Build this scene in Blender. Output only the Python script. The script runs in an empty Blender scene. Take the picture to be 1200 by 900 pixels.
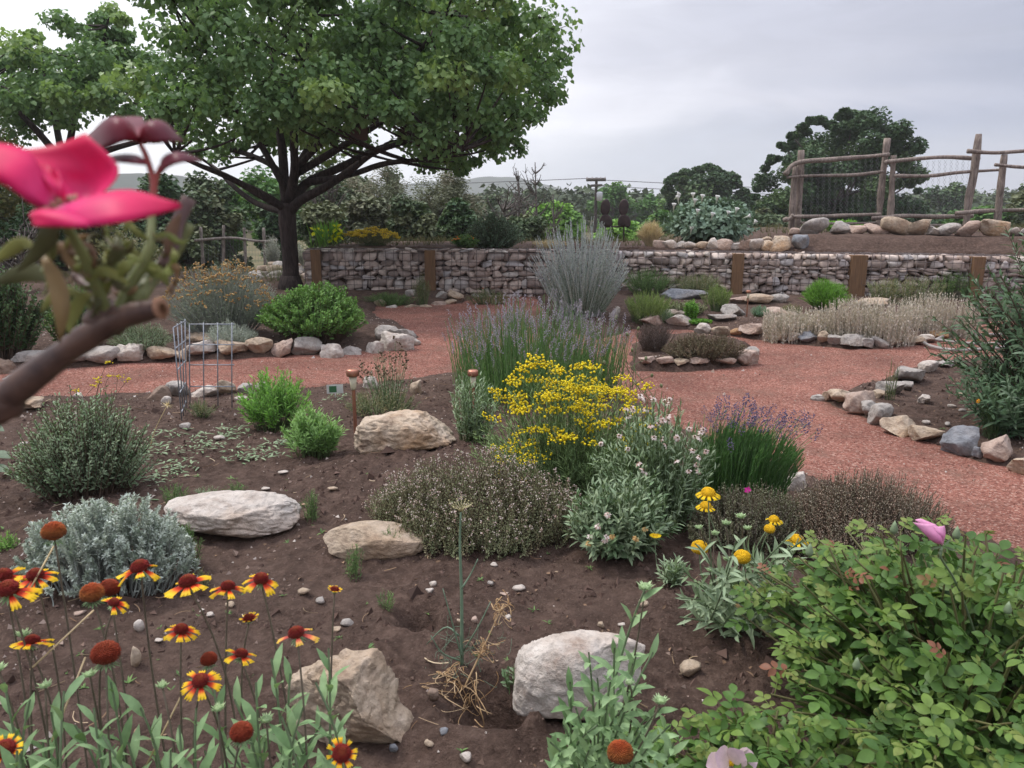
import bpy, bmesh, math, random
import numpy as np
from mathutils import Vector, Matrix

# ------------------------------------------------------------------ camera, sky, sun, exposure
C = bpy.context.scene.collection
scene = bpy.context.scene
rng = np.random.default_rng(7)
PITCH = math.radians(13.4)
CAM = np.array([0.0, 0.0, 1.25])
cam_data = bpy.data.cameras.new('camera')
cam = bpy.data.objects.new('camera', cam_data)
C.objects.link(cam)
cam.location = CAM
cam.rotation_euler = (math.pi / 2 - PITCH, 0, 0)
cam_data.sensor_width = 36
cam_data.lens = 27
cam_data.clip_start = 0.02
cam_data.clip_end = 6000
cam_data.dof.use_dof = True
cam_data.dof.focus_distance = 4.2
cam_data.dof.aperture_fstop = 12.0
scene.camera = cam

SUN_EL, SUN_AZ = math.radians(58), math.radians(-70)     # azimuth measured from +Y towards +X
world = bpy.data.worlds.new('World')
scene.world = world
world.use_nodes = True


def sky_nodes():
    nt = world.node_tree
    nt.nodes.clear()
    N, L = nt.nodes.new, nt.links.new
    out = N('ShaderNodeOutputWorld')
    sky = N('ShaderNodeTexSky')
    sky.sky_type = 'NISHITA'
    sky.sun_disc = False
    sky.sun_elevation = SUN_EL
    sky.sun_rotation = SUN_AZ
    bg1 = N('ShaderNodeBackground')
    bg1.inputs[1].default_value = 0.1
    L(sky.outputs[0], bg1.inputs[0])
    tc = N('ShaderNodeTexCoord')
    mp = N('ShaderNodeMapping')
    mp.inputs['Scale'].default_value = (1.0, 1.0, 3.2)
    L(tc.outputs['Generated'], mp.inputs[0])
    n1 = N('ShaderNodeTexNoise')
    n1.inputs['Scale'].default_value = 3.0
    n1.inputs['Detail'].default_value = 6
    n1.inputs['Roughness'].default_value = 0.5
    n1.inputs['Distortion'].default_value = 0.6
    L(mp.outputs[0], n1.inputs['Vector'])
    # warped direction for the cloud banks
    sub = N('ShaderNodeVectorMath'); sub.operation = 'SUBTRACT'
    sub.inputs[1].default_value = (0.5, 0.5, 0.5)
    L(n1.outputs['Color'], sub.inputs[0])
    mad = N('ShaderNodeVectorMath'); mad.operation = 'MULTIPLY_ADD'
    mad.inputs[1].default_value = (0.30, 0.1, 0.16)
    L(sub.outputs[0], mad.inputs[0])
    L(tc.outputs['Generated'], mad.inputs[2])

    def direction(px, py):
        u, v = (px - 600) / 900, (py - 450) / 900
        d = Vector((u, math.cos(PITCH) - v * math.sin(PITCH), -math.sin(PITCH) - v * math.cos(PITCH)))
        return d.normalized()
    ramp = N('ShaderNodeValToRGB')
    ramp.color_ramp.elements[0].position = 0.40
    ramp.color_ramp.elements[0].color = (0.36, 0.37, 0.44, 1)
    ramp.color_ramp.elements[1].position = 0.62
    ramp.color_ramp.elements[1].color = (0.47, 0.475, 0.53, 1)
    L(n1.outputs['Fac'], ramp.inputs[0])
    col = ramp.outputs[0]
    banks = [  # photo position of the bank, angular scale x / z, colour, weight
        ((60, 40), (1.5, 3.4), (0.95, 0.96, 0.98), 1.0),
        ((715, 98), (3.2, 12.0), (0.98, 0.96, 1.0), 0.97),
        ((1230, 110), (2.3, 5.5), (0.15, 0.18, 0.275), 0.95),
        ((760, 190), (2.4, 16.0), (0.28, 0.325, 0.41), 0.75),
        ((1010, 160), (3.0, 16.0), (0.28, 0.31, 0.40), 0.7),
        ((1140, 118), (4.5, 22.0), (0.17, 0.205, 0.32), 0.8),
        ((930, 118), (3.5, 40.0), (0.56, 0.55, 0.61), 0.55),
        ((900, 50), (2.6, 18.0), (0.34, 0.345, 0.41), 0.7),
        ((900, -20), (3.5, 8.0), (0.40, 0.41, 0.49), 0.6),
        ((170, 10), (2.6, 6.0), (0.80, 0.82, 0.87), 0.7),
        ((480, 200), (4.0, 12.0), (0.62, 0.64, 0.69), 0.7),
    ]
    for (p, sc, c, w) in banks:
        d = direction(*p)
        s = N('ShaderNodeVectorMath'); s.operation = 'SUBTRACT'
        s.inputs[1].default_value = d
        L(mad.outputs[0], s.inputs[0])
        m = N('ShaderNodeVectorMath'); m.operation = 'MULTIPLY'
        m.inputs[1].default_value = (sc[0], sc[0], sc[1])
        L(s.outputs[0], m.inputs[0])
        dt = N('ShaderNodeVectorMath'); dt.operation = 'DOT_PRODUCT'
        L(m.outputs[0], dt.inputs[0]); L(m.outputs[0], dt.inputs[1])
        ng = N('ShaderNodeMath'); ng.operation = 'MULTIPLY'; ng.inputs[1].default_value = -1.6
        L(dt.outputs['Value'], ng.inputs[0])
        ex = N('ShaderNodeMath'); ex.operation = 'EXPONENT'
        L(ng.outputs[0], ex.inputs[0])
        wt = N('ShaderNodeMath'); wt.operation = 'MULTIPLY'; wt.inputs[1].default_value = w
        L(ex.outputs[0], wt.inputs[0])
        mx = N('ShaderNodeMix'); mx.data_type = 'RGBA'
        L(wt.outputs[0], mx.inputs['Factor'])
        L(col, mx.inputs['A'])
        mx.inputs['B'].default_value = (*c, 1)
        col = mx.outputs['Result']
    n2 = N('ShaderNodeTexNoise')
    n2.inputs['Scale'].default_value = 7.0; n2.inputs['Detail'].default_value = 7; n2.inputs['Roughness'].default_value = .6
    n2.inputs['Distortion'].default_value = 1.2
    mp2 = N('ShaderNodeMapping'); mp2.inputs['Scale'].default_value = (1, 1, 4.5)
    L(tc.outputs['Generated'], mp2.inputs[0]); L(mp2.outputs[0], n2.inputs['Vector'])
    wr = N('ShaderNodeMapRange'); wr.inputs['From Min'].default_value = .3; wr.inputs['From Max'].default_value = .7
    wr.inputs['To Min'].default_value = .93; wr.inputs['To Max'].default_value = 1.06
    L(n2.outputs['Fac'], wr.inputs['Value'])
    wm = N('ShaderNodeVectorMath'); wm.operation = 'SCALE'
    L(col, wm.inputs[0]); L(wr.outputs[0], wm.inputs['Scale'])
    col = wm.outputs[0]
    bg2 = N('ShaderNodeBackground')
    # an overcast sky is brighter overhead than near the horizon
    sz = N('ShaderNodeSeparateXYZ'); L(tc.outputs['Generated'], sz.inputs[0])
    zr = N('ShaderNodeMapRange'); zr.interpolation_type = 'SMOOTHSTEP'
    zr.inputs['From Min'].default_value = 0.42; zr.inputs['From Max'].default_value = 0.95
    zr.inputs['To Min'].default_value = 0.88; zr.inputs['To Max'].default_value = 2.9
    L(sz.outputs['Z'], zr.inputs['Value'])
    L(zr.outputs[0], bg2.inputs[1])
    L(col, bg2.inputs[0])
    mix = N('ShaderNodeMixShader')
    mix.inputs[0].default_value = 0.94
    L(bg1.outputs[0], mix.inputs[1]); L(bg2.outputs[0], mix.inputs[2])
    L(mix.outputs[0], out.inputs[0])


sky_nodes()
sun_data = bpy.data.lights.new('sun', 'SUN')
sun_data.energy = 1.5
sun_data.angle = math.radians(12)
sun_data.color = (1.0, 0.95, 0.88)
sun = bpy.data.objects.new('sun', sun_data)
C.objects.link(sun)
sd_ = Vector((math.sin(SUN_AZ) * math.cos(SUN_EL), math.cos(SUN_AZ) * math.cos(SUN_EL), math.sin(SUN_EL)))
sun.rotation_euler = sd_.to_track_quat('Z', 'Y').to_euler()
sun.location = (-6, 3, 12)
scene.view_settings.view_transform = 'Standard'
scene.view_settings.look = 'None'
scene.view_settings.gamma = 1
scene.view_settings.use_curve_mapping = False
scene.view_settings.exposure = 0.82
scene.cycles.max_bounces = 6
scene.cycles.diffuse_bounces = 4
scene.cycles.glossy_bounces = 2
scene.cycles.transmission_bounces = 3
scene.cycles.volume_bounces = 1
scene.cycles.transparent_max_bounces = 6
scene.cycles.use_denoising = True

# ------------------------------------------------------------------ helpers
COSP, SINP = math.cos(PITCH), math.sin(PITCH)


def ray(px, py):
    u, v = (px - 600) / 900, (py - 450) / 900
    return np.array([u, COSP - v * SINP, -SINP - v * COSP])


def at(px, py, Y):
    """world point of a photo position at world y = Y"""
    d = ray(px, py)
    return CAM + d * (Y / d[1])


def atD(px, py, D):
    return CAM + ray(px, py) * D


def ground0(px, py, z=0.0):
    d = ray(px, py)
    return CAM + d * ((z - CAM[2]) / d[2])


def depth(p):
    r = np.asarray(p) - CAM
    return r[1] * COSP - r[2] * SINP


_T = np.random.default_rng(99).random(4096)


def _h(i, j, k):
    return _T[((i * 73856093) ^ (j * 19349663) ^ (k * 83492791)) & 4095]


def vnoise(x, y, z=0.0):
    """value noise, -1..1"""
    x, y, z = np.broadcast_arrays(np.asarray(x, float), np.asarray(y, float), np.asarray(z, float))
    i, j, k = np.floor(x).astype(np.int64), np.floor(y).astype(np.int64), np.floor(z).astype(np.int64)
    fx, fy, fz = x - i, y - j, z - k
    fx, fy, fz = fx * fx * (3 - 2 * fx), fy * fy * (3 - 2 * fy), fz * fz * (3 - 2 * fz)
    r = 0
    for a in (0, 1):
        for b in (0, 1):
            for c in (0, 1):
                r = r + _h(i + a, j + b, k + c) * (fx if a else 1 - fx) * (fy if b else 1 - fy) * (fz if c else 1 - fz)
    return r * 2 - 1


def unit(v):
    return v / np.maximum(np.linalg.norm(v, axis=-1, keepdims=True), 1e-9)


class Geo:
    def __init__(s):
        s.V, s.F, s.A, s.n = [], [], [], 0

    def add(s, V, F, A=None):
        V = np.asarray(V, float).reshape(-1, 3)
        F = np.asarray(F, np.int64).reshape(-1, 3)
        if A is None:
            A = np.zeros((len(V), 3))
        A = np.broadcast_to(np.asarray(A, float), (len(V), 3))
        s.V.append(V); s.F.append(F + s.n); s.A.append(A)
        s.n += len(V)
        return s

    def build(s, name, mat, parent=None, smooth=True, loc=None, kind=None):
        me = bpy.data.meshes.new(name)
        o = bpy.data.objects.new(name, me)
        if s.n:
            V, F, A = np.concatenate(s.V), np.concatenate(s.F), np.concatenate(s.A)
            if loc is not None:
                V = V - np.asarray(loc)
                o.location = loc
            me.vertices.add(len(V)); me.vertices.foreach_set('co', V.astype(np.float32).ravel())
            me.loops.add(len(F) * 3); me.loops.foreach_set('vertex_index', F.astype(np.int32).ravel())
            me.polygons.add(len(F))
            me.polygons.foreach_set('loop_start', np.arange(0, len(F) * 3, 3, dtype=np.int32))
            me.polygons.foreach_set('loop_total', np.full(len(F), 3, np.int32))
            me.update(calc_edges=True)
            at_ = me.color_attributes.new('rnd', 'FLOAT_COLOR', 'POINT')
            at_.data.foreach_set('color', np.concatenate([A, np.ones((len(A), 1))], 1).astype(np.float32).ravel())
            me.polygons.foreach_set('use_smooth', np.full(len(F), bool(smooth)))
        me.materials.append(mat)
        C.objects.link(o)
        if parent is not None:
            o.parent = parent
            if loc is None:      # vertices are in world space: undo the parent's place
                o.matrix_parent_inverse = Matrix.Translation(-Vector(parent_world(parent)))
        if kind:
            o['kind'] = kind
        return o


def parent_world(p):
    v = Vector((0, 0, 0))
    while p is not None:
        v += p.location + (p.matrix_parent_inverse.translation if p.parent else Vector((0, 0, 0)))
        p = p.parent
    return v


def tag(o, label=None, cat=None, group=None, kind=None):
    if label: o['label'] = label
    if cat: o['category'] = cat
    if group: o['group'] = group
    if kind: o['kind'] = kind
    return o


def thing(name, label, cat, loc, group=None):
    o = bpy.data.objects.new(name, None)
    C.objects.link(o)
    o.location = Vector(loc)
    o.empty_display_size = 0.1
    return tag(o, label, cat, group)


def copy_tree(o, parent=None):
    c = o.copy(); C.objects.link(c)
    if parent is not None: c.parent = parent
    for ch in list(o.children): copy_tree(ch, c)
    return c


# ------------------------------------------------------------------ vectorised shapes
def inst(tpl, pos, ydir, nrm, scale, R=None, B=None, wid=1.0, thick=1.0):
    """copies of a template (V, F, t) along directions: returns V, F, A"""
    TV, TF, TT = tpl
    pos = np.asarray(pos, float).reshape(-1, 3)
    if len(pos) == 1 and np.ndim(ydir) == 2: pos = np.repeat(pos, len(ydir), 0)
    n = len(pos)
    Y = unit(np.broadcast_to(ydir, (n, 3)).astype(float))
    Z = np.broadcast_to(nrm, (n, 3)).astype(float)
    Z = Z - (Z * Y).sum(1, keepdims=True) * Y
    bad = np.linalg.norm(Z, axis=1) < 1e-4
    if bad.any():
        Z[bad] = np.cross(Y[bad], [0.3, 0.9, 0.2])
    Z = unit(Z)
    X = np.cross(Y, Z)
    s = np.broadcast_to(scale, (n,)).astype(float)
    w = np.broadcast_to(wid, (n,)).astype(float)
    th = np.broadcast_to(thick, (n,)).astype(float)
    V = pos[:, None, :] + (TV[None, :, 0, None] * (s * w)[:, None, None] * X[:, None, :] +
                           TV[None, :, 1, None] * s[:, None, None] * Y[:, None, :] +
                           TV[None, :, 2, None] * (s * th)[:, None, None] * Z[:, None, :])
    F = TF[None] + (np.arange(n) * len(TV))[:, None, None]
    R = rng.random(n) if R is None else np.broadcast_to(R, (n,))
    B = rng.random(n) if B is None else np.broadcast_to(B, (n,))
    A = np.stack([np.repeat(R, len(TV)), np.tile(TT, n), np.repeat(B, len(TV))], 1)
    return V.reshape(-1, 3), F.reshape(-1, 3), A


def leaf_tpl(w=0.3, peak=0.45, segs=2, fold=0.25, curve=0.15, heart=0.0, tipw=0.0):
    """leaf of length 1 along +y, folded on its midrib"""
    V, T = [], []
    for i in range(segs + 1):
        t = i / segs
        if t <= peak:
            hw = w / 2 * math.sin(math.pi / 2 * (t / peak)) ** 0.8 if peak > 0 else w / 2
        else:
            hw = w / 2 * math.cos(math.pi / 2 * ((t - peak) / (1 - peak))) ** 0.8 if t < 1 else 0
        hw = max(hw, 0.012 if 0 < i < segs else 0.006, tipw * w / 2 * t)
        yb = t - (heart * w * 0.5 if i == 0 else 0)
        z = -curve * t * t
        if i == 0 and heart:
            V += [(0, 0, 0), (-w * 0.33, yb, fold * w * .33), (w * 0.33, yb, fold * w * .33)]
        else:
            V += [(0, t, z), (-hw, t, z + fold * hw), (hw, t, z + fold * hw)]
        T += [t] * 3
    F = []
    for i in range(segs):
        a, b = 3 * i, 3 * i + 3
        F += [(a, b, b + 1), (a, b + 1, a + 1), (a, a + 2, b + 2), (a, b + 2, b)]
    return np.array(V, float), np.array(F), np.array(T, float)


RHOMB = (np.array([(0, 0, 0), (-.5, .5, .1), (0, 1, -.1), (.5, .5, .1)], float),
         np.array([(0, 2, 1), (0, 3, 2)]), np.array([0, .5, 1, .5]))
OCTA = (np.array([(0, 0, 0), (.5, .4, 0), (0, .4, .5), (-.5, .4, 0), (0, .4, -.5), (0, 1, 0)], float),
        np.array([(0, 2, 1), (0, 3, 2), (0, 4, 3), (0, 1, 4), (5, 1, 2), (5, 2, 3), (5, 3, 4), (5, 4, 1)]),
        np.array([0, .4, .4, .4, .4, 1]))
TETRA = (np.array([(-.5, 0, -.2), (.5, 0, -.25), (0, .9, -.2), (0.05, .3, .4)], float),
         np.array([(0, 1, 3), (1, 2, 3), (2, 0, 3), (0, 2, 1)]), np.array([0, .3, .6, 1]))


def bez(P0, P1, P2, t):
    """P: N x 3, t: N x K -> N x K x 3 points and tangents"""
    t = t[..., None]
    P0, P1, P2 = P0[:, None], P1[:, None], P2[:, None]
    p = (1 - t) ** 2 * P0 + 2 * t * (1 - t) * P1 + t ** 2 * P2
    d = 2 * (1 - t) * (P1 - P0) + 2 * t * (P2 - P1)
    return p, unit(d)


def tubes(P, rad, sides=4, cap=True):
    """P: N x S x 3 centre lines, rad: N x S"""
    P = np.asarray(P, float)
    if P.ndim == 2: P = P[None]
    N, S, _ = P.shape
    rad = np.broadcast_to(rad, (N, S))
    T = np.gradient(P, axis=1) if S > 2 else np.repeat(P[:, 1:2] - P[:, :1], S, 1)
    T = unit(T)
    ref = np.where(np.abs(T[:, :1, 2:3]) > .9, np.array([1., 0, 0]), np.array([0, 0, 1.]))
    ref = np.broadcast_to(ref, T.shape)
    U = unit(np.cross(T, ref)); W = np.cross(T, U)
    a = np.arange(sides) / sides * 2 * math.pi
    V = P[:, :, None] + rad[:, :, None, None] * (np.cos(a)[None, None, :, None] * U[:, :, None] + np.sin(a)[None, None, :, None] * W[:, :, None])
    idx = np.arange(N * S * sides).reshape(N, S, sides)
    q = idx[:, :-1]; r = idx[:, 1:]
    q2, r2 = np.roll(q, -1, 2), np.roll(r, -1, 2)
    F = np.concatenate([np.stack([q, q2, r2], -1).reshape(-1, 3), np.stack([q, r2, r], -1).reshape(-1, 3)])
    if cap and sides >= 3:
        cf = []
        for e, rev in ((0, True), (S - 1, False)):
            for k in range(1, sides - 1):
                tri = [idx[:, e, 0], idx[:, e, k], idx[:, e, k + 1]]
                if rev: tri = tri[::-1]
                cf.append(np.stack(tri, -1))
        F = np.concatenate([F] + cf)
    t = np.broadcast_to(np.linspace(0, 1, S)[None, :, None], (N, S, sides))
    R = np.broadcast_to(rng.random(N)[:, None, None], (N, S, sides))
    A = np.stack([R, t, R], -1).reshape(-1, 3)
    return V.reshape(-1, 3), F, A


def curve(pts, n=12):
    """Catmull-Rom through the points"""
    P = np.asarray(pts, float)
    if len(P) == 2:
        return P[0] + (P[1] - P[0]) * np.linspace(0, 1, n)[:, None]
    Q = np.vstack([2 * P[0] - P[1], P, 2 * P[-1] - P[-2]])
    out = []
    for s in np.linspace(0, len(P) - 1 - 1e-6, n):
        i = int(s); f = s - i
        a, b, c, d = Q[i], Q[i + 1], Q[i + 2], Q[i + 3]
        out.append(0.5 * (2 * b + (c - a) * f + (2 * a - 5 * b + 4 * c - d) * f * f + (3 * b - a - 3 * c + d) * f ** 3))
    return np.array(out)


def boxgeo(g, c, s, rz=0.0, A=(.5, .5, .5)):
    x, y, z = np.array(s) / 2
    V = np.array([(i * x, j * y, k * z) for i in (-1, 1) for j in (-1, 1) for k in (-1, 1)], float)
    cr, sr = math.cos(rz), math.sin(rz)
    V = np.stack([V[:, 0] * cr - V[:, 1] * sr, V[:, 0] * sr + V[:, 1] * cr, V[:, 2]], 1) + np.asarray(c)
    F = [(0, 1, 3), (0, 3, 2), (4, 6, 7), (4, 7, 5), (0, 4, 5), (0, 5, 1), (2, 3, 7), (2, 7, 6), (0, 2, 6), (0, 6, 4), (1, 5, 7), (1, 7, 3)]
    g.add(V, F, A)


def lathe(g, prof, c, sides=20, axis=None, A=(.5, .5, .5)):
    """profile [(r, h)] turned about an axis at c"""
    ax = unit(np.array(axis if axis is not None else (0, 0, 1), float))
    u = unit(np.cross(ax, [0.31, 0.9, 0.1])); w = np.cross(ax, u)
    V = []
    for (r, h) in prof:
        for k in range(sides):
            a = 2 * math.pi * k / sides
            V.append(np.asarray(c) + ax * h + r * (math.cos(a) * u + math.sin(a) * w))
    F = []
    for i in range(len(prof) - 1):
        for k in range(sides):
            a, b = i * sides + k, i * sides + (k + 1) % sides
            F += [(a, b, b + sides), (a, b + sides, a + sides)]
    g.add(V, F, A)


def ico(level):
    bm = bmesh.new()
    bmesh.ops.create_icosphere(bm, subdivisions=level, radius=1)
    bm.verts.ensure_lookup_table()
    V = np.array([v.co[:] for v in bm.verts]); F = np.array([[v.index for v in f.verts] for f in bm.faces])
    bm.free()
    return V, F


ICO = {k: ico(k) for k in (1, 2, 3, 4, 5, 6)}


def rock_shape(r, level=3, cuts=14, rough=.1, soft=False):
    V, F = ICO[level]
    V = np.sign(V) * np.abs(V) ** (.85 if soft else .72)
    for _ in range(cuts):
        n = unit(r.normal(size=3)); d = r.uniform(.42, .86) if not soft else r.uniform(.66, .92)
        e = np.maximum(V @ n - d, 0)
        V -= e[:, None] * n * .98
    o = r.uniform(0, 100, 3)
    nn = vnoise(V[:, 0] * 1.7 + o[0], V[:, 1] * 1.7 + o[1], V[:, 2] * 1.7 + o[2]) * rough
    nn += vnoise(V[:, 0] * 4.1 + o[1], V[:, 1] * 4.1 + o[2], V[:, 2] * 4.1 + o[0]) * rough * .5
    nn += vnoise(V[:, 0] * 9.3 + o[1], V[:, 1] * 9.3 + o[2], V[:, 2] * 9.3 + o[0]) * rough * .25
    if level >= 4:
        rg = 1 - np.abs(vnoise(V[:, 0] * 5 + o[1], V[:, 1] * 5 + o[2], V[:, 2] * 6 + o[0]))
        nn -= (rg ** 6) * rough * .55
        nn += vnoise(V[:, 0] * 22 + o[1], V[:, 1] * 22 + o[2], V[:, 2] * 22 + o[0]) * rough * .14
    if level >= 5:
        nn += vnoise(V[:, 0] * 45 + o[1], V[:, 1] * 45 + o[2], V[:, 2] * 45 + o[0]) * rough * .08
    V *= (1 + nn)[:, None]
    lo, hi = V.min(0), V.max(0)
    V = (V - (lo + hi) / 2) / ((hi - lo) / 2)
    return V, F


# ------------------------------------------------------------------ materials
MATS = {}


def newmat(name):
    m = bpy.data.materials.new(name)
    m.use_nodes = True
    nt = m.node_tree
    bs = nt.nodes['Principled BSDF']
    return m, nt, bs


def col4(c):
    return (c[0], c[1], c[2], 1)


def mixn(nt, fac, a, b, mode='MIX'):
    m = nt.nodes.new('ShaderNodeMix'); m.data_type = 'RGBA'; m.blend_type = mode
    for sock, v in ((m.inputs['Factor'], fac), (m.inputs['A'], a), (m.inputs['B'], b)):
        if isinstance(v, bpy.types.NodeSocket): nt.links.new(v, sock)
        elif isinstance(v, (int, float)): sock.default_value = v
        else: sock.default_value = col4(v)
    return m.outputs['Result']


def noise(nt, scale, detail=4, rough=.55, coord='Object', vec=None, dist=0.0, sc3=None):
    n = nt.nodes.new('ShaderNodeTexNoise')
    n.inputs['Scale'].default_value = scale
    n.inputs['Detail'].default_value = detail
    n.inputs['Roughness'].default_value = rough
    n.inputs['Distortion'].default_value = dist
    tc = nt.nodes.new('ShaderNodeTexCoord')
    src = tc.outputs[coord]
    if sc3:
        mp = nt.nodes.new('ShaderNodeMapping'); mp.inputs['Scale'].default_value = sc3
        nt.links.new(src, mp.inputs[0]); src = mp.outputs[0]
    nt.links.new(src, n.inputs['Vector'])
    return n.outputs['Fac']


def ramp(nt, fac, stops):
    r = nt.nodes.new('ShaderNodeValToRGB')
    el = r.color_ramp.elements
    while len(el) < len(stops): el.new(0.5)
    for e, (p, c) in zip(el, stops):
        e.position = p
        e.color = col4(c) if not isinstance(c, (int, float)) else (c, c, c, 1)
    nt.links.new(fac, r.inputs[0])
    return r.outputs[0]


def bump(nt, bs, h, strength, dist):
    b = nt.nodes.new('ShaderNodeBump')
    b.inputs['Strength'].default_value = strength
    b.inputs['Distance'].default_value = dist
    nt.links.new(h, b.inputs['Height'])
    nt.links.new(b.outputs[0], bs.inputs['Normal'])


def attr(nt):
    a = nt.nodes.new('ShaderNodeAttribute'); a.attribute_name = 'rnd'
    s = nt.nodes.new('ShaderNodeSeparateColor')
    nt.links.new(a.outputs['Color'], s.inputs[0])
    return s.outputs


def leafmat(name, c1, c2, c3=None, c3at=.8, trans=.25, rough=.55, tip=None, spec=.22, gain=1.5):
    """two greens mixed leaf by leaf, an odd third colour on some clumps, another colour at the tip"""
    if name in MATS: return MATS[name]
    m, nt, bs = newmat(name)
    R, T, B = attr(nt)[:3]
    if gain != 1.0: c1, c2, c3, tip = [None if q is None else (min(q[0] * gain * 1.04, .85), min(q[1] * gain, .85), min(q[2] * gain, .85)) for q in (c1, c2, c3, tip)]
    c = mixn(nt, R, c1, c2)
    if c3 is not None:
        f = ramp(nt, B, [(c3at - .04, 0.0), (c3at + .04, 1.0)])
        c = mixn(nt, f, c, c3)
    if tip is not None:
        f = ramp(nt, T, [(.45, 0.0), (.95, 1.0)])
        c = mixn(nt, f, c, tip)
    v = ramp(nt, noise(nt, 60, 2), [(.3, .82), (.7, 1.15)])
    c = mixn(nt, 1.0, c, v, 'MULTIPLY')
    nt.links.new(c, bs.inputs['Base Color'])
    bs.inputs['Roughness'].default_value = rough
    bs.inputs['Specular IOR Level'].default_value = spec
    if trans:
        tr = nt.nodes.new('ShaderNodeBsdfTranslucent')
        c2_ = mixn(nt, 1.0, c, (1.1, 1.15, .7), 'MULTIPLY')
        nt.links.new(c2_, tr.inputs[0])
        mx = nt.nodes.new('ShaderNodeMixShader'); mx.inputs[0].default_value = trans
        nt.links.new(bs.outputs[0], mx.inputs[1]); nt.links.new(tr.outputs[0], mx.inputs[2])
        nt.links.new(mx.outputs[0], nt.nodes['Material Output'].inputs[0])
    MATS[name] = m
    return m


def rockmat(name, base, stain, dark, pale, bs_=1.0):
    if name in MATS: return MATS[name]
    base, stain, dark, pale = [tuple(v * f for v, f in zip(q, (.86, .84, .80))) for q in (base, stain, dark, pale)]
    m, nt, bs = newmat(name)
    n1 = noise(nt, 7 * bs_, 6, .62, dist=.5)
    n2 = noise(nt, 3.1 * bs_, 4, .6)
    n3 = noise(nt, 40 * bs_, 5, .7)
    n5 = noise(nt, 15 * bs_, 5, .7, sc3=(1, 1, 1.3), dist=1.0)
    c = ramp(nt, n1, [(.30, dark), (.44, base), (.66, pale)])
    c = mixn(nt, ramp(nt, n2, [(.46, 0.0), (.64, .8)]), c, stain)
    c = mixn(nt, ramp(nt, n5, [(.58, 0.0), (.72, .6)]), c, dark)
    c = mixn(nt, 1.0, c, ramp(nt, n3, [(.25, .62), (.5, 1.0), (.75, 1.15)]), 'MULTIPLY')
    nt.links.new(c, bs.inputs['Base Color'])
    bs.inputs['Roughness'].default_value = .88
    bs.inputs['Specular IOR Level'].default_value = .25
    vor = nt.nodes.new('ShaderNodeTexVoronoi'); vor.inputs['Scale'].default_value = 26 * bs_
    tc = nt.nodes.new('ShaderNodeTexCoord'); nt.links.new(tc.outputs['Object'], vor.inputs['Vector'])
    a = nt.nodes.new('ShaderNodeMath'); a.operation = 'ADD'
    b = nt.nodes.new('ShaderNodeMath'); b.operation = 'MULTIPLY'; b.inputs[1].default_value = 1.6
    nt.links.new(n3, b.inputs[0]); nt.links.new(b.outputs[0], a.inputs[0]); nt.links.new(vor.outputs['Distance'], a.inputs[1])
    bump(nt, bs, a.outputs[0], .75, .012 / bs_)
    MATS[name] = m
    return m


def plainmat(name, c1, c2=None, scale=20, rough=.6, metal=0.0, bumpd=0.0, sc3=None, spec=.4, useR=False):
    if name in MATS: return MATS[name]
    m, nt, bs = newmat(name)
    c2 = c2 or tuple(x * .75 for x in c1)
    n = noise(nt, scale, 5, .6, sc3=sc3)
    c = ramp(nt, n, [(.3, c2), (.7, c1)])
    if useR:
        R = attr(nt)[0]
        c = mixn(nt, 1.0, c, ramp(nt, R, [(0, .6), (1, 1.25)]), 'MULTIPLY')
    nt.links.new(c, bs.inputs['Base Color'])
    bs.inputs['Roughness'].default_value = rough
    bs.inputs['Metallic'].default_value = metal
    bs.inputs['Specular IOR Level'].default_value = spec
    if bumpd: bump(nt, bs, n, .8, bumpd)
    MATS[name] = m
    return m


def petalmat(name, stops, trans=.3, rough=.6, useR=False):
    """colour along the petal from base (0) to tip (1)"""
    if name in MATS: return MATS[name]
    m, nt, bs = newmat(name)
    R, T, B = attr(nt)[:3]
    c = ramp(nt, T, stops)
    v = ramp(nt, noise(nt, 90, 3), [(.3, .88), (.7, 1.08)])
    c = mixn(nt, 1.0, c, v, 'MULTIPLY')
    if useR:
        c = mixn(nt, 1.0, c, ramp(nt, R, [(0, .78), (1, 1.1)]), 'MULTIPLY')
    nt.links.new(c, bs.inputs['Base Color'])
    bs.inputs['Roughness'].default_value = rough
    bs.inputs['Specular IOR Level'].default_value = .25
    tr = nt.nodes.new('ShaderNodeBsdfTranslucent'); nt.links.new(c, tr.inputs[0])
    mx = nt.nodes.new('ShaderNodeMixShader'); mx.inputs[0].default_value = trans
    nt.links.new(bs.outputs[0], mx.inputs[1]); nt.links.new(tr.outputs[0], mx.inputs[2])
    nt.links.new(mx.outputs[0], nt.nodes['Material Output'].inputs[0])
    MATS[name] = m
    return m
# ------------------------------------------------------------------ ground, paths, terrace
def poly(px):
    return np.array([ground0(x, y)[:2] for x, y in px])


BED_FRONT = np.vstack([poly([(-300, 480), (0, 474), (60, 468), (200, 464), (300, 460), (400, 454), (440, 452), (500, 446),
                             (560, 440), (640, 440), (700, 446), (745, 474), (800, 506), (870, 530), (935, 560), (1000, 586),
                             (1090, 622), (1210, 655), (1400, 700)]), [[9, 1.5], [9, -5], [-9, -5], [-9, 2.5]]])
BED_LEFT = np.vstack([poly([(-300, 446), (0, 438), (140, 428), (300, 420), (400, 416), (482, 410), (492, 396), (470, 380),
                            (440, 370), (444, 359), (500, 358), (540, 355), (560, 348)]),
                      [[-.55, 10.3], [-.5, 13], [-60, 60], [-60, 5]]])
BED_RIGHT_BACK = np.vstack([poly([(625, 349), (650, 385), (700, 400), (745, 388), (775, 388), (805, 388), (843, 392), (882, 398),
                                  (940, 405), (1000, 411), (1060, 408), (1098, 398), (1130, 391), (1160, 378), (1300, 372), (1500, 370)]),
                            [[14, 9], [14, 14], [.25, 14]]])
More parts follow.
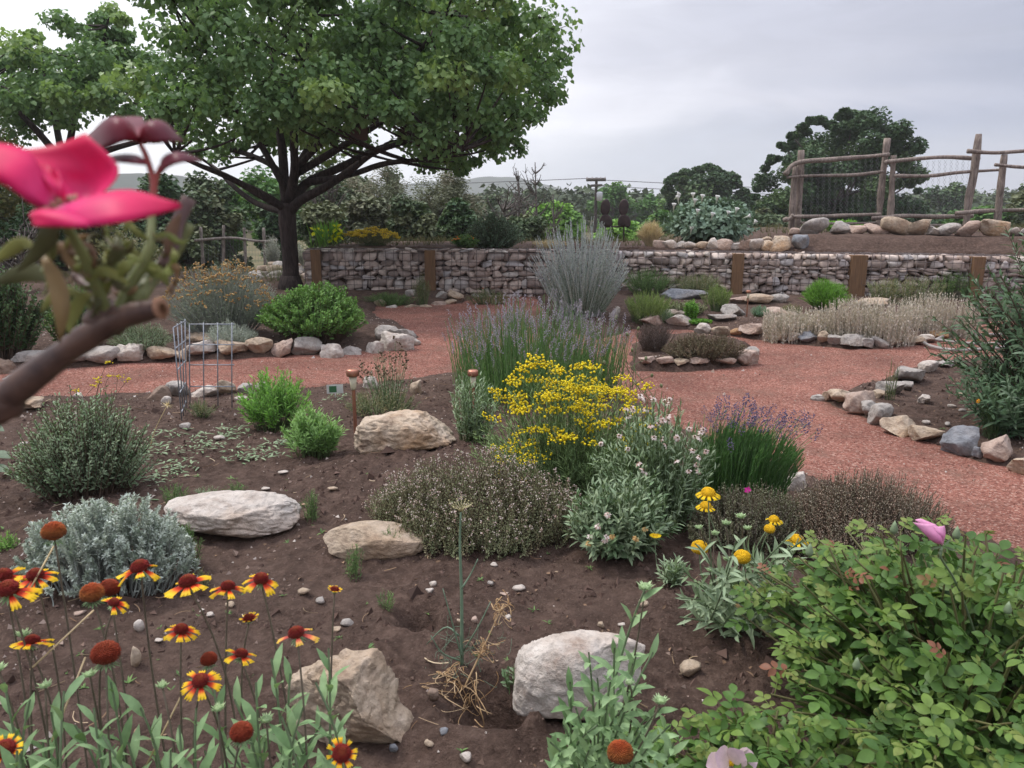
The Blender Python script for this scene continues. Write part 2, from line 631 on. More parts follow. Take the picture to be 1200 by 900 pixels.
BED_ISLAND = poly([(742, 434), (738, 404), (770, 394), (840, 394), (880, 406), (886, 420), (872, 431), (810, 436)])
BED_RIGHT = np.vstack([poly([(952, 470), (985, 462), (1030, 446), (1060, 436), (1090, 426), (1140, 420), (1300, 425)]),
                       [[9, 6.0], [9, 2.6]], poly([(1330, 610), (1200, 560), (1165, 548), (1122, 536), (1085, 520), (1050, 508), (1020, 492), (985, 480)])])
BEDS = [BED_FRONT, BED_LEFT, BED_RIGHT_BACK, BED_ISLAND, BED_RIGHT]


def sdpoly(x, y, P):
    x, y = np.asarray(x, float), np.asarray(y, float)
    d = np.full(x.shape, 1e9); ins = np.zeros(x.shape, bool)
    for i in range(len(P)):
        a, b = P[i], P[(i + 1) % len(P)]
        e = b - a
        wx, wy = x - a[0], y - a[1]
        t = np.clip((wx * e[0] + wy * e[1]) / (e @ e), 0, 1)
        d = np.minimum(d, (wx - t * e[0]) ** 2 + (wy - t * e[1]) ** 2)
        c = (a[1] > y) != (b[1] > y)
        with np.errstate(divide='ignore', invalid='ignore'):
            xc = a[0] + (y - a[1]) * e[0] / (e[1] if e[1] != 0 else 1e-9)
        ins ^= c & (x < xc)
    d = np.sqrt(d)
    return np.where(ins, -d, d)


def bedsd(x, y):
    r = np.full(np.shape(x), 1e9)
    for P in BEDS:
        r = np.minimum(r, sdpoly(x, y, P))
    return np.where(np.asarray(y) > 12, -1.0, r)


# the gabion wall's line, from its left end to beyond the right edge of the picture
WL = at(357, 291, 10.45)[:2]
WM = at(735, 295, 10.2)[:2]
WR = at(1330, 304, 9.0)[:2]


def wall_y(x):
    x = np.asarray(x, float)
    return np.where(x < WM[0], WL[1] + (x - WL[0]) * (WM[1] - WL[1]) / (WM[0] - WL[0]),
                    WM[1] + (x - WM[0]) * (WR[1] - WM[1]) / (WR[0] - WM[0]))


def sstep(a, b, x):
    t = np.clip((np.asarray(x, float) - a) / (b - a), 0, 1)
    return t * t * (3 - 2 * t)


HOLES = [(492, 736, .09, .06), (575, 840, .13, .085), (520, 748, .05, .03), (610, 850, .09, .06)]
HOLE_XY = [(*ground0(px, py, .03)[:2], dp, r) for px, py, dp, r in HOLES]


def H(x, y):
    x, y = np.asarray(x, float), np.asarray(y, float)
    sd = bedsd(x, y) + vnoise(x * 6, y * 6, 8) * .035 + vnoise(x * 19, y * 19, 8) * .015
    z = .045 - .085 * sstep(-.10, .06, sd)
    near = sstep(14, 9, y)
    soil = vnoise(x * 2.1, y * 2.1) * .022 + vnoise(x * 7, y * 7, 3) * .011
    soil = soil + (np.abs(vnoise(x * 17, y * 17, 5)) * .018 + vnoise(x * 37, y * 37, 9) * .009) * sstep(5, 3.2, y)
    z = z + soil * near * sstep(.05, -.1, sd)
    # mounds
    z = z + .07 * np.exp(-(((x + .2) / 1.1) ** 2 + ((y - 3.2) / .7) ** 2))
    z = z + .05 * sstep(-.05, -.5, sd) * sstep(6, 7, y) * sstep(13, 10, y)
    for hx, hy, dp, r in HOLE_XY:
        d2 = ((x - hx) ** 2 + (y - hy) ** 2) / r ** 2
        z = z - dp * np.exp(-d2 ** 1.5) + dp * .35 * np.exp(-(np.sqrt(d2) - 1.75) ** 2 * 3) * (.6 + .4 * vnoise(x * 22, y * 22, 2))
    # terrace behind the wall, bank at its right
    wy = wall_y(x)
    ter = sstep(.10, .22, y - wy) * sstep(WL[0] - .05, WL[0] + .15, x)
    bank_x = at(915, 290, 10)[0]
    bank = .17 * sstep(bank_x - .2, bank_x + .5, x) * sstep(.22, .6, y - wy)
    z = z + (.55 + bank) * ter
    # the land falls away behind the garden
    edge = 12.4 + 2.1 * sstep(2.0, 3.6, x)
    z = z - 2.4 * sstep(0, 20, y - edge)
    z = z + sstep(30, 300, y) * vnoise(x * .01, y * .01) * 1.2
    return z


def gz(x, y):
    return float(H(np.array([x]), np.array([y]))[0])


def G(px, py, it=4):
    """point of the ground seen at a photo position"""
    d = ray(px, py)
    t = np.geomspace(1.0, 60, 500)
    for _ in range(2):
        P = CAM + d * t[:, None]
        hit = np.nonzero(P[:, 2] < H(P[:, 0], P[:, 1]))[0]
        i = max(hit[0], 1) if len(hit) else len(t) - 1
        t = np.linspace(t[i - 1], t[i], 60)
    p = P[i]
    return np.array([p[0], p[1], gz(p[0], p[1])])


def gridmesh(xs, ys, Z, keep=None):
    X, Y = np.meshgrid(xs, ys)
    V = np.stack([X, Y, Z], -1).reshape(-1, 3)
    i = np.arange(len(xs) * len(ys)).reshape(len(ys), len(xs))
    a, b, c, d = i[:-1, :-1], i[:-1, 1:], i[1:, 1:], i[1:, :-1]
    F = np.stack([a, b, c, a, c, d], -1)
    if keep is not None:
        k = keep[:-1, :-1] | keep[:-1, 1:] | keep[1:, 1:] | keep[1:, :-1]
        F = F[k]
    F = F.reshape(-1, 3)
    used = np.unique(F)
    remap = np.zeros(len(V), int); remap[used] = np.arange(len(used))
    return V[used], remap[F]


def soil_material():
    m, nt, bs = newmat('garden_soil')
    n1 = noise(nt, 1.3, 5, .6); n2 = noise(nt, 30, 6, .7); n3 = noise(nt, 9, 5, .65)
    c = ramp(nt, n2, [(.28, (.038, .024, .018)), (.5, (.094, .060, .046)), (.75, (.175, .120, .094))])
    c = mixn(nt, ramp(nt, n1, [(.4, 0.0), (.65, .5)]), c, (.150, .102, .080))
    c = mixn(nt, 1.0, c, ramp(nt, n3, [(.3, .72), (.65, 1.15)]), 'MULTIPLY')
    # tiny pale grit
    v = nt.nodes.new('ShaderNodeTexVoronoi'); v.inputs['Scale'].default_value = 210
    tc = nt.nodes.new('ShaderNodeTexCoord'); nt.links.new(tc.outputs['Object'], v.inputs['Vector'])
    sp = nt.nodes.new('ShaderNodeSeparateColor'); nt.links.new(v.outputs['Color'], sp.inputs[0])
    g = ramp(nt, sp.outputs[0], [(.955, 0.0), (.965, .6)])
    c = mixn(nt, g, c, (.17, .12, .092))
    # far land: dry olive grass
    ge = nt.nodes.new('ShaderNodeNewGeometry'); sx = nt.nodes.new('ShaderNodeSeparateXYZ')
    nt.links.new(ge.outputs['Position'], sx.inputs[0])
    mr = nt.nodes.new('ShaderNodeMapRange'); mr.inputs['From Min'].default_value = 13; mr.inputs['From Max'].default_value = 19
    nt.links.new(sx.outputs['Y'], mr.inputs['Value'])
    far = ramp(nt, noise(nt, .35, 6, .65), [(.35, (.07, .08, .035)), (.65, (.19, .15, .085))])
    c = mixn(nt, mr.outputs[0], c, far)
    nt.links.new(c, bs.inputs['Base Color'])
    bs.inputs['Roughness'].default_value = .95
    bs.inputs['Specular IOR Level'].default_value = .15
    ad = nt.nodes.new('ShaderNodeMath'); ad.operation = 'ADD'
    nt.links.new(n2, ad.inputs[0]); nt.links.new(noise(nt, 90, 5, .7), ad.inputs[1])
    bump(nt, bs, ad.outputs[0], 1.0, .018)
    return m


def gravel_material():
    m, nt, bs = newmat('red_gravel')
    v = nt.nodes.new('ShaderNodeTexVoronoi'); v.inputs['Scale'].default_value = 110
    tc = nt.nodes.new('ShaderNodeTexCoord'); nt.links.new(tc.outputs['Object'], v.inputs['Vector'])
    sp = nt.nodes.new('ShaderNodeSeparateColor'); nt.links.new(v.outputs['Color'], sp.inputs[0])
    c = ramp(nt, sp.outputs[0], [(.0, (.155, .060, .044)), (.45, (.262, .110, .081)), (.8, (.33, .147, .107)), (1, (.44, .28, .22))])
    c = mixn(nt, 1.0, c, ramp(nt, noise(nt, 1.4, 5, .65), [(.3, .62), (.7, 1.22)]), 'MULTIPLY')
    c = mixn(nt, ramp(nt, noise(nt, 3.7, 5, .7), [(.50, 0.0), (.68, .62)]), c, (.165, .098, .072))
    nt.links.new(c, bs.inputs['Base Color'])
    bs.inputs['Roughness'].default_value = .9
    bs.inputs['Specular IOR Level'].default_value = .2
    bump(nt, bs, v.outputs['Distance'], .8, .012)
    return m


SOIL, GRAVEL = soil_material(), gravel_material()


def steps(a, b, s):
    return np.arange(a, b, s)


def geo_steps(a, b, n):
    return a * (b / a) ** (np.arange(n) / n)


_xp = np.concatenate([steps(0, 2.2, .02), steps(2.2, 7.5, .06), geo_steps(7.5, 880, 36), [880]])
XS = np.concatenate([-_xp[:0:-1], _xp])
YS = np.concatenate([steps(-5, 1.2, .15), steps(1.2, 4.6, .017), steps(4.6, 11.6, .045), geo_steps(11.6, 880, 64), [880]])
gx, gy = np.meshgrid(XS, YS)
V_, F_ = gridmesh(XS, YS, H(gx, gy))
g = Geo().add(V_, F_)
o = g.build('ground', SOIL)
tag(o, kind='structure')

px_ = steps(-9.5, 10.5, .06); py_ = steps(2.0, 10.6, .05)
gx, gy = np.meshgrid(px_, py_)
sdv = bedsd(gx, gy)
zz = .002 + vnoise(gx * 1.7, gy * 1.7, 4) * .008 + vnoise(gx * 9, gy * 9, 4) * .004
V_, F_ = gridmesh(px_, py_, zz, keep=(sdv > -.06) & (gy < wall_y(gx) - .02))
tag(Geo().add(V_, F_).build('gravel_path', GRAVEL), kind='structure')


def rand_ground(n, x0, x1, y0, y1, path, margin=.04, pw=1.0):
    """random points on soil (path False) or path (True); denser near the camera"""
    out = []
    r = rng
    x = r.uniform(x0, x1, n); y = y0 + (y1 - y0) * r.random(n) ** pw
    sd = bedsd(x, y)
    k = (sd > margin) if path else (sd < -margin)
    k &= np.abs(x) < y * .85 + .6
    k &= y < wall_y(x) - .1
    x, y = x[k], y[k]
    z = H(x, y) if not path else .002 + vnoise(x * 1.7, y * 1.7, 4) * .008 + vnoise(x * 9, y * 9, 4) * .004
    return np.stack([x, y, z], 1)


def scatter_chips(name, pts, size, mat, flat=.5, label=None, cat=None):
    n = len(pts)
    a = rng.uniform(0, 6.283, n)
    yd = np.stack([np.cos(a), np.sin(a), rng.normal(0, .15, n)], 1)
    nr = unit(np.stack([rng.normal(0, .3, n), rng.normal(0, .3, n), np.ones(n)], 1))
    V, F, A = inst(TETRA, pts, yd, nr, size, wid=rng.uniform(.6, 1.2, n), thick=rng.uniform(.6, 1.3, n))
    o = Geo().add(V, F, A).build(name, mat, smooth=False)
    return tag(o, label, cat, kind='stuff')


def chipmat(name, stops):
    m, nt, bs = newmat(name)
    R = attr(nt)[0]
    nt.links.new(ramp(nt, R, stops), bs.inputs['Base Color'])
    bs.inputs['Roughness'].default_value = .85
    bs.inputs['Specular IOR Level'].default_value = .2
    return m


pts = rand_ground(95000, -5.5, 6.5, 2.2, 9.5, True, pw=1.25)
scatter_chips('red_gravel', pts, rng.uniform(.006, .014, len(pts)),
              chipmat('gravel_chip', [(0, (.145, .056, .042)), (.4, (.268, .112, .084)), (.8, (.35, .16, .12)), (.97, (.46, .32, .26))]),
              label='fine red crushed gravel covering the garden paths', cat='gravel')
pts = rand_ground(26000, -3.6, 3.6, 1.1, 5.6, False, pw=1.1)
cl = vnoise(pts[:, 0] * 3, pts[:, 1] * 3, 12)
pts = pts[cl + rng.normal(0, .3, len(cl)) > -.1]
scatter_chips('soil_clods', pts, rng.gamma(1.8, .0060, len(pts)) + .005,
              chipmat('clod', [(0, (.042, .025, .020)), (.5, (.09, .055, .042)), (1, (.15, .098, .078))]),
              label='crumbs and clods of dark brown soil over the front bed', cat='soil')
pts = rand_ground(30000, -4.6, 4.6, 1.2, 8.5, False, pw=1.0)
pts[:, 2] += .003
cl = vnoise(pts[:, 0] * 2.2, pts[:, 1] * 2.2, 31)
pts = pts[cl + rng.normal(0, .35, len(cl)) > -.05]
scatter_chips('soil_grit', pts, rng.gamma(1.6, .0040, len(pts)) + .003,
              chipmat('grit', [(0, (.10, .065, .05)), (.5, (.22, .15, .115)), (.82, (.38, .30, .25)), (1, (.56, .51, .45))]),
              label='pale grit and bark chips strewn over the brown soil', cat='grit')
# straw and twigs
pts = rand_ground(750, -3.6, 3.6, 1.3, 6.2, False)
n = len(pts)
a = rng.uniform(0, 6.28, n); L_ = rng.uniform(.02, .09, n)
d = np.stack([np.cos(a), np.sin(a), rng.normal(.0, .12, n)], 1) * L_[:, None]
bend = np.stack([-np.sin(a), np.cos(a), rng.uniform(0, .4, n)], 1) * (L_ * rng.normal(0, .3, n))[:, None]
t = np.linspace(0, 1, 5)[None].repeat(n, 0)
P0 = pts + [0, 0, .006]
Pc, _ = bez(P0, P0 + d / 2 + bend, P0 + d, t)
V, F, A = tubes(Pc, rng.uniform(.0007, .0018, n)[:, None], 3)
tag(Geo().add(V, F, A).build('straw', chipmat('straw', [(0, (.16, .09, .05)), (.6, (.36, .26, .16)), (1, (.52, .42, .28))]), smooth=False),
    'bits of dry straw and twig lying on the soil', 'straw', kind='stuff')

# dry fallen leaves
pts = rand_ground(5200, -3.8, 3.8, 1.2, 8.0, False, pw=.95)
cl = vnoise(pts[:, 0] * 1.6, pts[:, 1] * 1.6, 71)
pts = pts[cl + rng.normal(0, .3, len(cl)) > .12] + [0, 0, .004]
n = len(pts); a = rng.uniform(0, 6.28, n)
V, F, A = inst(leaf_tpl(.45, .5, 3, .3, .35), pts, np.stack([np.cos(a), np.sin(a), rng.normal(.05, .25, n)], 1), rng.normal(0, .45, (n, 3)) + [0, 0, 1.], rng.uniform(.008, .026, n))
tag(Geo().add(V, F, A).build('leaf_litter', chipmat('litter', [(0, (.07, .045, .03)), (.5, (.17, .105, .065)), (.85, (.30, .20, .13)), (1, (.42, .32, .22))])),
    'dry brown fallen leaves scattered on the garden soil', 'leaf litter', kind='stuff')
# chips and leaves strayed onto the path
pts = rand_ground(2600, -5, 6, 2.2, 9.5, True)
scatter_chips('stray_chips', pts, rng.gamma(1.6, .006, len(pts)) + .005, chipmat('stray', [(0, (.10, .07, .05)), (.5, (.34, .25, .2)), (1, (.6, .55, .5))]), label='stray pale chips and bits on the red paths', cat='chips')

# distant hills
HILLM = plainmat('hill_scrub', (.040, .055, .038), (.018, .030, .022), scale=.09, rough=1, spec=.1)


def hill(prof, Y, thick):
    xs = np.linspace(prof[0][0], prof[-1][0], 160)
    ys = np.interp(xs, [p[0] for p in prof], [p[1] for p in prof]) + vnoise(xs * .03, 2.2) * 1.5 + vnoise(xs * .12, 7) * .7 + vnoise(xs * .9, 7) * .5
    top = np.array([at(x, y, Y) for x, y in zip(xs, ys)])
    rows = []
    for k, f in enumerate(np.linspace(0, 1, 26)):
        r = top.copy()
        r[:, 1] = Y - thick + 2 * thick * f
        r[:, 2] = -4 + (top[:, 2] + 4) * (math.sin(math.pi * f) ** 1.2) * (1 + (.06 * vnoise(top[:, 0] * .02, f * 9, 5) if 0 < k < 25 else 0))
        r[:, 0] = top[:, 0]
        rows.append(r)
    V = np.array(rows); ny, nx = V.shape[:2]
    i = np.arange(nx * ny).reshape(ny, nx)
    a, b, c, d = i[:-1, :-1], i[:-1, 1:], i[1:, 1:], i[1:, :-1]
    F = np.stack([a, b, c, a, c, d], -1).reshape(-1, 3)
    tag(Geo().add(V, F).build('hill', HILLM), kind='structure')


hill([(-700, 212), (-300, 206), (0, 206), (150, 206), (240, 210), (310, 218), (380, 226), (470, 234), (640, 238)], 430, 90)
hill([(200, 235), (430, 218), (500, 212), (570, 208), (610, 210), (660, 222), (710, 230), (850, 236), (1100, 238), (1500, 232), (2000, 225)], 700, 110)
# ------------------------------------------------------------------ gabion walls
STONE_W = None


def gabion_mats():
    m, nt, bs = newmat('gabion_stone')
    R, T, B = attr(nt)[:3]
    c = ramp(nt, R, [(0, (.26, .205, .175)), (.2, (.42, .33, .285)), (.45, (.53, .425, .36)), (.7, (.61, .50, .42)), (.88, (.46, .43, .42)), (1, (.70, .62, .53))])
    c = mixn(nt, 1.0, c, ramp(nt, noise(nt, 22, 6, .7), [(.25, .65), (.55, 1.0), (.8, 1.2)]), 'MULTIPLY')
    nt.links.new(c, bs.inputs['Base Color']); bs.inputs['Roughness'].default_value = .9
    bs.inputs['Specular IOR Level'].default_value = .2
    bump(nt, bs, noise(nt, 60, 5, .7), .7, .008)
    return m


GST = gabion_mats()
WIRE = plainmat('weathered_wire', (.20, .17, .16), (.11, .09, .085), scale=80, rough=.55, metal=.6)
TIMBER = plainmat('timber_post', (.22, .125, .062), (.12, .066, .034), scale=9, sc3=(6, 6, .6), rough=.8, bumpd=.004)
_rt = [rock_shape(np.random.default_rng(300 + i), 2, 9, .05) for i in range(14)]


def gabion(name, label, xa, xb, ztop, cell=.11, thick=.34, lowers=0.0, face_drop=0.0):
    """a run of wall between two x positions on the wall's line"""
    r = np.random.default_rng(int(abs(xa * 100)) + 5)
    n = 2
    base = np.array([xa, float(wall_y(xa)), 0.0])
    root = thing(name, label, 'stone wall', base)
    L = math.hypot(xb - xa, float(wall_y(xb) - wall_y(xa)))
    e = np.array([xb - xa, float(wall_y(xb) - wall_y(xa))]) / L
    nrm = np.array([e[1], -e[0]])          # towards the camera
    if nrm[1] > 0: nrm = -nrm

    def P(s, dpt, z):                       # s along, dpt behind the face
        x = xa + e[0] * s - nrm[0] * dpt
        y = base[1] + e[1] * s - nrm[1] * dpt
        return np.array([x, y, z])
    g = Geo()
    zb = -.06
    for layer, dd in ((0, .065), (1, .15), (2, .27)):
        z = zb
        while z < ztop - .012:
            h = r.choice([.045, .06, .075, .09, .115])
            if z + h > ztop: h = max(ztop - z, .03)
            if layer and z < ztop - .16:
                z += h; continue
            s = r.uniform(-.05, 0)
            while s < L:
                w = r.uniform(.05, .19) * (1.25 if h > .07 else 1)
                hh = h * r.uniform(.85, 1.25)
                c = P(s + w / 2, dd + r.uniform(-.018, .02), z + h / 2 + r.uniform(-.008, .008))
                V, F = _rt[r.integers(14)]
                V = np.sign(V) * np.abs(V) ** .82 * np.array([w * .575, .085, hh * .60])
                a = math.atan2(e[1], e[0]) + r.normal(0, .12); ti = r.normal(0, .12)
                V = np.stack([V[:, 0] * math.cos(ti) - V[:, 2] * math.sin(ti), V[:, 1], V[:, 0] * math.sin(ti) + V[:, 2] * math.cos(ti)], 1)
                V = np.stack([V[:, 0] * math.cos(a) - V[:, 1] * math.sin(a), V[:, 0] * math.sin(a) + V[:, 1] * math.cos(a), V[:, 2]], 1)
                if c[0] < xb + .02:
                    g.add(V + c, F, (r.random(), .5, r.random()))
                s += w
            z += h
    g.build('stone_fill', GST, root)
    # earth core behind the stones
    k = Geo()
    pts = [P(0, .12, 0), P(L, .12, 0)]
    mid = (pts[0] + pts[1]) / 2
    boxgeo(k, (mid[0], mid[1], (ztop - .05 + zb) / 2), (L - .02, .06, ztop - .05 - zb), math.atan2(e[1], e[0]))
    k.build('backing', SOIL, root, smooth=False)
    # wire mesh on the face and folded over the top
    wv = Geo()
    lines = []
    ns = int(L / cell)
    for i in range(ns + 1):
        s = i * L / ns
        j = r.normal(0, .004)
        lines.append([P(s + j, -.028, zb), P(s + j, -.030 - abs(r.normal(0, .006)), (zb + ztop) / 2), P(s + j, -.028, ztop + .012), P(s + j, thick, ztop + .016)])
    lv = [curve(l, 4) for l in [[a, b, c, d] for a, b, c, d in lines]]
    V, F, A = tubes(np.array([[a, b, c, d] for a, b, c, d in lines]), .0036, 4); wv.add(V, F, A)
    rows = []
    for z in np.arange(.05, ztop, cell * .95):
        rows.append([P(s, -.033 - abs(r.normal(0, .005)), z + .006 * math.sin(s * 3 + z * 9)) for s in np.linspace(0, L, 24)])
    for dd, z in ((-.03, ztop + .014), (.10, ztop + .018), (.22, ztop + .018)):
        rows.append([P(s, dd, z) for s in np.linspace(0, L, 24)])
    V, F, A = tubes(np.array(rows), .0036, 4); wv.add(V, F, A)
    wv.build('wire_mesh', WIRE, root)
    return root, P, L


def wall_post(root, x, w, ztop, front=.05):
    y = float(wall_y(x))
    g = Geo(); boxgeo(g, (x, y + .05 - front, (ztop - .1) / 2), (w, .12, ztop + .1), 0)
    o = g.build('post', TIMBER, root, smooth=False)
    bv = o.modifiers.new('bevel', 'BEVEL'); bv.width = .004; bv.segments = 1
    return o


rL, PL, LL = gabion('gabion_wall', 'long low gabion wall of brown stone behind wire mesh, left of the tall silvery sage', WL[0], WM[0] - .1, .605)
for px, w in ((371, .13), (505, .14)):
    wall_post(rL, at(px, 320, 10.4)[0], w, .615)
rR, PR, LR = gabion('gabion_wall', 'gabion wall right of the tall silvery sage, below the bank and pole fence', WM[0] - .06, WR[0], .60, cell=.10)
for px, w in ((863, .14), (1005, .19), (1147, .14)):
    wall_post(rR, at(px, 320, float(wall_y(at(px, 320, 9.8)[0])))[0], w, .60)
# the short return of the left wall at its end
g = Geo(); r_ = np.random.default_rng(4)
for z in np.arange(-.03, .6, .07):
    for yy in np.arange(0, .5, .11):
        V, F = _rt[r_.integers(14)]
        g.add(V * np.array([.07, .06, .04]) + np.array([WL[0] + .03, WL[1] + .08 + yy, z + .03]), F, (r_.random(), .5, r_.random()))
g.build('end_stones', GST, rL)

# ------------------------------------------------------------------ pole fence on the bank
def wood_material(name, c1, c2, sc=1.0):
    m, nt, bs = newmat(name)
    n = noise(nt, 14 * sc, 6, .65, sc3=(3, 3, .5), dist=.8)
    n2 = noise(nt, 5 * sc, 4, .6)
    c = ramp(nt, n, [(.3, tuple(x * .45 for x in c2)), (.48, c2), (.7, c1)])
    c = mixn(nt, 1.0, c, ramp(nt, n2, [(.3, .7), (.7, 1.15)]), 'MULTIPLY')
    nt.links.new(c, bs.inputs['Base Color']); bs.inputs['Roughness'].default_value = .85
    bs.inputs['Specular IOR Level'].default_value = .2
    bump(nt, bs, n, .9, .012)
    return m


POLEW = wood_material('weathered_pole', (.40, .34, .29), (.25, .20, .17))
POLEG = wood_material('grey_pole', (.42, .38, .34), (.26, .22, .19))
BARK = wood_material('dark_bark', (.085, .064, .056), (.042, .031, .028), .8)
BARKG = wood_material('grey_bark', (.20, .17, .15), (.10, .085, .075), .8)


def branch(g, pts, r0, r1, n=14, sides=7, knot=.12, seed=0):
    c = curve(pts, n)
    t = np.linspace(0, 1, n)
    rad = r0 + (r1 - r0) * t
    rad = rad * (1 + knot * vnoise(t * 6 + seed * 3.7, seed * 1.3 + .5))
    V, F, A = tubes(c, rad[None], sides)
    g.add(V, F, A)
    return c


FY = 12.2
fence = thing('pole_fence', 'tall rustic fence of crooked weathered poles with wire netting on the earth bank', 'fence', (*at(1040, 275, FY)[:2], .72))
posts = [([(927, 284), (929, 240), (932, 195)], .065, .05, 0), ([(935, 280), (937, 225), (939, 176)], .06, .055, .05),
         ([(1029, 276), (1033, 220), (1040, 162)], .062, .05, 0), ([(1043, 268), (1045, 225), (1047, 182)], .055, .05, -.12),
         ([(1132, 272), (1135, 235), (1141, 205), (1147, 157)], .062, .055, -.3), ([(1169, 262), (1172, 225), (1177, 181)], .06, .05, -.5),
         ([(1236, 262), (1237, 220), (1238, 170)], .06, .05, -.7)]
for k, (p, r0, r1, dy) in enumerate(posts):
    g = Geo()
    q = [at(x, y, FY + dy) for x, y in p]
    q[0] = q[0] - [0, 0, .12]
    branch(g, q, r0 * .9, r1 * .9, 16, 8, .22, k)
    g.build('post', POLEW, fence)
rails = [([(920, 205), (934, 191), (975, 187), (1010, 184), (1042, 181)], .05, .04, -.08), ([(922, 208), (950, 206), (1000, 205), (1036, 201)], .032, .028, -.08),
         ([(928, 254), (975, 253), (1032, 251)], .042, .036, -.08), ([(938, 261), (985, 262), (1028, 261)], .028, .024, -.08),
         ([(1037, 190), (1075, 186), (1110, 184), (1148, 186)], .048, .04, -.2), ([(1048, 206), (1090, 206), (1125, 202), (1172, 199)], .034, .028, -.26),
         ([(1022, 256), (1060, 253), (1100, 254), (1140, 253)], .044, .036, -.2), ([(1045, 264), (1090, 264), (1128, 264)], .028, .024, -.2),
         ([(1120, 250), (1160, 247), (1240, 245)], .042, .036, -.45), ([(1134, 177), (1165, 179), (1200, 177), (1242, 175)], .04, .034, -.5),
         ([(1166, 193), (1200, 196), (1242, 196)], .034, .028, -.62), ([(918, 258), (926, 256), (930, 252)], .05, .045, -.1)]
for k, (p, r0, r1, dy) in enumerate(rails):
    g = Geo()
    branch(g, [at(x, y, FY + dy - .03) for x, y in p], r0 * .76, r1 * .76, 22, 7, .24, k + 20)
    g.build('rail', POLEW, fence)


def net(quad_px, Y0, Y1, nx, ny, rad):
    """wire netting between four photo corners (tl, tr, br, bl), hexagon-like zig-zag"""
    tl, tr, br, bl = [at(p[0], p[1], Y0 if i in (0, 3) else Y1) for i, p in enumerate(quad_px)]
    L = []
    for i in range(nx):
        u = (np.arange(ny * 2 + 1) % 2 * (1 if i % 2 else -1) * .5 + i + .5) / nx
        v = np.linspace(0, 1, ny * 2 + 1)
        p = ((1 - u)[:, None] * tl + u[:, None] * tr) * (1 - v)[:, None] + ((1 - u)[:, None] * bl + u[:, None] * br) * v[:, None]
        L.append(p)
    return tubes(np.array(L), rad, 3, cap=False)


NETM = plainmat('netting_wire', (.30, .30, .31), (.22, .22, .23), rough=.5, metal=.5)
g = Geo()
for q, a, b, nx, ny in (([(938, 190), (1032, 183), (1030, 253), (937, 254)], FY, FY, 27, 13), ([(1046, 191), (1136, 186), (1132, 254), (1044, 254)], FY - .15, FY - .3, 26, 13)):
    V, F, A = net(q, a, b, nx, ny, .0019); g.add(V, F, A)
g.build('wire_netting', NETM, fence)

# small fence at the left, beyond the tree
FL = 16.2
f2 = thing('stick_fence', 'low pale stick fence with netting standing left of the tree trunk', 'fence', (*at(270, 305, FL)[:2], .1))
for k, p in enumerate([[(238, 312), (237, 290), (235, 266)], [(262, 310), (262, 285), (262, 264)], [(288, 312), (287, 285), (286, 267)], [(311, 312), (310, 290), (309, 267)]]):
    g = Geo(); branch(g, [at(x, y, FL) for x, y in p], .034, .03, 10, 7, .14, k + 40); g.build('post', POLEG, f2)
g = Geo(); branch(g, [at(x, y, FL - .05) for x, y in [(228, 282), (250, 280), (275, 279), (305, 283), (325, 281)]], .032, .024, 14, 7, .15, 50); g.build('rail', POLEG, f2)
g = Geo(); V, F, A = net([(237, 281), (310, 281), (310, 308), (237, 308)], FL, FL, 40, 8, .002); g.add(V, F, A)
g.build('wire_netting', NETM, f2)

# ------------------------------------------------------------------ utility pole, wires, sculpture
UY = 60
pole = thing('utility_pole', 'wooden utility pole with crossarm and pale transformer rising above the green trees', 'utility pole', (*at(698, 285, UY)[:2], 0))
g = Geo(); branch(g, [at(697, 300, UY), at(698, 250, UY), at(699, 208, UY)], .14, .10, 8, 8, .02, 1); g.build('pole', BARK, pole)
g = Geo(); V, F, A = tubes(np.array([at(687, 210.6, UY - .2), at(710, 210.3, UY - .2)]), .13, 4); g.add(V, F, A); g.build('crossarm', BARKG, pole)
g = Geo(); V, F, A = tubes(np.array([at(692, 217.6, UY - .2), at(706, 217.0, UY - .2)]), .09, 4); g.add(V, F, A); g.build('crossarm', BARKG, pole)
g = Geo(); c = at(702.5, 235, UY - .3); lathe(g, [(0, -.06), (.22, 0), (.23, .55), (.18, .64), (0, .66)], c, 14); g.build('transformer', plainmat('transformer_paint', (.55, .56, .58), rough=.5), pole)
for x in (688, 694, 704, 709):
    g = Geo(); lathe(g, [(.05, 0), (.07, .06), (.04, .14), (0, .16)], at(x, 209.8, UY - .2), 8); g.build('insulator', plainmat('porcelain', (.45, .40, .38), rough=.3), pole)
WIREB = plainmat('black_cable', (.03, .03, .035), rough=.6)
for k, (a, b, dy) in enumerate(((690, -400, 209), (708, 2200, 211), (703, 2200, 218))):
    p0 = at(a, dy, UY - .2); p1 = at(b, dy + 22 - (30 if k == 0 else 0), UY + 30)
    c = np.array([p0 + (p1 - p0) * t - np.array([0, 0, 1.3 * 4 * t * (1 - t)]) for t in np.linspace(0, 1, 24)])
    g = Geo(); V, F, A = tubes(c, .022, 4); g.add(V, F, A); g.build('cable', WIREB, pole)

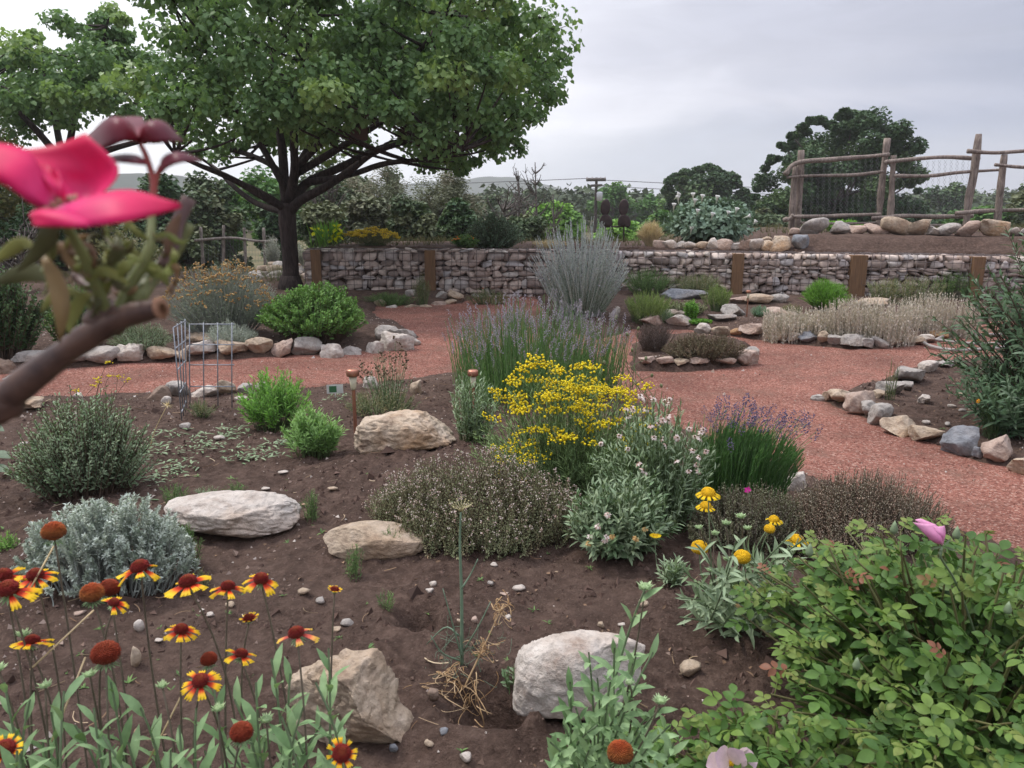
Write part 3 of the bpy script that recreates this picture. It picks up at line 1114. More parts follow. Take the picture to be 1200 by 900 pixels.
SY = 13.0
RUSTM = plainmat('dark_rusty_metal', (.085, .06, .055), (.045, .033, .032), scale=12, rough=.55, metal=.5)
sc = thing('garden_sculpture', 'dark metal garden sculpture of paired oval discs on two thin posts behind the wall', 'sculpture', (*at(720, 290, SY)[:2], .55))
for (cx, yy) in ((709.5, 244), (731, 244)):
    g = Geo(); V, F, A = tubes(np.array([at(cx, 296, SY), at(cx, 262, SY), at(cx, 238, SY)]), .014, 6); g.add(V, F, A); g.build('post', RUSTM, sc)
    for (dx, py, w, h, ti) in ((0, 243, 5.6, 8.2, .08), (-2, 258, 4.6, 6.8, .35), (3, 259, 4.8, 6.6, -.4)):
        V, F = ICO[3]
        V = V.copy(); V[:, 1] += .5 * (1 - V[:, 0] ** 2 - V[:, 2] ** 2)     # dished disc
        s = SY / 900
        V = V * np.array([w * s, .03, h * s * 1.15])
        V = np.stack([V[:, 0] * math.cos(ti) + V[:, 2] * math.sin(ti), V[:, 1], -V[:, 0] * math.sin(ti) + V[:, 2] * math.cos(ti)], 1)
        g = Geo().add(V + at(cx + dx, py, SY - .05), F); g.build('disc', RUSTM, sc)
g = Geo(); V, F, A = tubes(np.array([at(703, 266, SY), at(737, 265, SY)]), .014, 6); g.add(V, F, A); g.build('crossbar', RUSTM, sc)

# ------------------------------------------------------------------ rocks
ROCKM = {
    'white': rockmat('white_limestone', (.56, .51, .47), (.44, .34, .27), (.34, .27, .23), (.68, .64, .60)),
    'cream': rockmat('cream_limestone', (.54, .44, .34), (.44, .26, .13), (.27, .19, .14), (.66, .57, .48)),
    'tan': rockmat('tan_sandstone', (.46, .37, .28), (.38, .26, .17), (.27, .20, .15), (.57, .48, .40)),
    'grey': rockmat('grey_stone', (.40, .375, .355), (.34, .28, .24), (.24, .22, .21), (.52, .49, .47)),
    'blue-grey': rockmat('blue_grey_stone', (.22, .235, .265), (.25, .23, .22), (.13, .14, .16), (.34, .35, .38)),
    'pinkish': rockmat('pink_sandstone', (.47, .36, .305), (.38, .26, .20), (.29, .21, .18), (.58, .48, .43)),
    'brown': rockmat('brown_stone', (.26, .19, .15), (.20, .13, .09), (.13, .095, .075), (.35, .27, .22)),
    'orange': rockmat('orange_sandstone', (.46, .29, .16), (.36, .19, .09), (.25, .15, .09), (.54, .39, .27)),
}


def rock(px, py, w, h, tone, label, group=None, level=3, cuts=9, rough=.11, sink=.25, ratio=.72, rot=None, seed=0, soft=False, name='stone', cat='stone'):
    """px: centre, py: photo row of its foot, w, h: size in photo pixels"""
    r = np.random.default_rng(1000 + int(px * 7 + py * 13) + seed)
    p = G(px, py)
    D = depth(p)
    sx = w * D / 900 / 2
    sy = sx * ratio
    a = PITCH + math.atan((py - h / 2 - 450) / 900)
    hv = (h * D / 900 - .8 * 2 * sy * math.sin(a)) / math.cos(a)
    hv = max(hv, .38 * sx)
    c = np.array([p[0] * (1 + sy / p[1]), p[1] + sy, p[2]])
    c[2] = gz(c[0], c[1])
    if level == 3 and w >= 17: level = 4
    V, F = rock_shape(r, level, cuts, rough, soft)
    th = rot if rot is not None else r.normal(0, .25)
    V = V * np.array([sx * 1.06, sy * 1.05, hv * (1 + sink) / 2 * 1.06])
    V = np.stack([V[:, 0] * math.cos(th) - V[:, 1] * math.sin(th), V[:, 0] * math.sin(th) + V[:, 1] * math.cos(th), V[:, 2]], 1)
    V[:, 2] += hv * (1 - sink) / 2
    o = Geo().add(V + c, F, (r.random(), .5, r.random())).build(name, ROCKM[tone], loc=c)
    return tag(o, label, cat, group)


def rock_at(c, s, tone, label, group=None, level=3, cuts=8, rough=.11, seed=0, rot=0.0, tilt=0.0):
    r = np.random.default_rng(5000 + seed)
    V, F = rock_shape(r, level, cuts, rough)
    V = V * np.array(s)
    V = np.stack([V[:, 0] * math.cos(tilt) - V[:, 2] * math.sin(tilt), V[:, 1], V[:, 0] * math.sin(tilt) + V[:, 2] * math.cos(tilt)], 1)
    V = np.stack([V[:, 0] * math.cos(rot) - V[:, 1] * math.sin(rot), V[:, 0] * math.sin(rot) + V[:, 1] * math.cos(rot), V[:, 2]], 1)
    o = Geo().add(V + np.asarray(c), F, (r.random(), .5, r.random())).build('stone', ROCKM[tone], loc=np.asarray(c, float))
    return tag(o, label, 'stone', group)


# the five boulders of the front bed
rock(476, 529, 116, 57, 'cream', 'large cream boulder with tan stained end beside the copper lamp, above the thyme', level=6, cuts=9, rough=.10, ratio=.6, rot=.1, sink=.3, soft=True, name='boulder', cat='boulder')
rock(277, 641, 156, 60, 'white', 'long pale grey boulder just right of the silvery mounded plant', level=6, cuts=12, rough=.07, ratio=.5, rot=-.08, soft=True, name='boulder', cat='boulder')
rock(441, 655, 118, 45, 'tan', 'smooth low tan boulder on bare soil between the pale boulder and the thyme', level=6, cuts=5, rough=.04, ratio=.5, rot=.02, sink=.45, soft=True, name='boulder', cat='boulder')
rock(418, 888, 150, 122, 'tan', 'rough tan boulder with notched edge, at the bottom beside the red and yellow flowers', level=6, cuts=9, rough=.15, ratio=.62, rot=.3, name='boulder', cat='boulder', seed=3)
rock(676, 864, 150, 122, 'white', 'big angular off-white block at the bottom centre of the soil bed', level=6, cuts=9, rough=.045, ratio=.6, rot=-.12, sink=.2, name='boulder', cat='boulder', seed=8)


ORD = ['first', 'second', 'third', 'fourth', 'fifth', 'sixth', 'seventh', 'eighth', 'ninth', 'tenth', 'eleventh', 'twelfth', 'thirteenth',
       'fourteenth', 'fifteenth', 'sixteenth', 'seventeenth', 'eighteenth', 'nineteenth', 'twentieth', 'twenty-first', 'twenty-second', 'twenty-third']


def row(spec, where, group, **kw):
    """spec: (px, foot py, w, h, tone); labels say shape, tone and the place in the row"""
    spec = sorted(spec, key=lambda s: s[0])
    ws = [s[2] * s[3] for s in spec]
    lo, hi = np.quantile(ws, .33), np.quantile(ws, .67)
    for i, s in enumerate(spec):
        size = 'small' if ws[i] <= lo else ('large' if ws[i] >= hi else 'medium')
        if size == 'medium': size = 'flat' if s[3] < s[2] * .45 else 'rounded'
        j = len(spec) - 1 - i
        pos = (ORD[i] + ' from the left') if i <= j else (ORD[j] + ' from the right')
        if i == 0: pos = 'leftmost'
        if j == 0: pos = 'rightmost'
        rock(s[0], s[1], s[2], s[3], s[4], f'{size} {s[4]} stone, {pos} {where}', group, **kw)


row([(7, 446, 24, 24, 'brown'), (22, 452, 28, 13, 'grey'), (39, 436, 42, 17, 'grey'), (88, 436, 34, 16, 'grey'), (119, 436, 44, 20, 'grey'), (143, 428, 18, 17, 'white'), (156, 432, 30, 19, 'white'),
     (192, 430, 36, 16, 'tan'), (214, 427, 15, 14, 'tan'), (240, 427, 36, 19, 'white'), (275, 425, 38, 18, 'tan'), (305, 424, 30, 20, 'tan'),
     (333, 424, 27, 21, 'pinkish'), (361, 422, 35, 21, 'grey'), (390, 426, 26, 24, 'white'), (414, 423, 22, 17, 'grey'), (439, 421, 22, 22, 'white'), (466, 418, 38, 26, 'white')],
    'in the row behind the left path', 'stones behind the left path')
row([(453, 398, 28, 18, 'grey'), (473, 400, 28, 16, 'grey'), (484, 408, 18, 12, 'white')], 'of three heaped where the left path turns', 'stones at the path turn')
row([(200, 400, 14, 10, 'brown'), (238, 403, 46, 13, 'tan')], 'of two set back among shrubs behind the wire cage', 'stones set back in the left bed')
row([(30, 482, 54, 15, 'tan'), (93, 468, 16, 9, 'white'), (187, 470, 26, 19, 'brown'), (209, 465, 26, 19, 'grey'), (195, 473, 12, 9, 'white'), (241, 466, 32, 16, 'white'), (266, 463, 21, 19, 'tan'),
     (288, 462, 18, 14, 'grey'), (308, 458, 24, 12, 'grey'), (434, 456, 19, 16, 'white'), (488, 462, 16, 18, 'tan')],
    'in the near-side row of the left path', 'stones on the near side of the left path')
row([(446, 362, 14, 8, 'tan'), (459, 365, 14, 8, 'white'), (478, 365, 23, 9, 'tan'), (498, 364, 18, 8, 'tan'), (514, 362, 17, 9, 'pinkish'), (528, 360, 15, 7, 'tan'), (518, 350, 15, 9, 'grey'), (534, 355, 18, 12, 'tan'), (481, 348, 12, 8, 'grey')],
    'at the foot of the left wall', 'stones in front of the left wall')
row([(720, 372, 13, 13, 'white'), (764, 390, 32, 13, 'pinkish'), (782, 374, 42, 12, 'white'), (795, 388, 33, 13, 'white'), (823, 391, 21, 14, 'white'), (843, 394, 21, 13, 'tan'),
     (862, 396, 15, 8, 'orange'), (883, 399, 34, 13, 'pinkish'), (903, 401, 14, 8, 'tan'), (914, 403, 18, 13, 'tan'), (929, 403, 19, 9, 'white'), (947, 406, 23, 12, 'blue-grey'), (964, 407, 18, 14, 'tan'),
     (979, 410, 18, 12, 'grey'), (998, 413, 31, 13, 'grey'), (1015, 412, 18, 12, 'grey'), (1030, 411, 20, 13, 'grey'), (1048, 409, 17, 8, 'tan'), (1066, 409, 30, 11, 'tan'), (1084, 405, 22, 11, 'white'),
     (1098, 400, 22, 11, 'orange'), (1116, 399, 28, 15, 'grey'), (1132, 396, 15, 12, 'white')],
    'in the long row below the right wall', 'stones edging the bed below the right wall')
rock(798, 351, 58, 13, 'blue-grey', 'long flat blue-grey slab between green tufts, right of the silvery sage', ratio=.45, cuts=8, name='stone_slab', cat='stone slab')
row([(861, 371, 30, 15, 'grey'), (868, 356, 30, 9, 'pinkish'), (888, 357, 36, 12, 'tan'), (914, 355, 30, 12, 'grey'), (911, 371, 42, 12, 'pinkish'), (1006, 361, 15, 9, 'tan'), (1026, 360, 38, 9, 'tan'), (845, 378, 34, 6, 'grey')],
    'of those inside the right wall bed', 'stones inside the bed below the right wall')
row([(962, 474, 24, 12, 'grey'), (974, 471, 20, 14, 'tan'), (986, 477, 32, 18, 'cream'), (1005, 489, 36, 26, 'pinkish'), (1020, 491, 26, 18, 'grey'), (1029, 505, 31, 27, 'grey'), (1054, 520, 40, 28, 'cream'),
     (1084, 527, 36, 20, 'tan'), (1122, 542, 38, 34, 'blue-grey'), (1146, 540, 14, 13, 'blue-grey'), (1165, 551, 36, 32, 'pinkish'), (1197, 562, 30, 24, 'cream'), (1232, 575, 34, 26, 'grey')],
    'in the near row of the right bed', 'stones on the near edge of the right bed')
row([(1027, 467, 22, 11, 'tan'), (1043, 463, 28, 17, 'grey'), (1060, 458, 18, 12, 'grey'), (1067, 450, 38, 20, 'grey'), (1088, 437, 26, 15, 'white'), (1108, 432, 20, 9, 'grey')],
    'in the far row of the right bed', 'stones on the far edge of the right bed')
rock(1083, 473, 19, 11, 'white', 'small white stone lying alone on soil inside the right bed')
row([(758, 434, 20, 9, 'pinkish'), (779, 434, 20, 9, 'pinkish'), (798, 434, 18, 8, 'tan'), (818, 434, 26, 9, 'pinkish'), (847, 434, 28, 10, 'pinkish'), (874, 433, 30, 22, 'pinkish'), (880, 416, 18, 9, 'grey')],
    'of those round the island bed', 'stones round the island bed')
rock(930, 575, 28, 26, 'white', 'upright white stone on the path edge right of the lavender')
# terrace edge: on top of the wall and on the bank
def top_row(spec, where, group, back=.18, z=None):
    spec = sorted(spec, key=lambda s: s[0])
    for i, s in enumerate(spec):
        x0 = at(s[0], s[1], 10)[0]
        yw = float(wall_y(x0)) + back
        c = at(s[0], s[1] - s[3] / 2, yw)
        c[2] = max(gz(c[0], c[1]) + s[3] * yw / 900 * .42, .55)
        k = yw / 900
        j = len(spec) - 1 - i
        pos = (ORD[i] + ' from the left') if i <= j else (ORD[j] + ' from the right')
        pos = 'leftmost' if i == 0 else ('rightmost' if j == 0 else pos)
        size = 'small' if s[2] < 18 else ('large' if s[2] > 27 else 'rounded')
        rock_at(c, (s[2] * k / 2 * 1.05, s[2] * k / 2 * .7, s[3] * k / 2 * 1.1), s[4], f'{size} {s[4]} stone, {pos} {where}', group, seed=int(s[0]), rot=(i % 5 - 2) * .12, tilt=(i % 3 - 1) * .1, level=3)


top_row([(773, 299, 16, 9, 'pinkish'), (784, 299, 18, 10, 'white'), (797, 298, 13, 9, 'grey'), (808, 299, 17, 8, 'white'), (822, 298, 18, 9, 'tan'), (834, 299, 15, 13, 'white'), (848, 298, 20, 12, 'pinkish'),
         (861, 297, 17, 8, 'grey'), (874, 298, 19, 12, 'pinkish'), (886, 298, 19, 14, 'white'), (899, 292, 20, 12, 'cream'), (913, 298, 24, 17, 'cream'), (938, 302, 20, 17, 'blue-grey')],
        'along the right wall top', 'stones along the top of the right wall', .28)
top_row([(898, 287, 14, 8, 'tan'), (932, 290, 16, 8, 'pinkish'), (953, 287, 33, 19, 'grey'), (985, 284, 28, 15, 'grey'), (982, 287, 18, 8, 'grey'), (1002, 287, 22, 10, 'pinkish'), (1026, 288, 27, 12, 'pinkish'), (1047, 287, 34, 21, 'tan'), (1075, 287, 32, 18, 'tan'),
         (1095, 287, 18, 11, 'white'), (1110, 285, 25, 15, 'grey'), (1133, 284, 27, 18, 'pinkish'), (1162, 284, 32, 19, 'cream'), (1185, 285, 16, 10, 'white'), (1206, 284, 26, 14, 'grey')],
        'along the bank below the pole fence', 'stones along the bank', .95)
# loose stone pile left of the wall end
r_ = np.random.default_rng(11)
pl = thing('stone_pile', 'loose pile of pale stones between the tree trunk and the stick fence', 'stone pile', G(310, 336))
for i in range(46):
    fx = r_.uniform(283, 357); u = (fx - 283) / 74
    top = 335 - 32 * min(1, u * 2.2) ** .7
    fy = r_.uniform(min(top + 5, 334), 336)
    Y = 12.4 + (336 - fy) * .018 + r_.uniform(-.1, .1)
    c = at(fx, fy, Y)
    V, F = _rt[r_.integers(14)]
    s = r_.uniform(.05, .13)
    Geo().add(V * np.array([s * 1.3, s, s * .7]) + c, F, (r_.random(), .5, .5)).build('pile_stone', ROCKM[['white', 'tan', 'grey', 'white'][i % 4]], pl)

# pebbles one can tell on the soil
peb = [(330, 604, 10, 7, 'white'), (608, 694, 15, 8, 'white'), (592, 698, 12, 6, 'pinkish'), (507, 688, 9, 7, 'white'), (504, 698, 10, 7, 'white'), (357, 699, 14, 9, 'tan'), (376, 709, 11, 8, 'grey'),
       (407, 735, 15, 12, 'grey'), (395, 741, 10, 7, 'tan'), (164, 742, 10, 14, 'white'), (187, 756, 9, 5, 'white'), (94, 722, 14, 8, 'pinkish'), (270, 714, 10, 9, 'tan'), (247, 724, 8, 7, 'white'), (160, 782, 12, 22, 'tan'),
       (508, 825, 12, 15, 'brown'), (520, 864, 10, 10, 'blue-grey'), (503, 879, 11, 9, 'tan'), (462, 883, 10, 11, 'blue-grey'), (545, 896, 14, 12, 'white'), (754, 712, 11, 9, 'tan'), (728, 734, 8, 5, 'white'), (704, 736, 9, 8, 'tan'),
       (808, 796, 24, 17, 'tan'), (579, 664, 9, 6, 'white'), (540, 737, 9, 9, 'tan'), (282, 470, 16, 6, 'white'), (257, 517, 12, 7, 'white'), (332, 557, 12, 4, 'white'), (217, 505, 14, 8, 'grey'),
       (312, 577, 10, 4, 'white'), (575, 688, 7, 5, 'grey'), (556, 730, 8, 8, 'pinkish'), (595, 726, 8, 6, 'white'), (390, 577, 12, 5, 'tan'), (648, 612, 8, 5, 'tan'), (28, 520, 8, 4, 'white'),
       (1115, 478, 10, 5, 'white'), (1125, 465, 9, 5, 'tan'), (1128, 482, 9, 4, 'grey'), (1085, 498, 9, 6, 'white'), (1110, 500, 8, 5, 'grey')]
for i, s in enumerate(peb):
    where = ('near the dry fennel stalk' if 480 < s[0] < 660 and s[1] > 650 else 'by the red and yellow flowers' if s[0] < 480 and s[1] > 690 else
             'on the soil of the right bed' if s[0] > 1000 else 'on bare soil left of the yellow daisies' if s[0] > 660 else 'between the pale boulders and the shrub' if s[0] < 400 else 'on bare soil by the thyme')
    rock(*s, f'small loose {s[4]} pebble {where}', 'loose pebbles ' + where, level=2, cuts=8, ratio=.8, name='pebble', cat='pebble')

# ------------------------------------------------------------------ wire cage, lamps, tag, hose
CAGEM = plainmat('galvanised_wire', (.34, .36, .39), (.22, .23, .25), scale=60, rough=.5, metal=.5)
b0, b1, b2, b3 = G(213, 493), G(222, 478), G(275, 478), G(233, 484)
cage = thing('wire_cage', 'bent galvanised wire grid guarding a seedling beside the left path', 'wire cage', b1)
hgt = .53


def panel(A, B, tA, tB, nv, hs, overA=.0, overB=.0, sag=0.0):
    g = Geo(); L = []
    for i in range(nv):
        u = i / (nv - 1)
        p = A + (B - A) * u; q = tA + (tB - tA) * u
        L.append([p - [0, 0, .05], (p + q) / 2 + [sag, 0, 0], q + [0, 0, .01 if i else 0]])
    V, F, A_ = tubes(np.array(L), .0036, 5); g.add(V, F, A_)
    L = []
    for h in hs:
        p = A + (tA - A) * h; q = B + (tB - B) * h
        e = q - p
        L.append([p - e * overA, (p + q) / 2 + [sag, 0, 0], q + e * overB])
    V, F, A_ = tubes(np.array(L), .0036, 5); g.add(V, F, A_)
    return g


t1 = at(222, 380, b1[1] + .02); t2 = at(272, 380, b2[1] + .02)
n1 = G(213, 493); n2 = b1 + [-.02, 0, 0]
tn1 = at(203, 384, n1[1] - .03); tn2 = at(217, 376, b1[1])
panel(b1, b2 - [.02, 0, 0], t1, t2, 4, (.26, .52, .76, 1.0), 0, .06).build('back_panel', CAGEM, cage)
panel(n1, n2, tn1, tn2, 4, (.08, .30, .55, .78, 1.0), 0, .04).build('side_panel', CAGEM, cage)

COPPER = plainmat('copper', (.48, .23, .155), (.34, .15, .10), scale=30, rough=.38, metal=.75)
LENS = plainmat('frosted_lens', (.55, .50, .36), (.42, .38, .26), scale=40, rough=.25)


def solar_lamp(px, py, ytop, label, Yadd=0.0):
    p = G(px, py) if not Yadd else np.array([*at(px, py, Yadd)[:2], 0])
    p[2] = gz(p[0], p[1])
    h = at(px, ytop, p[1])[2] - p[2]
    root = thing('solar_lamp', label, 'solar lamp', p, 'copper solar path lamps')
    s = h / .36
    g = Geo(); lathe(g, [(.0095 * s, -.03), (.0085 * s, .25 * s)], p, 12); g.build('stake', COPPER, root)
    g = Geo(); lathe(g, [(0, .250 * s), (.011 * s, .25 * s), (.014 * s, .262 * s), (.021 * s, .322 * s), (0, .322 * s)], p, 16); g.build('lens', LENS, root)
    g = Geo(); lathe(g, [(.018 * s, .325 * s), (.030 * s, .322 * s), (.033 * s, .327 * s), (.033 * s, .350 * s), (.029 * s, .357 * s), (0, .36 * s)], p, 20); g.build('cap', COPPER, root)
    return root


solar_lamp(417, 512, 432, 'copper solar path lamp standing left of the large cream boulder')
solar_lamp(555, 500, 433, 'copper solar path lamp half hidden left of the yellow flowering bush')
solar_lamp(875, 371, 340, 'copper solar path lamp in the bed below the right wall')
solar_lamp(566, 352, 337, 'small copper solar lamp beyond the lavender at the foot of the wall')

p = G(393, 466)
tg = thing('plant_tag', 'small white plant tag with a green picture standing near the left path', 'plant tag', p)
g = Geo(); boxgeo(g, p + [0, 0, .055], (.10, .003, .055), .15); g.build('card', plainmat('tag_white', (.62, .62, .58)), tg, smooth=False)
g = Geo(); boxgeo(g, p + [-.012, -.003, .055], (.045, .002, .040), .15); g.build('picture', plainmat('tag_green', (.03, .16, .07), (.05, .10, .04), scale=90), tg, smooth=False)
g = Geo(); V, F, A = tubes(np.array([p + [0, .003, -.03], p + [0, .003, .05]]), .003, 5); g.add(V, F, A); g.build('stake', plainmat('tag_white', (.62, .62, .58)), tg)

HOSEM = plainmat('hose_rubber', (.34, .31, .29), (.24, .22, .20), scale=20, rough=.6)
hs = thing('garden_hose', 'loops of grey garden hose lying on the gravel beside the big right shrub', 'hose', G(1115, 405))
for pts_ in ([(1076, 398), (1090, 407), (1120, 412), (1160, 410), (1215, 405)], [(1075, 399), (1100, 400), (1135, 404), (1175, 404), (1215, 398)], [(1098, 399), (1110, 394), (1130, 393), (1150, 394), (1200, 392)]):
    c = curve([ground0(x, y, .02) + [0, 0, .012] for x, y in pts_], 30)
    g = Geo(); V, F, A = tubes(c, .014, 8); g.add(V, F, A); g.build('hose_loop', HOSEM, hs)
# ------------------------------------------------------------------ plants
def L_(*a, **k): return leaf_tpl(*a, **k)


NARROW = leaf_tpl(.13, .5, 2, .2, .12)
NEEDLE = (np.array([(-.05, 0, 0), (.05, 0, 0), (0, 1, -.08)], float), np.array([(0, 1, 2)]), np.array([0, 0, 1.]))
LANCE = leaf_tpl(.24, .4, 3, .25, .2)
LANCEN = leaf_tpl(.26, .55, 4, .3, .3)
SPOON = leaf_tpl(.36, .68, 3, .25, .2)
OVAL = leaf_tpl(.58, .48, 3, .2, .15)
OVALN = leaf_tpl(.62, .48, 6, .22, .22)
TINY = leaf_tpl(.5, .5, 1, .2, .1) if False else RHOMB
HEART = leaf_tpl(.95, .34, 2, .18, .25, heart=.25)
STEMG = plainmat('green_stem', (.13, .19, .07), (.08, .12, .045), scale=30, rough=.6)
STEMB = plainmat('brown_stem', (.14, .095, .065), (.08, .055, .04), scale=30, rough=.8)
STEMS = plainmat('silver_stem', (.36, .38, .34), (.27, .29, .26), scale=30, rough=.7)


def box(x0, x1, yt, yb, ratio=.85):
    """photo box of a plant -> centre, radii, height in the world"""
    xc = (x0 + x1) / 2
    pf = G(xc, yb)
    D = depth(pf)
    rx = (x1 - x0) / 2 * D / 900
    ry = rx * ratio
    Yc = pf[1] + ry * .8
    c = at(xc, yb, Yc)
    k = Yc / pf[1]
    c = np.array([pf[0] * k, Yc, 0]); c[2] = gz(c[0], c[1])
    rx *= (1 + (k - 1) * .6)
    h = at(xc, yt, Yc + .15 * ry)[2] - c[2]
    return c, rx, ry, max(h, .03)


def dome_stems(c, rx, ry, h, n, spread=.25, shape=.5, hvar=.18, r=None, up=.62, edge=.35, curl=0.0, lean=(0, 0), follow=True):
    """curved stems from near the base to points filling a dome"""
    a = rng.uniform(0, 2 * math.pi, n); q = np.sqrt(rng.random(n))
    dx, dy = np.cos(a) * q, np.sin(a) * q
    s0 = rng.uniform(0, 50, 4)
    lob = 1 + .11 * np.sin(2 * a + s0[0]) + .09 * np.sin(3 * a + s0[1]) + .06 * np.sin(7 * a + s0[2])
    dx, dy = dx * lob, dy * lob
    z = h * (1 - (1 - edge) * q ** 2) ** shape * rng.uniform(1 - hvar, 1 + hvar * .25, n) * (1 + .13 * vnoise(dx * 2.3 + s0[3], dy * 2.3, s0[0]))
    tip = np.stack([c[0] + dx * rx + lean[0] * z, c[1] + dy * ry + lean[1] * z, c[2] + z], 1)
    P0 = np.stack([c[0] + dx * rx * spread + rng.normal(0, .012, n), c[1] + dy * ry * spread + rng.normal(0, .012, n), np.zeros(n)], 1)
    P0[:, 2] = H(P0[:, 0], P0[:, 1]) - .01
    P1 = P0 * [1 - .45, 1 - .45, 0] + tip * [.45, .45, 0]
    P1[:, 2] = P0[:, 2] + (tip[:, 2] - P0[:, 2]) * up
    P1[:, :2] += rng.normal(0, curl + .02, (n, 2)) * rx
    return P0, P1, tip


def put_stems(g, cv, r0, r1, S=5, sides=3, t1=1.0):
    P0, P1, P2 = cv
    t = np.linspace(0, t1, S)[None].repeat(len(P0), 0)
    p, _ = bez(P0, P1, P2, t)
    rad = np.linspace(r0, r1, S)[None]
    V, F, A = tubes(p, rad, sides, cap=False)
    g.add(V, F, A)


def put_leaves(g, cv, k, tpl, smin, smax, t0=.25, t1=1.0, ang=55, angv=14, wid=1.0, taper=.4, tipB=False, droop=0.0, whorl=None, fold=None, tpow=1.0):
    P0, P1, P2 = cv
    n = len(P0)
    t = t0 + (t1 - t0) * ((np.arange(k)[None] + rng.random((n, k))) / k) ** tpow
    p, T = bez(P0, P1, P2, t)
    phi = rng.uniform(0, 6.283, (n, 1)) + np.arange(k)[None] * 2.4 + rng.normal(0, .4, (n, k))
    ref = np.array([.37, .21, .1]); U = unit(np.cross(T, ref)); W = np.cross(T, U)
    O = np.cos(phi)[..., None] * U + np.sin(phi)[..., None] * W
    an = np.radians(ang + rng.normal(0, angv, (n, k)))[..., None]
    tt = ((t - t0) / (t1 - t0))[..., None]
    an = an * (1 - .45 * tt)
    Y = T * np.cos(an) + O * np.sin(an)
    Y[..., 2] -= droop
    N = T * np.sin(an) - O * np.cos(an) + rng.normal(0, .15, Y.shape)
    s = rng.uniform(smin, smax, (n, k)) * (1 - taper * tt[..., 0])
    B = np.broadcast_to(rng.random((n, 1)), (n, k))
    V, F, A = inst(tpl, p.reshape(-1, 3), Y.reshape(-1, 3), N.reshape(-1, 3), s.ravel(), B=B.ravel(), wid=wid)
    g.add(V, F, A)


def parts(name, items, mat, parent, limit=100, smooth=True, sort=True):
    """items: (V, F, A); the nearest `limit` become parts of their own, the rest one 'stuff' part"""
    if sort:
        items = sorted(items, key=lambda it: it[0][:, 1].mean())
    for it in items[:limit]:
        Geo().add(*it).build(name, mat, parent, smooth)
    if len(items) > limit:
        g = Geo()
        for it in items[limit:]: g.add(*it)
        g.build(name, mat, parent, smooth, kind='stuff')


def split_inst(V, F, A, n, per_v, per_f):
    return [(V[i * per_v:(i + 1) * per_v], F[i * per_f:(i + 1) * per_f] - i * per_v, A[i * per_v:(i + 1) * per_v]) for i in range(n)]


def shrub(name, label, cat, bx, n, k, tpl, size, lm, sm=None, ratio=.85, sr=(.0022, .0009), group=None, shape=.5, edge=.3, spread=.25, hvar=.2,
          ang=55, t0=.25, wid=1.0, taper=.4, up=.62, curl=.03, lean=(0, 0), droop=0.0, S=5, c=None, tpow=1.0):
    cc, rx, ry, h = c if c is not None else box(*bx, ratio)
    root = thing(name, label, cat, cc, group)
    cv = dome_stems(cc, rx, ry, h, n, spread, shape, hvar, edge=edge, up=up, curl=curl, lean=lean)
    g = Geo(); put_stems(g, cv, sr[0], sr[1], S); g.build('stems', sm or STEMG, root)
    g = Geo(); put_leaves(g, cv, k, tpl, size[0], size[1], t0, 1.0, ang, 14, wid, taper, droop=droop, tpow=tpow); g.build('foliage', lm, root)
    return root, cv, (cc, rx, ry, h)


# ---- leaf materials (real colours)
M_SAGE = leafmat('sage_leaf', (.13, .185, .11), (.18, .235, .14), (.10, .16, .08), .75, .15)
M_SILVER = leafmat('silver_leaf', (.40, .47, .41), (.50, .57, .50), (.30, .37, .30), .8, .1, gain=1.08)
M_BRIGHT = leafmat('bright_green_leaf', (.105, .24, .042), (.16, .32, .065), (.09, .19, .04), .7, .3)
M_MID = leafmat('mid_green_leaf', (.075, .145, .045), (.12, .20, .065), (.055, .11, .035), .7, .25)
M_DARK = leafmat('dark_green_leaf', (.045, .085, .035), (.075, .125, .05), (.035, .065, .025), .7, .2)
M_THYME = leafmat('thyme_leaf', (.135, .165, .085), (.20, .215, .12), (.155, .145, .085), .78, .15)
M_THYMEG = leafmat('grey_thyme_leaf', (.18, .175, .125), (.25, .225, .17), (.24, .18, .135), .6, .12)
M_LAVST = leafmat('lavender_stem_green', (.095, .19, .055), (.14, .25, .08), (.12, .19, .09), .7, .2)
M_LAVD = leafmat('lavender_dark_green', (.05, .125, .035), (.09, .18, .05), (.07, .13, .05), .7, .2)
M_RUSS = leafmat('russian_sage_leaf', (.24, .31, .26), (.33, .40, .35), (.16, .24, .17), .7, .12)
M_GAIL = leafmat('blanket_flower_leaf', (.13, .22, .10), (.20, .30, .15), (.11, .19, .08), .8, .2)
M_GREYG = leafmat('grey_green_leaf', (.16, .225, .135), (.23, .30, .19), (.13, .19, .10), .7, .18)
M_ROSE = leafmat('rose_leaf', (.036, .082, .017), (.066, .130, .026), (.098, .160, .032), .75, .25, rough=.5, spec=.28, gain=1.4)
M_ROSEY = leafmat('young_rose_leaf', (.085, .155, .032), (.14, .175, .045), (.16, .07, .04), .9, .25, rough=.45, gain=1.3)
M_ROSER = leafmat('red_rose_leaf', (.16, .035, .03), (.22, .07, .045), None, trans=.3, rough=.4)
M_TREE = leafmat('redbud_leaf', (.074, .140, .054), (.120, .200, .080), (.16, .24, .085), .84, .36, rough=.45)
M_STRAWL = leafmat('straw_grass', (.44, .36, .22), (.58, .50, .34), (.34, .28, .16), .8, .25)
M_DRYS = leafmat('dry_silver_grass', (.50, .46, .39), (.58, .54, .47), (.40, .39, .31), .7, .15, gain=1.2)
M_OLIVE = leafmat('olive_leaf', (.10, .125, .06), (.15, .17, .085), (.17, .15, .075), .7, .2)
M_YELLOWF = leafmat('yellow_flower', (.80, .64, .015), (.84, .74, .03), (.72, .56, .02), .8, .2, gain=.95)
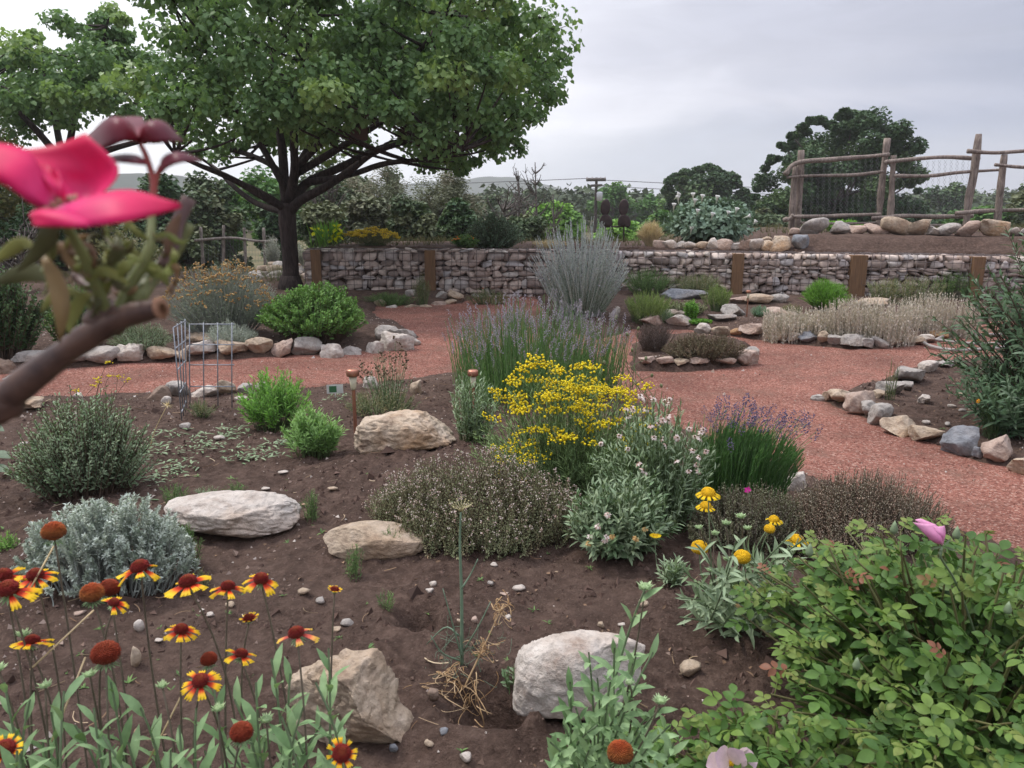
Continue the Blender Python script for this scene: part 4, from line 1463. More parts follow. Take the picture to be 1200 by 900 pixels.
M_OCHREF = leafmat('ochre_flower', (.36, .23, .085), (.44, .31, .13), (.30, .17, .06), .7, .15, gain=1.1)
M_LAVF = leafmat('lavender_flower', (.25, .235, .28), (.33, .31, .36), (.27, .245, .24), .6, .15, gain=1.25)
M_LAVDF = leafmat('deep_lavender_flower', (.12, .095, .19), (.17, .14, .24), (.15, .12, .17), .7, .15, gain=1.0)
M_WHITEF = leafmat('white_flower', (.54, .46, .42), (.66, .60, .56), (.46, .33, .28), .7, .2, gain=1.1)
M_BUDG = leafmat('green_bud', (.22, .32, .16), (.30, .40, .22), None, trans=.15)


def flower_blobs(cv, root, name, mat, idx, r, count, sz, flat=.5, limit=100, h=0.0, tpl=OCTA):
    """clusters of tiny flowers at the tips of stems idx: each cluster a part"""
    items = []
    for i in idx:
        p = cv[2][i]
        o = np.clip(rng.normal(0, 1, (count, 3)), -1.5, 1.5) * np.array([r, r, r * flat])
        V, F, A = inst(tpl, p + o + [0, 0, h], rng.normal(0, 1, (count, 3)) * [1, 1, .5] + [0, 0, .6], rng.normal(0, 1, (count, 3)), rng.uniform(.7, 1.2, count) * sz)
        items.append((V, F, A))
    parts(name, items, mat, root, limit)


def spikes(root, name, mat, P, T, length, rad, buds, limit=100, sz=1.0):
    """flower spikes: whorls of buds along a short axis"""
    items = []
    for p, d, L in zip(P, T, np.broadcast_to(length, (len(P),))):
        t = (np.arange(buds) + .5) / buds
        w = rad * np.sin(math.pi * np.clip(t * .85 + .12, 0, 1)) ** .6
        a = rng.uniform(0, 6.28, buds)
        U = unit(np.cross(d, [.3, .2, .9] if abs(d[2]) < .9 else [.9, .2, .1])); W = np.cross(d, U)
        o = np.cos(a)[:, None] * U + np.sin(a)[:, None] * W
        c = p + d * (t * L)[:, None] + o * (w * .5)[:, None]
        V, F, A = inst(OCTA, c, o + d * .9, o, sz * L / buds * 1.7 * rng.uniform(.8, 1.2, buds))
        items.append((V, F, A))
    parts(name, items, mat, root, limit)


M_YBUSH = leafmat('groundsel_leaf', (.14, .215, .085), (.20, .29, .125), (.12, .19, .08), .7, .2)
# ---- front bed
# thyme with tiny pale flowers
root, cv, bb = shrub('thyme_plant', 'broad mound of brownish flowering thyme in front of the yellow flowering bush', 'thyme', (430, 690, 530, 646), 2000, 24, RHOMB, (.008, .014), M_THYME, STEMB,
                     ratio=.62, sr=(.0016, .0006), shape=.62, edge=.10, spread=.85, hvar=.42, t0=.1, wid=.6, up=.5, ang=60, curl=.07)
g = Geo(); idx = rng.choice(1500, 800, replace=False); P = np.repeat(cv[2][idx], 4, 0) + rng.normal(0, .004, (3200, 3))
V, F, A = inst(OCTA, P, rng.normal(0, 1, (3200, 3)) + [0, 0, .5], rng.normal(0, 1, (3200, 3)), rng.uniform(.003, .0065, 3200)); g.add(V, F, A); g.build('blossom', M_WHITEF, root, kind='stuff')
shrub('thyme_plant', 'low grey brown thyme mound behind the yellow button flowers, near the red path', 'thyme', (800, 950, 566, 650), 800, 24, RHOMB, (.008, .014), leafmat('thyme_mix', (.12, .14, .08), (.17, .175, .11), (.13, .12, .09), .7, .15), STEMB,
      ratio=.6, sr=(.0015, .0006), edge=.08, spread=.8, hvar=.34, wid=.6, t0=.1)
shrub('thyme_plant', 'wide dry pinkish-brown thyme mound between the red path and rose bush', 'thyme', (900, 1108, 550, 658), 1700, 22, RHOMB, (.007, .013), M_THYMEG, STEMB,
      ratio=.62, sr=(.0016, .0006), edge=.05, spread=.85, hvar=.36, wid=.6, t0=.1)
# island shrub
shrub('thyme_plant', 'small round brown thyme mound on the island bed in the red path', 'thyme', (776, 868, 390, 432), 600, 16, RHOMB, (.014, .024), leafmat('island_thyme', (.10, .10, .055), (.15, .13, .08), (.12, .09, .06), .7, .1), STEMB,
      ratio=.6, sr=(.002, .001), edge=.2, spread=.6, wid=.5)
shrub('lavender_plant', 'dull purplish brown lavender mound left of the island thyme', 'lavender', (742, 790, 376, 413), 420, 16, NEEDLE, (.02, .034), leafmat('dull_lav', (.105, .09, .075), (.15, .12, .115), None, trans=.1), STEMB,
      ratio=.7, sr=(.0018, .0008), edge=.3, spread=.5)

# main lavender
c, rx, ry, h = box(512, 742, 352, 476, .62)
lav = thing('lavender_plant', 'very large pale lavender with many long spikes, centre, behind the yellow flowering bush', 'lavender', c)
cv = dome_stems(c, rx, ry, h * .97, 860, .88, .5, .34, up=.66, edge=.45, curl=.012)
g = Geo(); put_stems(g, cv, .0022, .0012, 7, 3); g.build('stems', M_LAVST, lav)
g = Geo(); put_leaves(g, cv, 13, NEEDLE, .035, .06, .04, .62, 24, 8, 1.1, .3); g.build('foliage', M_LAVST, lav)
P, T = bez(*cv, np.full((860, 1), 1.0))
kk = rng.permutation(860)[:520]
spikes(lav, 'flower_spike', M_LAVF, P[kk, 0] - T[kk, 0] * .02, T[kk, 0], rng.uniform(.035, .08, 520), .0085, 15)
# right lavender
c, rx, ry, h = box(800, 920, 486, 606, .7)
lv = thing('lavender_plant', 'dark green lavender with deep purple spikes beside the red path, right of daisies', 'lavender', c)
cv = dome_stems(c, rx, ry, h * .93, 520, .7, .5, .16, up=.72, edge=.5, curl=.01, lean=(.12, 0))
g = Geo(); put_stems(g, cv, .0022, .0013, 6, 3); g.build('stems', M_LAVD, lv)
g = Geo(); put_leaves(g, cv, 18, NEEDLE, .03, .055, .08, .95, 22, 7, 1.1, .3); g.build('foliage', M_LAVD, lv)
ii = rng.choice(520, 78, replace=False)
P, T = bez(cv[0][ii], cv[1][ii], cv[2][ii], np.full((78, 1), 1.0))
ends = P[:, 0] + T[:, 0] * rng.uniform(.02, .09, (78, 1)) + [.02, 0, .0]
parts('flower_stem', [tubes(np.stack([P[i, 0], (P[i, 0] + ends[i]) / 2, ends[i]])[None], .0011, 3) for i in range(78)], M_LAVD, lv)
spikes(lv, 'flower_spike', M_LAVDF, ends, T[:, 0], rng.uniform(.03, .055, 78), .017, 18, sz=1.4)

# yellow flowering bush with daisies
c, rx, ry, h = box(562, 790, 444, 596, .6)
yb = thing('groundsel_bush', 'loose green bush covered in flat clusters of small bright yellow flowers', 'flowering bush', c)
cv = dome_stems(c, rx * .98, ry, h * 1.06, 420, .6, .6, .42, up=.6, edge=.22, curl=.05)
g = Geo(); put_stems(g, cv, .0024, .001, 7, 3); g.build('stems', STEMG, yb)
g = Geo(); put_leaves(g, cv, 26, NARROW, .025, .05, .12, 1.0, 48, 14, .9, .3); g.build('foliage', M_YBUSH, yb)
tips = cv[2]
sc_ = tips[:, 2] - .35 * (tips[:, 1] - c[1]) - .1 * np.abs(tips[:, 0] - c[0])
idx = rng.permutation(np.argsort(-sc_)[:190])[:84]
flower_blobs(cv, yb, 'flower_cluster', M_YELLOWF, idx, .022, 28, .0105, .35, h=.010)
# extra low yellow clusters at left front
cv2 = dome_stems(np.array([c[0] - rx * .62, c[1] - ry * .55, c[2]]), rx * .34, ry * .5, h * .60, 70, .3, .5, .3, up=.6)
g = Geo(); put_stems(g, cv2, .002, .001, 5, 3); put_leaves(g, cv2, 22, NARROW, .02, .04, .15, .97, 48, 14, .9, .4); g.build('side_shoots', M_YBUSH, yb)
flower_blobs(cv2, yb, 'flower_cluster', M_YELLOWF, range(22), .016, 15, .009, .5, h=.008)
cv3 = dome_stems(np.array([c[0] + rx * .62, c[1] - ry * .75, c[2]]), rx * .3, ry * .35, h * .78, 40, .4, .5, .25, up=.6)
g = Geo(); put_stems(g, cv3, .002, .001, 5, 3); put_leaves(g, cv3, 24, NARROW, .02, .04, .15, .97, 48, 14, .9, .4); g.build('side_shoots', M_YBUSH, yb)
flower_blobs(cv3, yb, 'flower_cluster', M_YELLOWF, range(9), .018, 20, .010, .5, h=.008)

# pale daisy-like plant at its right
def daisy(p, n_, s, A=0.0):
    k = 9
    a = np.arange(k) / k * 6.283 + rng.uniform(0, 1)
    n_ = unit(n_); U = unit(np.cross(n_, [.2, .9, .3])); W = np.cross(n_, U)
    d = np.cos(a)[:, None] * U + np.sin(a)[:, None] * W
    V, F, At = inst(SPOON, p + d * s * .12, d - n_ * rng.uniform(.1, .7, (k, 1)), n_, s * rng.uniform(.75, 1.05, k), wid=1.25)
    return V, F, At


def disc(p, n_, s, hgt=.5, lv=2):
    V, F = ICO[lv]
    n_ = unit(np.asarray(n_, float)); U = unit(np.cross(n_, [.2, .9, .3])); W = np.cross(n_, U)
    V = V[:, :1] * s * U + V[:, 1:2] * s * W + V[:, 2:] * s * hgt * n_
    A = np.stack([rng.random(len(V)), np.clip((ICO[lv][0][:, 2] + 1) / 2, 0, 1), np.full(len(V), .5)], 1)
    return V + p, F, A


M_DISCB = plainmat('brown_disc', (.16, .085, .03), (.07, .04, .02), scale=300, rough=.9, bumpd=.002)
c, rx, ry, h = box(690, 846, 468, 628, .6)
wd = thing('white_daisy_plant', 'leggy grey-green plant with drooping faded white daisies beside the dark lavender', 'flowering plant', c)
cv = dome_stems(c, rx, ry, h, 190, .5, .5, .3, up=.62, edge=.35, curl=.05)
g = Geo(); put_stems(g, cv, .0024, .0011, 7, 4); g.build('stems', STEMG, wd)
g = Geo(); put_leaves(g, cv, 22, LANCE, .03, .06, .08, .92, 50, 18, 1.0, .45); g.build('foliage', M_GREYG, wd)
order = np.argsort(cv[2][:, 1] - cv[2][:, 2] * .8)[:84:2]
for i in order:
    p = cv[2][i]; nn = np.array([rng.normal(0, .5), -.5 + rng.normal(0, .4), .7])
    fl = Geo().add(*daisy(p, nn, rng.uniform(.0115, .0165))).build('flower', M_WHITEF, wd)
    Geo().add(*disc(p, nn, .0042, .8, 1)).build('flower_centre', M_DISCB, fl)
# low spreading grey-leaved plant in front of it
root, cv, bb = shrub('grey_leaved_plant', 'sprawling grey-green leafy plant spilling onto bare soil right of the thyme', 'leafy plant', (650, 800, 556, 668), 170, 16, LANCE, (.03, .06), M_SAGE, STEMG,
                     ratio=.6, sr=(.0028, .0012), edge=.15, spread=.25, hvar=.35, wid=1.25, up=.4, curl=.08, ang=60)
for i in np.argsort(cv[2][:, 1])[:9]:
    Geo().add(*daisy(cv[2][i], np.array([0, -.4, .8]), .014)).build('flower', M_WHITEF if i % 3 else M_OCHREF, root)

# silver artemisia
root, cv, bb = shrub('artemisia_plant', 'silvery blue feathery mounded plant left of the long pale boulder', 'artemisia', (36, 226, 584, 708), 420, 30, NEEDLE, (.012, .024), M_SILVER, STEMS,
                     ratio=.62, sr=(.0026, .0012), edge=.05, spread=.75, hvar=.32, ang=45, t0=.3, curl=.08, wid=1.9, taper=.2, tpow=.7)
g = Geo(); put_leaves(g, cv, 50, RHOMB, .011, .019, .66, 1.03, 70, 20, .42, .2); g.build('leaf_tufts', M_SILVER, root)
shrub('tuft', 'small dark green tuft growing between the silvery plant and the long boulder', 'small plant', (205, 240, 612, 668), 40, 26, NARROW, (.014, .026), M_MID, STEMG, ratio=.7, edge=.3, t0=.15)

# sage shrub, left
root, cv, bb = shrub('sage_bush', 'grey-green leafy sage bush at left, above the silvery mound', 'sage bush', (25, 190, 462, 592), 420, 26, SPOON, (.018, .034), M_SAGE, STEMB,
                     ratio=.7, sr=(.003, .0013), edge=.12, spread=.5, hvar=.32, ang=52, wid=1.15, t0=.15, tpow=.85)
# light green plants
shrub('penstemon_plant', 'bright green narrow-leaved plant, the upper of two beside the left path', 'leafy plant', (280, 372, 438, 508), 130, 22, LANCE, (.03, .055), M_BRIGHT, STEMG, ratio=.8, edge=.35, spread=.5, hvar=.3, ang=48)
shrub('penstemon_plant', 'bright green narrow-leaved plant, the lower and paler of two left of the lamp', 'leafy plant', (332, 402, 478, 540), 130, 24, LANCE, (.025, .05), leafmat('pale_green_leaf', (.14, .25, .08), (.19, .32, .11), None, trans=.25), STEMG, ratio=.8, edge=.3, spread=.5, hvar=.25, ang=48)
# seedling in the cage, low bits
shrub('seedling', 'tiny feathery seedling growing inside the wire cage', 'seedling', (216, 258, 470, 494), 40, 20, NARROW, (.018, .03), M_OLIVE, STEMG, ratio=.8, edge=.3)
small = [('between the pale boulder and the smooth tan one', (355, 378, 574, 612), 26, M_MID), ('in front of the smooth tan boulder, at its right', (448, 468, 618, 650), 16, M_MID),
         ('in front of the smooth tan boulder, at its left', (404, 428, 636, 680), 18, M_MID), ('below the thyme mound', (500, 522, 606, 628), 12, M_BRIGHT),
         ('at the left edge above the silvery plant', (-6, 24, 624, 648), 22, M_BRIGHT), ('above the long pale boulder, at its right end', (262, 292, 564, 588), 26, M_MID),
         ('above the long pale boulder, in the middle', (226, 262, 570, 590), 26, M_GREYG), ('above the long pale boulder, at its left end', (186, 226, 566, 594), 30, M_MID),
         ('right of the silvery plant by the boulder foot', (232, 246, 665, 690), 8, M_OLIVE), ('on the soil mound by the dug hole', (440, 462, 692, 716), 8, M_MID)]
for w, bx, n_, mm in small:
    shrub('seedling', 'small green seedling ' + w, 'seedling', bx, n_, 22, NARROW, (.010, .022), mm, STEMG, ratio=.8, sr=(.0012, .0006), edge=.4, t0=.1, wid=1.2)
# creeping ground cover between the shrubs
pts = [G(x + rng.normal(0, 7), y + rng.normal(0, 3)) for x, y in [(240, 518), (262, 514), (300, 533), (285, 538), (215, 545), (205, 556), (180, 520), (195, 508), (270, 508), (310, 525), (190, 533), (228, 526), (175, 565), (402, 470), (150, 600), (330, 520)] for _ in range(2)]
n = 18
P = np.repeat(np.array(pts), n, 0) + rng.normal(0, 1, (len(pts) * n, 3)) * [.05, .035, .0]
P[:, 2] = H(P[:, 0], P[:, 1]) + rng.uniform(.0, .03, len(P))
a = rng.uniform(0, 6.28, len(P))
V, F, A = inst(LANCE, P, np.stack([np.cos(a), np.sin(a), rng.uniform(-.1, .5, len(P))], 1), [0, 0, 1.], rng.uniform(.02, .04, len(P)), wid=1.3)
tag(Geo().add(V, F, A).build('ground_cover', M_SAGE), 'low creeping grey-green ground cover behind the long pale boulder', 'ground cover', kind='stuff')

# seed-head plants by the lamp, between path and lavender
root, cv, bb = shrub('penstemon_plant', 'thin green plant with dark upright seed heads between the lamp and the turn', 'leafy plant', (424, 490, 408, 482), 46, 18, NARROW, (.02, .04), M_SAGE, STEMG, ratio=.7, edge=.5, spread=.5, hvar=.4, t0=.1, up=.6)
flower_blobs(cv, root, 'seed_head', plainmat('seed_head', (.13, .085, .045), (.07, .05, .03), rough=.9), range(0, 46, 2), .010, 7, .014, 1.6)
shrub('leafy_shoots', 'upright green leafy shoots beside the right copper lamp', 'leafy plant', (520, 590, 440, 520), 70, 22, LANCE, (.025, .05), M_GREYG, STEMG, ratio=.6, edge=.4, spread=.6, hvar=.3, t0=.12, ang=45)
root, cv, bb = shrub('lambs_ear', 'low dull green plant in front of the turn stones, behind the left lamp', 'leafy plant', (395, 500, 455, 492), 120, 14, NARROW, (.02, .04), M_OLIVE, STEMG, ratio=.6, edge=.3, spread=.7, hvar=.3)
# tall seed stalks right of the lavender
c = G(738, 470)
stk = thing('seed_stalks', 'tall thin green stalks with bristly seed heads right of the big lavender', 'flower stalks', c)
tp = [(722, 372), (735, 392), (748, 385), (757, 420), (741, 410), (716, 400), (700, 395), (688, 415), (708, 425), (764, 440), (775, 452), (727, 428), (693, 388), (672, 402)]
bs_ = np.array([c + [rng.normal(0, .10), rng.normal(.1, .06), -.02] for _ in tp]); ts_ = np.array([at(x, y, c[1] + rng.normal(0, .12)) for x, y in tp])
cv = (bs_, bs_ * [.6, .6, .35] + ts_ * [.4, .4, .65], ts_)
g = Geo(); put_stems(g, cv, .0024, .0013, 7, 4); put_leaves(g, cv, 7, NARROW, .03, .06, .05, .7, 40, 10); g.build('stems', STEMG, stk)
items = [disc(p, [rng.normal(0, .3), rng.normal(0, .3), 1], .010, 1.5, 2) for p in ts_]
parts('seed_head', items, M_OLIVE, stk)

# fennel stalk with dry curls
c = G(541, 778)
fn = thing('fennel_plant', 'thin blue-green fennel stalk with a spent umbel and dry curled leaves', 'fennel', c)
FENM = plainmat('fennel_green', (.17, .25, .16), (.11, .17, .11), scale=30, rough=.5)
g = Geo()
yy = c[1]
branch(g, [c - [0, 0, .03], at(541, 700, yy + .01), at(539, 640, yy + .02), at(540, 600, yy + .02)], .0052, .0022, 12, 7, .05)
for q in ([(541, 770), (530, 730), (519, 690)], [(542, 765), (560, 735), (575, 705)], [(541, 690), (552, 672), (560, 655)], [(541, 775), (518, 765), (505, 745)], [(538, 745), (522, 735), (500, 755)]):
    branch(g, [at(x, y, yy + rng.normal(0, .02)) for x, y in q], .0026, .0012, 8, 5, .05)
g.build('stalk', FENM, fn)
g = Geo(); tpp = at(540, 600, yy + .02); a = np.arange(16) / 16 * 6.28
e = tpp + np.stack([np.cos(a) * .03, np.sin(a) * .03, np.full(16, .022)], 1) * rng.uniform(.6, 1.1, (16, 1))
V, F, A = tubes(np.stack([np.repeat(tpp[None], 16, 0), (tpp + e) / 2 + [0, 0, .004], e], 1), .0008, 3); g.add(V, F, A)
V, F, A = inst(OCTA, e, [0, 0, 1.], [1., 0, 0], .005); g.add(V, F, A)
g.build('umbel', plainmat('umbel_straw', (.45, .40, .22), (.36, .32, .16), rough=.8), fn)
g = Geo()
m_ = 60
P0 = at(545, 770, yy) + rng.normal(0, 1, (m_, 3)) * [.05, .03, .03]; P0[:, 2] = np.maximum(P0[:, 2], .06)
P2 = P0 + rng.normal(0, 1, (m_, 3)) * [.03, .02, .035]
V, F, A = tubes(bez(P0, (P0 + P2) / 2 + rng.normal(0, .02, (m_, 3)), P2, np.linspace(0, 1, 5)[None].repeat(m_, 0))[0], .0006, 3); g.add(V, F, A)
g.build('feathery_leaves', FENM, fn)
g = Geo(); m_ = 90
hub = np.array([at(545, 815, yy - .03), at(575, 745, yy - .02), at(582, 715, yy)])
for hcen, rr in ((at(552, 822, yy - .06), .05), (at(567, 760, yy - .02), .02), (at(588, 716, yy + .01), .022), (at(527, 808, yy - .04), .03)):
    P0 = hcen + rng.normal(0, 1, (30, 3)) * rr * .45; P2 = P0 + rng.normal(0, 1, (30, 3)) * rr * .75
    P1 = (P0 + P2) / 2 + rng.normal(0, 1, (30, 3)) * rr * .8
    for q in (P0, P1, P2): q[:, 2] = np.maximum(q[:, 2], H(q[:, 0], q[:, 1]) + .004)
    V, F, A = tubes(bez(P0, P1, P2, np.linspace(0, 1, 7)[None].repeat(30, 0))[0], rng.uniform(.0006, .0015, 30)[:, None], 4); g.add(V, F, A)
branch(g, [at(541, 812, yy - .05), at(565, 762, yy - .02), at(590, 708, yy + .01)], .0028, .0014, 8, 5, .1)
g.build('dry_leaves', chipmat('dry_curl', [(0, (.26, .15, .07)), (.6, (.44, .29, .15)), (1, (.56, .42, .26))]), fn)
# weed at left of the white block
shrub('seedling', 'limp small weed with oval leaves at the left side of the white block', 'seedling', (588, 618, 776, 815), 9, 7, OVAL, (.016, .028), M_SAGE, STEMG, ratio=.8, edge=.3)

# ---- right bed big shrub
c = np.array([*ground0(1285, 500, .04)[:2], .04])
bud = thing('buddleia_bush', 'big dark green bush with long narrow leaves at the right edge', 'large bush', c)
cv = dome_stems(c, .80, .7, 1.30, 430, .3, .5, .3, up=.6, edge=.12, curl=.05)
g = Geo(); put_stems(g, cv, .007, .0018, 8, 4); g.build('stems', STEMB, bud)
M_BUD = leafmat('buddleia_leaf', (.050, .10, .048), (.085, .145, .075), (.13, .19, .12), .82, .2, gain=1.1)
g = Geo(); put_leaves(g, cv, 34, LANCEN, .06, .12, .22, 1.0, 58, 16, .95, .45, droop=.12); g.build('foliage', M_BUD, bud)
cv = dome_stems(c + [-.46, -.12, 0], .42, .34, .46, 120, .4, .5, .3, up=.6)
g = Geo(); put_stems(g, cv, .003, .0012, 5, 4); put_leaves(g, cv, 20, LANCEN, .05, .09, .12, 1.0, 58, 16, .9, .4); g.build('low_shoots', M_BUD, bud)
root, cv, bb = shrub('small_flowering_weed', 'spindly green plant with one orange flower on soil before the big right bush', 'small plant', (1140, 1180, 448, 516), 26, 24, NARROW, (.018, .03), M_MID, STEMG, ratio=.8, edge=.4, t0=.1)
p = at(1147, 470, root.location.y - .05); Geo().add(*daisy(p, np.array([0, -.9, .3]), .014)).build('flower', leafmat('orange_flower', (.75, .22, .01), (.8, .3, .02)), root)
shrub('small_flowering_weed', 'thin leafy weed rising behind the stone edge of the right bed', 'small plant', (1030, 1052, 420, 470), 14, 18, NARROW, (.015, .03), M_OLIVE, STEMG, ratio=.8, edge=.5, t0=.1)

# ---- middle distance
c, rx, ry, h = box(622, 742, 252, 378, .8)
rs = thing('russian_sage', 'tall silvery blue sage with many thin upright stems before the wall', 'russian sage', c)
cv = dome_stems(c, rx * 1.08, ry * 1.1, h * 1.0, 420, .35, .5, .34, up=.55, edge=.30, curl=.06)
g = Geo(); put_stems(g, cv, .0040, .0022, 7, 3); g.build('stems', leafmat('rs_stem', (.29, .34, .30), (.36, .40, .36), None, trans=.05), rs)
g = Geo(); put_leaves(g, cv, 34, NARROW, .035, .065, .06, .72, 50, 16, 1.1, .6); g.build('foliage', leafmat('rs_leaf', (.12, .17, .115), (.18, .24, .17), (.10, .15, .09), .7, .12), rs)
g = Geo(); put_leaves(g, cv, 18, RHOMB, .014, .026, .55, 1.0, 50, 14, .6, .3); g.build('flower_buds', leafmat('rs_bud', (.27, .28, .33), (.33, .34, .38), (.27, .31, .29), .5, .1, gain=1.1), rs, kind='stuff')

shrub('evergreen_shrub', 'dense dark green rounded shrub behind the left path, front of the wall', 'shrub', (302, 440, 331, 412), 620, 22, OVAL, (.028, .05), leafmat('shrub_green', (.085, .185, .045), (.13, .245, .06), (.07, .14, .035), .7, .2), STEMB,
      ratio=.7, sr=(.004, .0015), edge=.18, spread=.4, hvar=.16, wid=1.0, t0=.35, tpow=.7)
# santolina with ochre buttons
root, cv, bb = shrub('santolina_bush', 'wide grey-green bush dotted with ochre flower heads beside the tree trunk', 'flowering bush', (195, 335, 310, 402), 700, 20, NARROW, (.03, .055), leafmat('santolina', (.13, .17, .115), (.19, .23, .155), None, trans=.12), STEMS,
                     ratio=.7, sr=(.003, .0015), edge=.2, spread=.4, hvar=.2, t0=.3)
flower_blobs(cv, root, 'flower_cluster', M_OCHREF, rng.permutation(np.argsort(cv[2][:, 1] - cv[2][:, 2])[:420])[:200], .018, 5, .018, .4)
shrub('grey_shrub', 'low fine grey-green shrub behind the stones left of the wire cage', 'shrub', (130, 205, 378, 418), 260, 18, NARROW, (.03, .05), M_SAGE, STEMB, ratio=.7, edge=.25, spread=.5)
shrub('grey_shrub', 'small silver grey shrub behind the stones, right of the wire cage', 'shrub', (240, 302, 376, 412), 220, 18, NARROW, (.028, .045), leafmat('silvery_grey', (.20, .24, .19), (.27, .31, .25), None, trans=.1), STEMS, ratio=.7, edge=.25, spread=.5)
# in front of the left wall
for (bx, n_, mm, lb) in (((428, 486, 342, 364), 170, M_MID, 'low green mound in front of the left wall, left of the stones'), ((484, 506, 322, 362), 60, M_OLIVE, 'thin upright green plant against the left wall post'),
                         ((300, 345, 306, 330), 60, M_OLIVE, 'small dull green plant at the foot of the stone pile'), ((545, 600, 338, 362), 120, M_OLIVE, 'low dull plant at the wall foot behind the lavender')):
    shrub('low_plant', lb, 'small plant', bx, n_, 16, NARROW, (.03, .05), mm, STEMG, ratio=.6, edge=.3, spread=.5)
# right bed
shrub('grass_clump', 'yellow-green upright tuft right of the silvery sage, front one', 'grass clump', (728, 788, 340, 384), 260, 16, NEEDLE, (.04, .07), leafmat('yg', (.14, .20, .06), (.20, .27, .09), None, trans=.25), STEMG, ratio=.8, edge=.45, spread=.6, ang=30)
shrub('low_plant', 'dark green mound against the right wall beside the silvery sage', 'small plant', (728, 790, 314, 348), 220, 18, NARROW, (.03, .05), M_MID, STEMG, ratio=.7, edge=.3, spread=.5)
shrub('low_plant', 'wispy olive mound against the right wall above the flat slab', 'small plant', (782, 850, 318, 346), 200, 16, NARROW, (.03, .05), M_OLIVE, STEMG, ratio=.6, edge=.3, spread=.5)
shrub('grass_clump', 'bright upright green tuft at the right end of the flat slab', 'grass clump', (822, 858, 334, 366), 150, 16, NEEDLE, (.035, .06), leafmat('yg', (.14, .20, .06), (.20, .27, .09), None, trans=.25), STEMG, ratio=.8, edge=.45, spread=.5, ang=30)
shrub('low_plant', 'brownish green low mound below the flat slab', 'small plant', (772, 828, 352, 372), 140, 14, RHOMB, (.02, .035), M_THYME, STEMB, ratio=.6, edge=.3, spread=.6)
shrub('low_plant', 'small yellow-green plant below the upright tuft', 'small plant', (800, 818, 350, 378), 50, 16, RHOMB, (.02, .035), M_BRIGHT, STEMG, ratio=.8, edge=.3, spread=.5)
shrub('low_plant', 'tiny flat bright green mat by the bed edge stones', 'small plant', (806, 832, 374, 381), 60, 10, RHOMB, (.02, .03), M_BRIGHT, STEMG, ratio=.9, edge=.5, spread=.9)
shrub('low_plant', 'small blue-green cushion right of the lamp below the right wall', 'small plant', (878, 903, 358, 372), 90, 16, NARROW, (.02, .03), leafmat('bluegreen', (.10, .20, .12), (.14, .25, .16), None, trans=.15), STEMG, ratio=.8, edge=.4, spread=.5)
shrub('yucca_tuft', 'small spiky grey-green rosette on the stones near the island bed', 'small plant', (768, 790, 362, 380), 40, 8, NEEDLE, (.05, .07), M_GREYG, STEMG, ratio=.8, edge=.4, spread=.4)
shrub('broom_bush', 'round bright green fine-leaved bush in front of the right wall', 'bush', (938, 992, 327, 366), 620, 18, NEEDLE, (.04, .07), leafmat('broom', (.11, .25, .035), (.17, .34, .06), (.09, .20, .03), .7, .2), STEMG,
      ratio=.9, edge=.16, spread=.3, hvar=.08, ang=26, shape=.55)
# dry silvery grasses in the bed
for bx, n_, lb in (((886, 975, 362, 402), 420, 'left part of the pale dry bed plants, the lower and greyer clump'), ((960, 1070, 350, 404), 620, 'pale straw-coloured upright dry plants in the middle of the bed'), ((1050, 1138, 345, 398), 460, 'pale dry upright plants at the right end of the bed')):
    c, rx, ry, h = box(*bx, .5)
    root = thing('dry_grass', lb, 'dry plant', c)
    cv = dome_stems(c, rx * 1.03, ry, h, n_, .9, .5, .45, up=.6, edge=.6, curl=.01)
    g = Geo(); put_stems(g, cv, .0020, .0012, 4, 3); g.build('stems', M_DRYS, root)
    g = Geo(); put_leaves(g, cv, 12, RHOMB, .018, .034, .1, 1.0, 35, 14, .4, .3); g.build('foliage', M_DRYS, root)
shrub('yarrow_plant', 'green plant with yellowish tops behind the dry bed plants at the wall', 'small plant', (1016, 1100, 322, 358), 200, 16, NARROW, (.035, .06), M_OLIVE, STEMG, ratio=.4, edge=.5, spread=.8)
shrub('yarrow_plant', 'dark leafy plant at the wall post near the big right bush', 'small plant', (1092, 1140, 318, 352), 120, 16, NARROW, (.035, .06), M_MID, STEMG, ratio=.5, edge=.5, spread=.8)
shrub('low_plant', 'low green plant by the foot of the wall right of the lamp', 'small plant', (915, 940, 356, 370), 60, 12, NARROW, (.025, .04), M_OLIVE, STEMG, ratio=.6, edge=.4, spread=.7)

# ---- on the terrace behind the wall
def terrace_box(x0, x1, yt, yb, Y):
    b = at((x0 + x1) / 2, yb, Y)
    k = Y / 900
    c = np.array([b[0], Y, gz(b[0], Y)])
    return c, (x1 - x0) / 2 * k, (x1 - x0) / 2 * k * .8, at((x0 + x1) / 2, yt, Y)[2] - c[2]


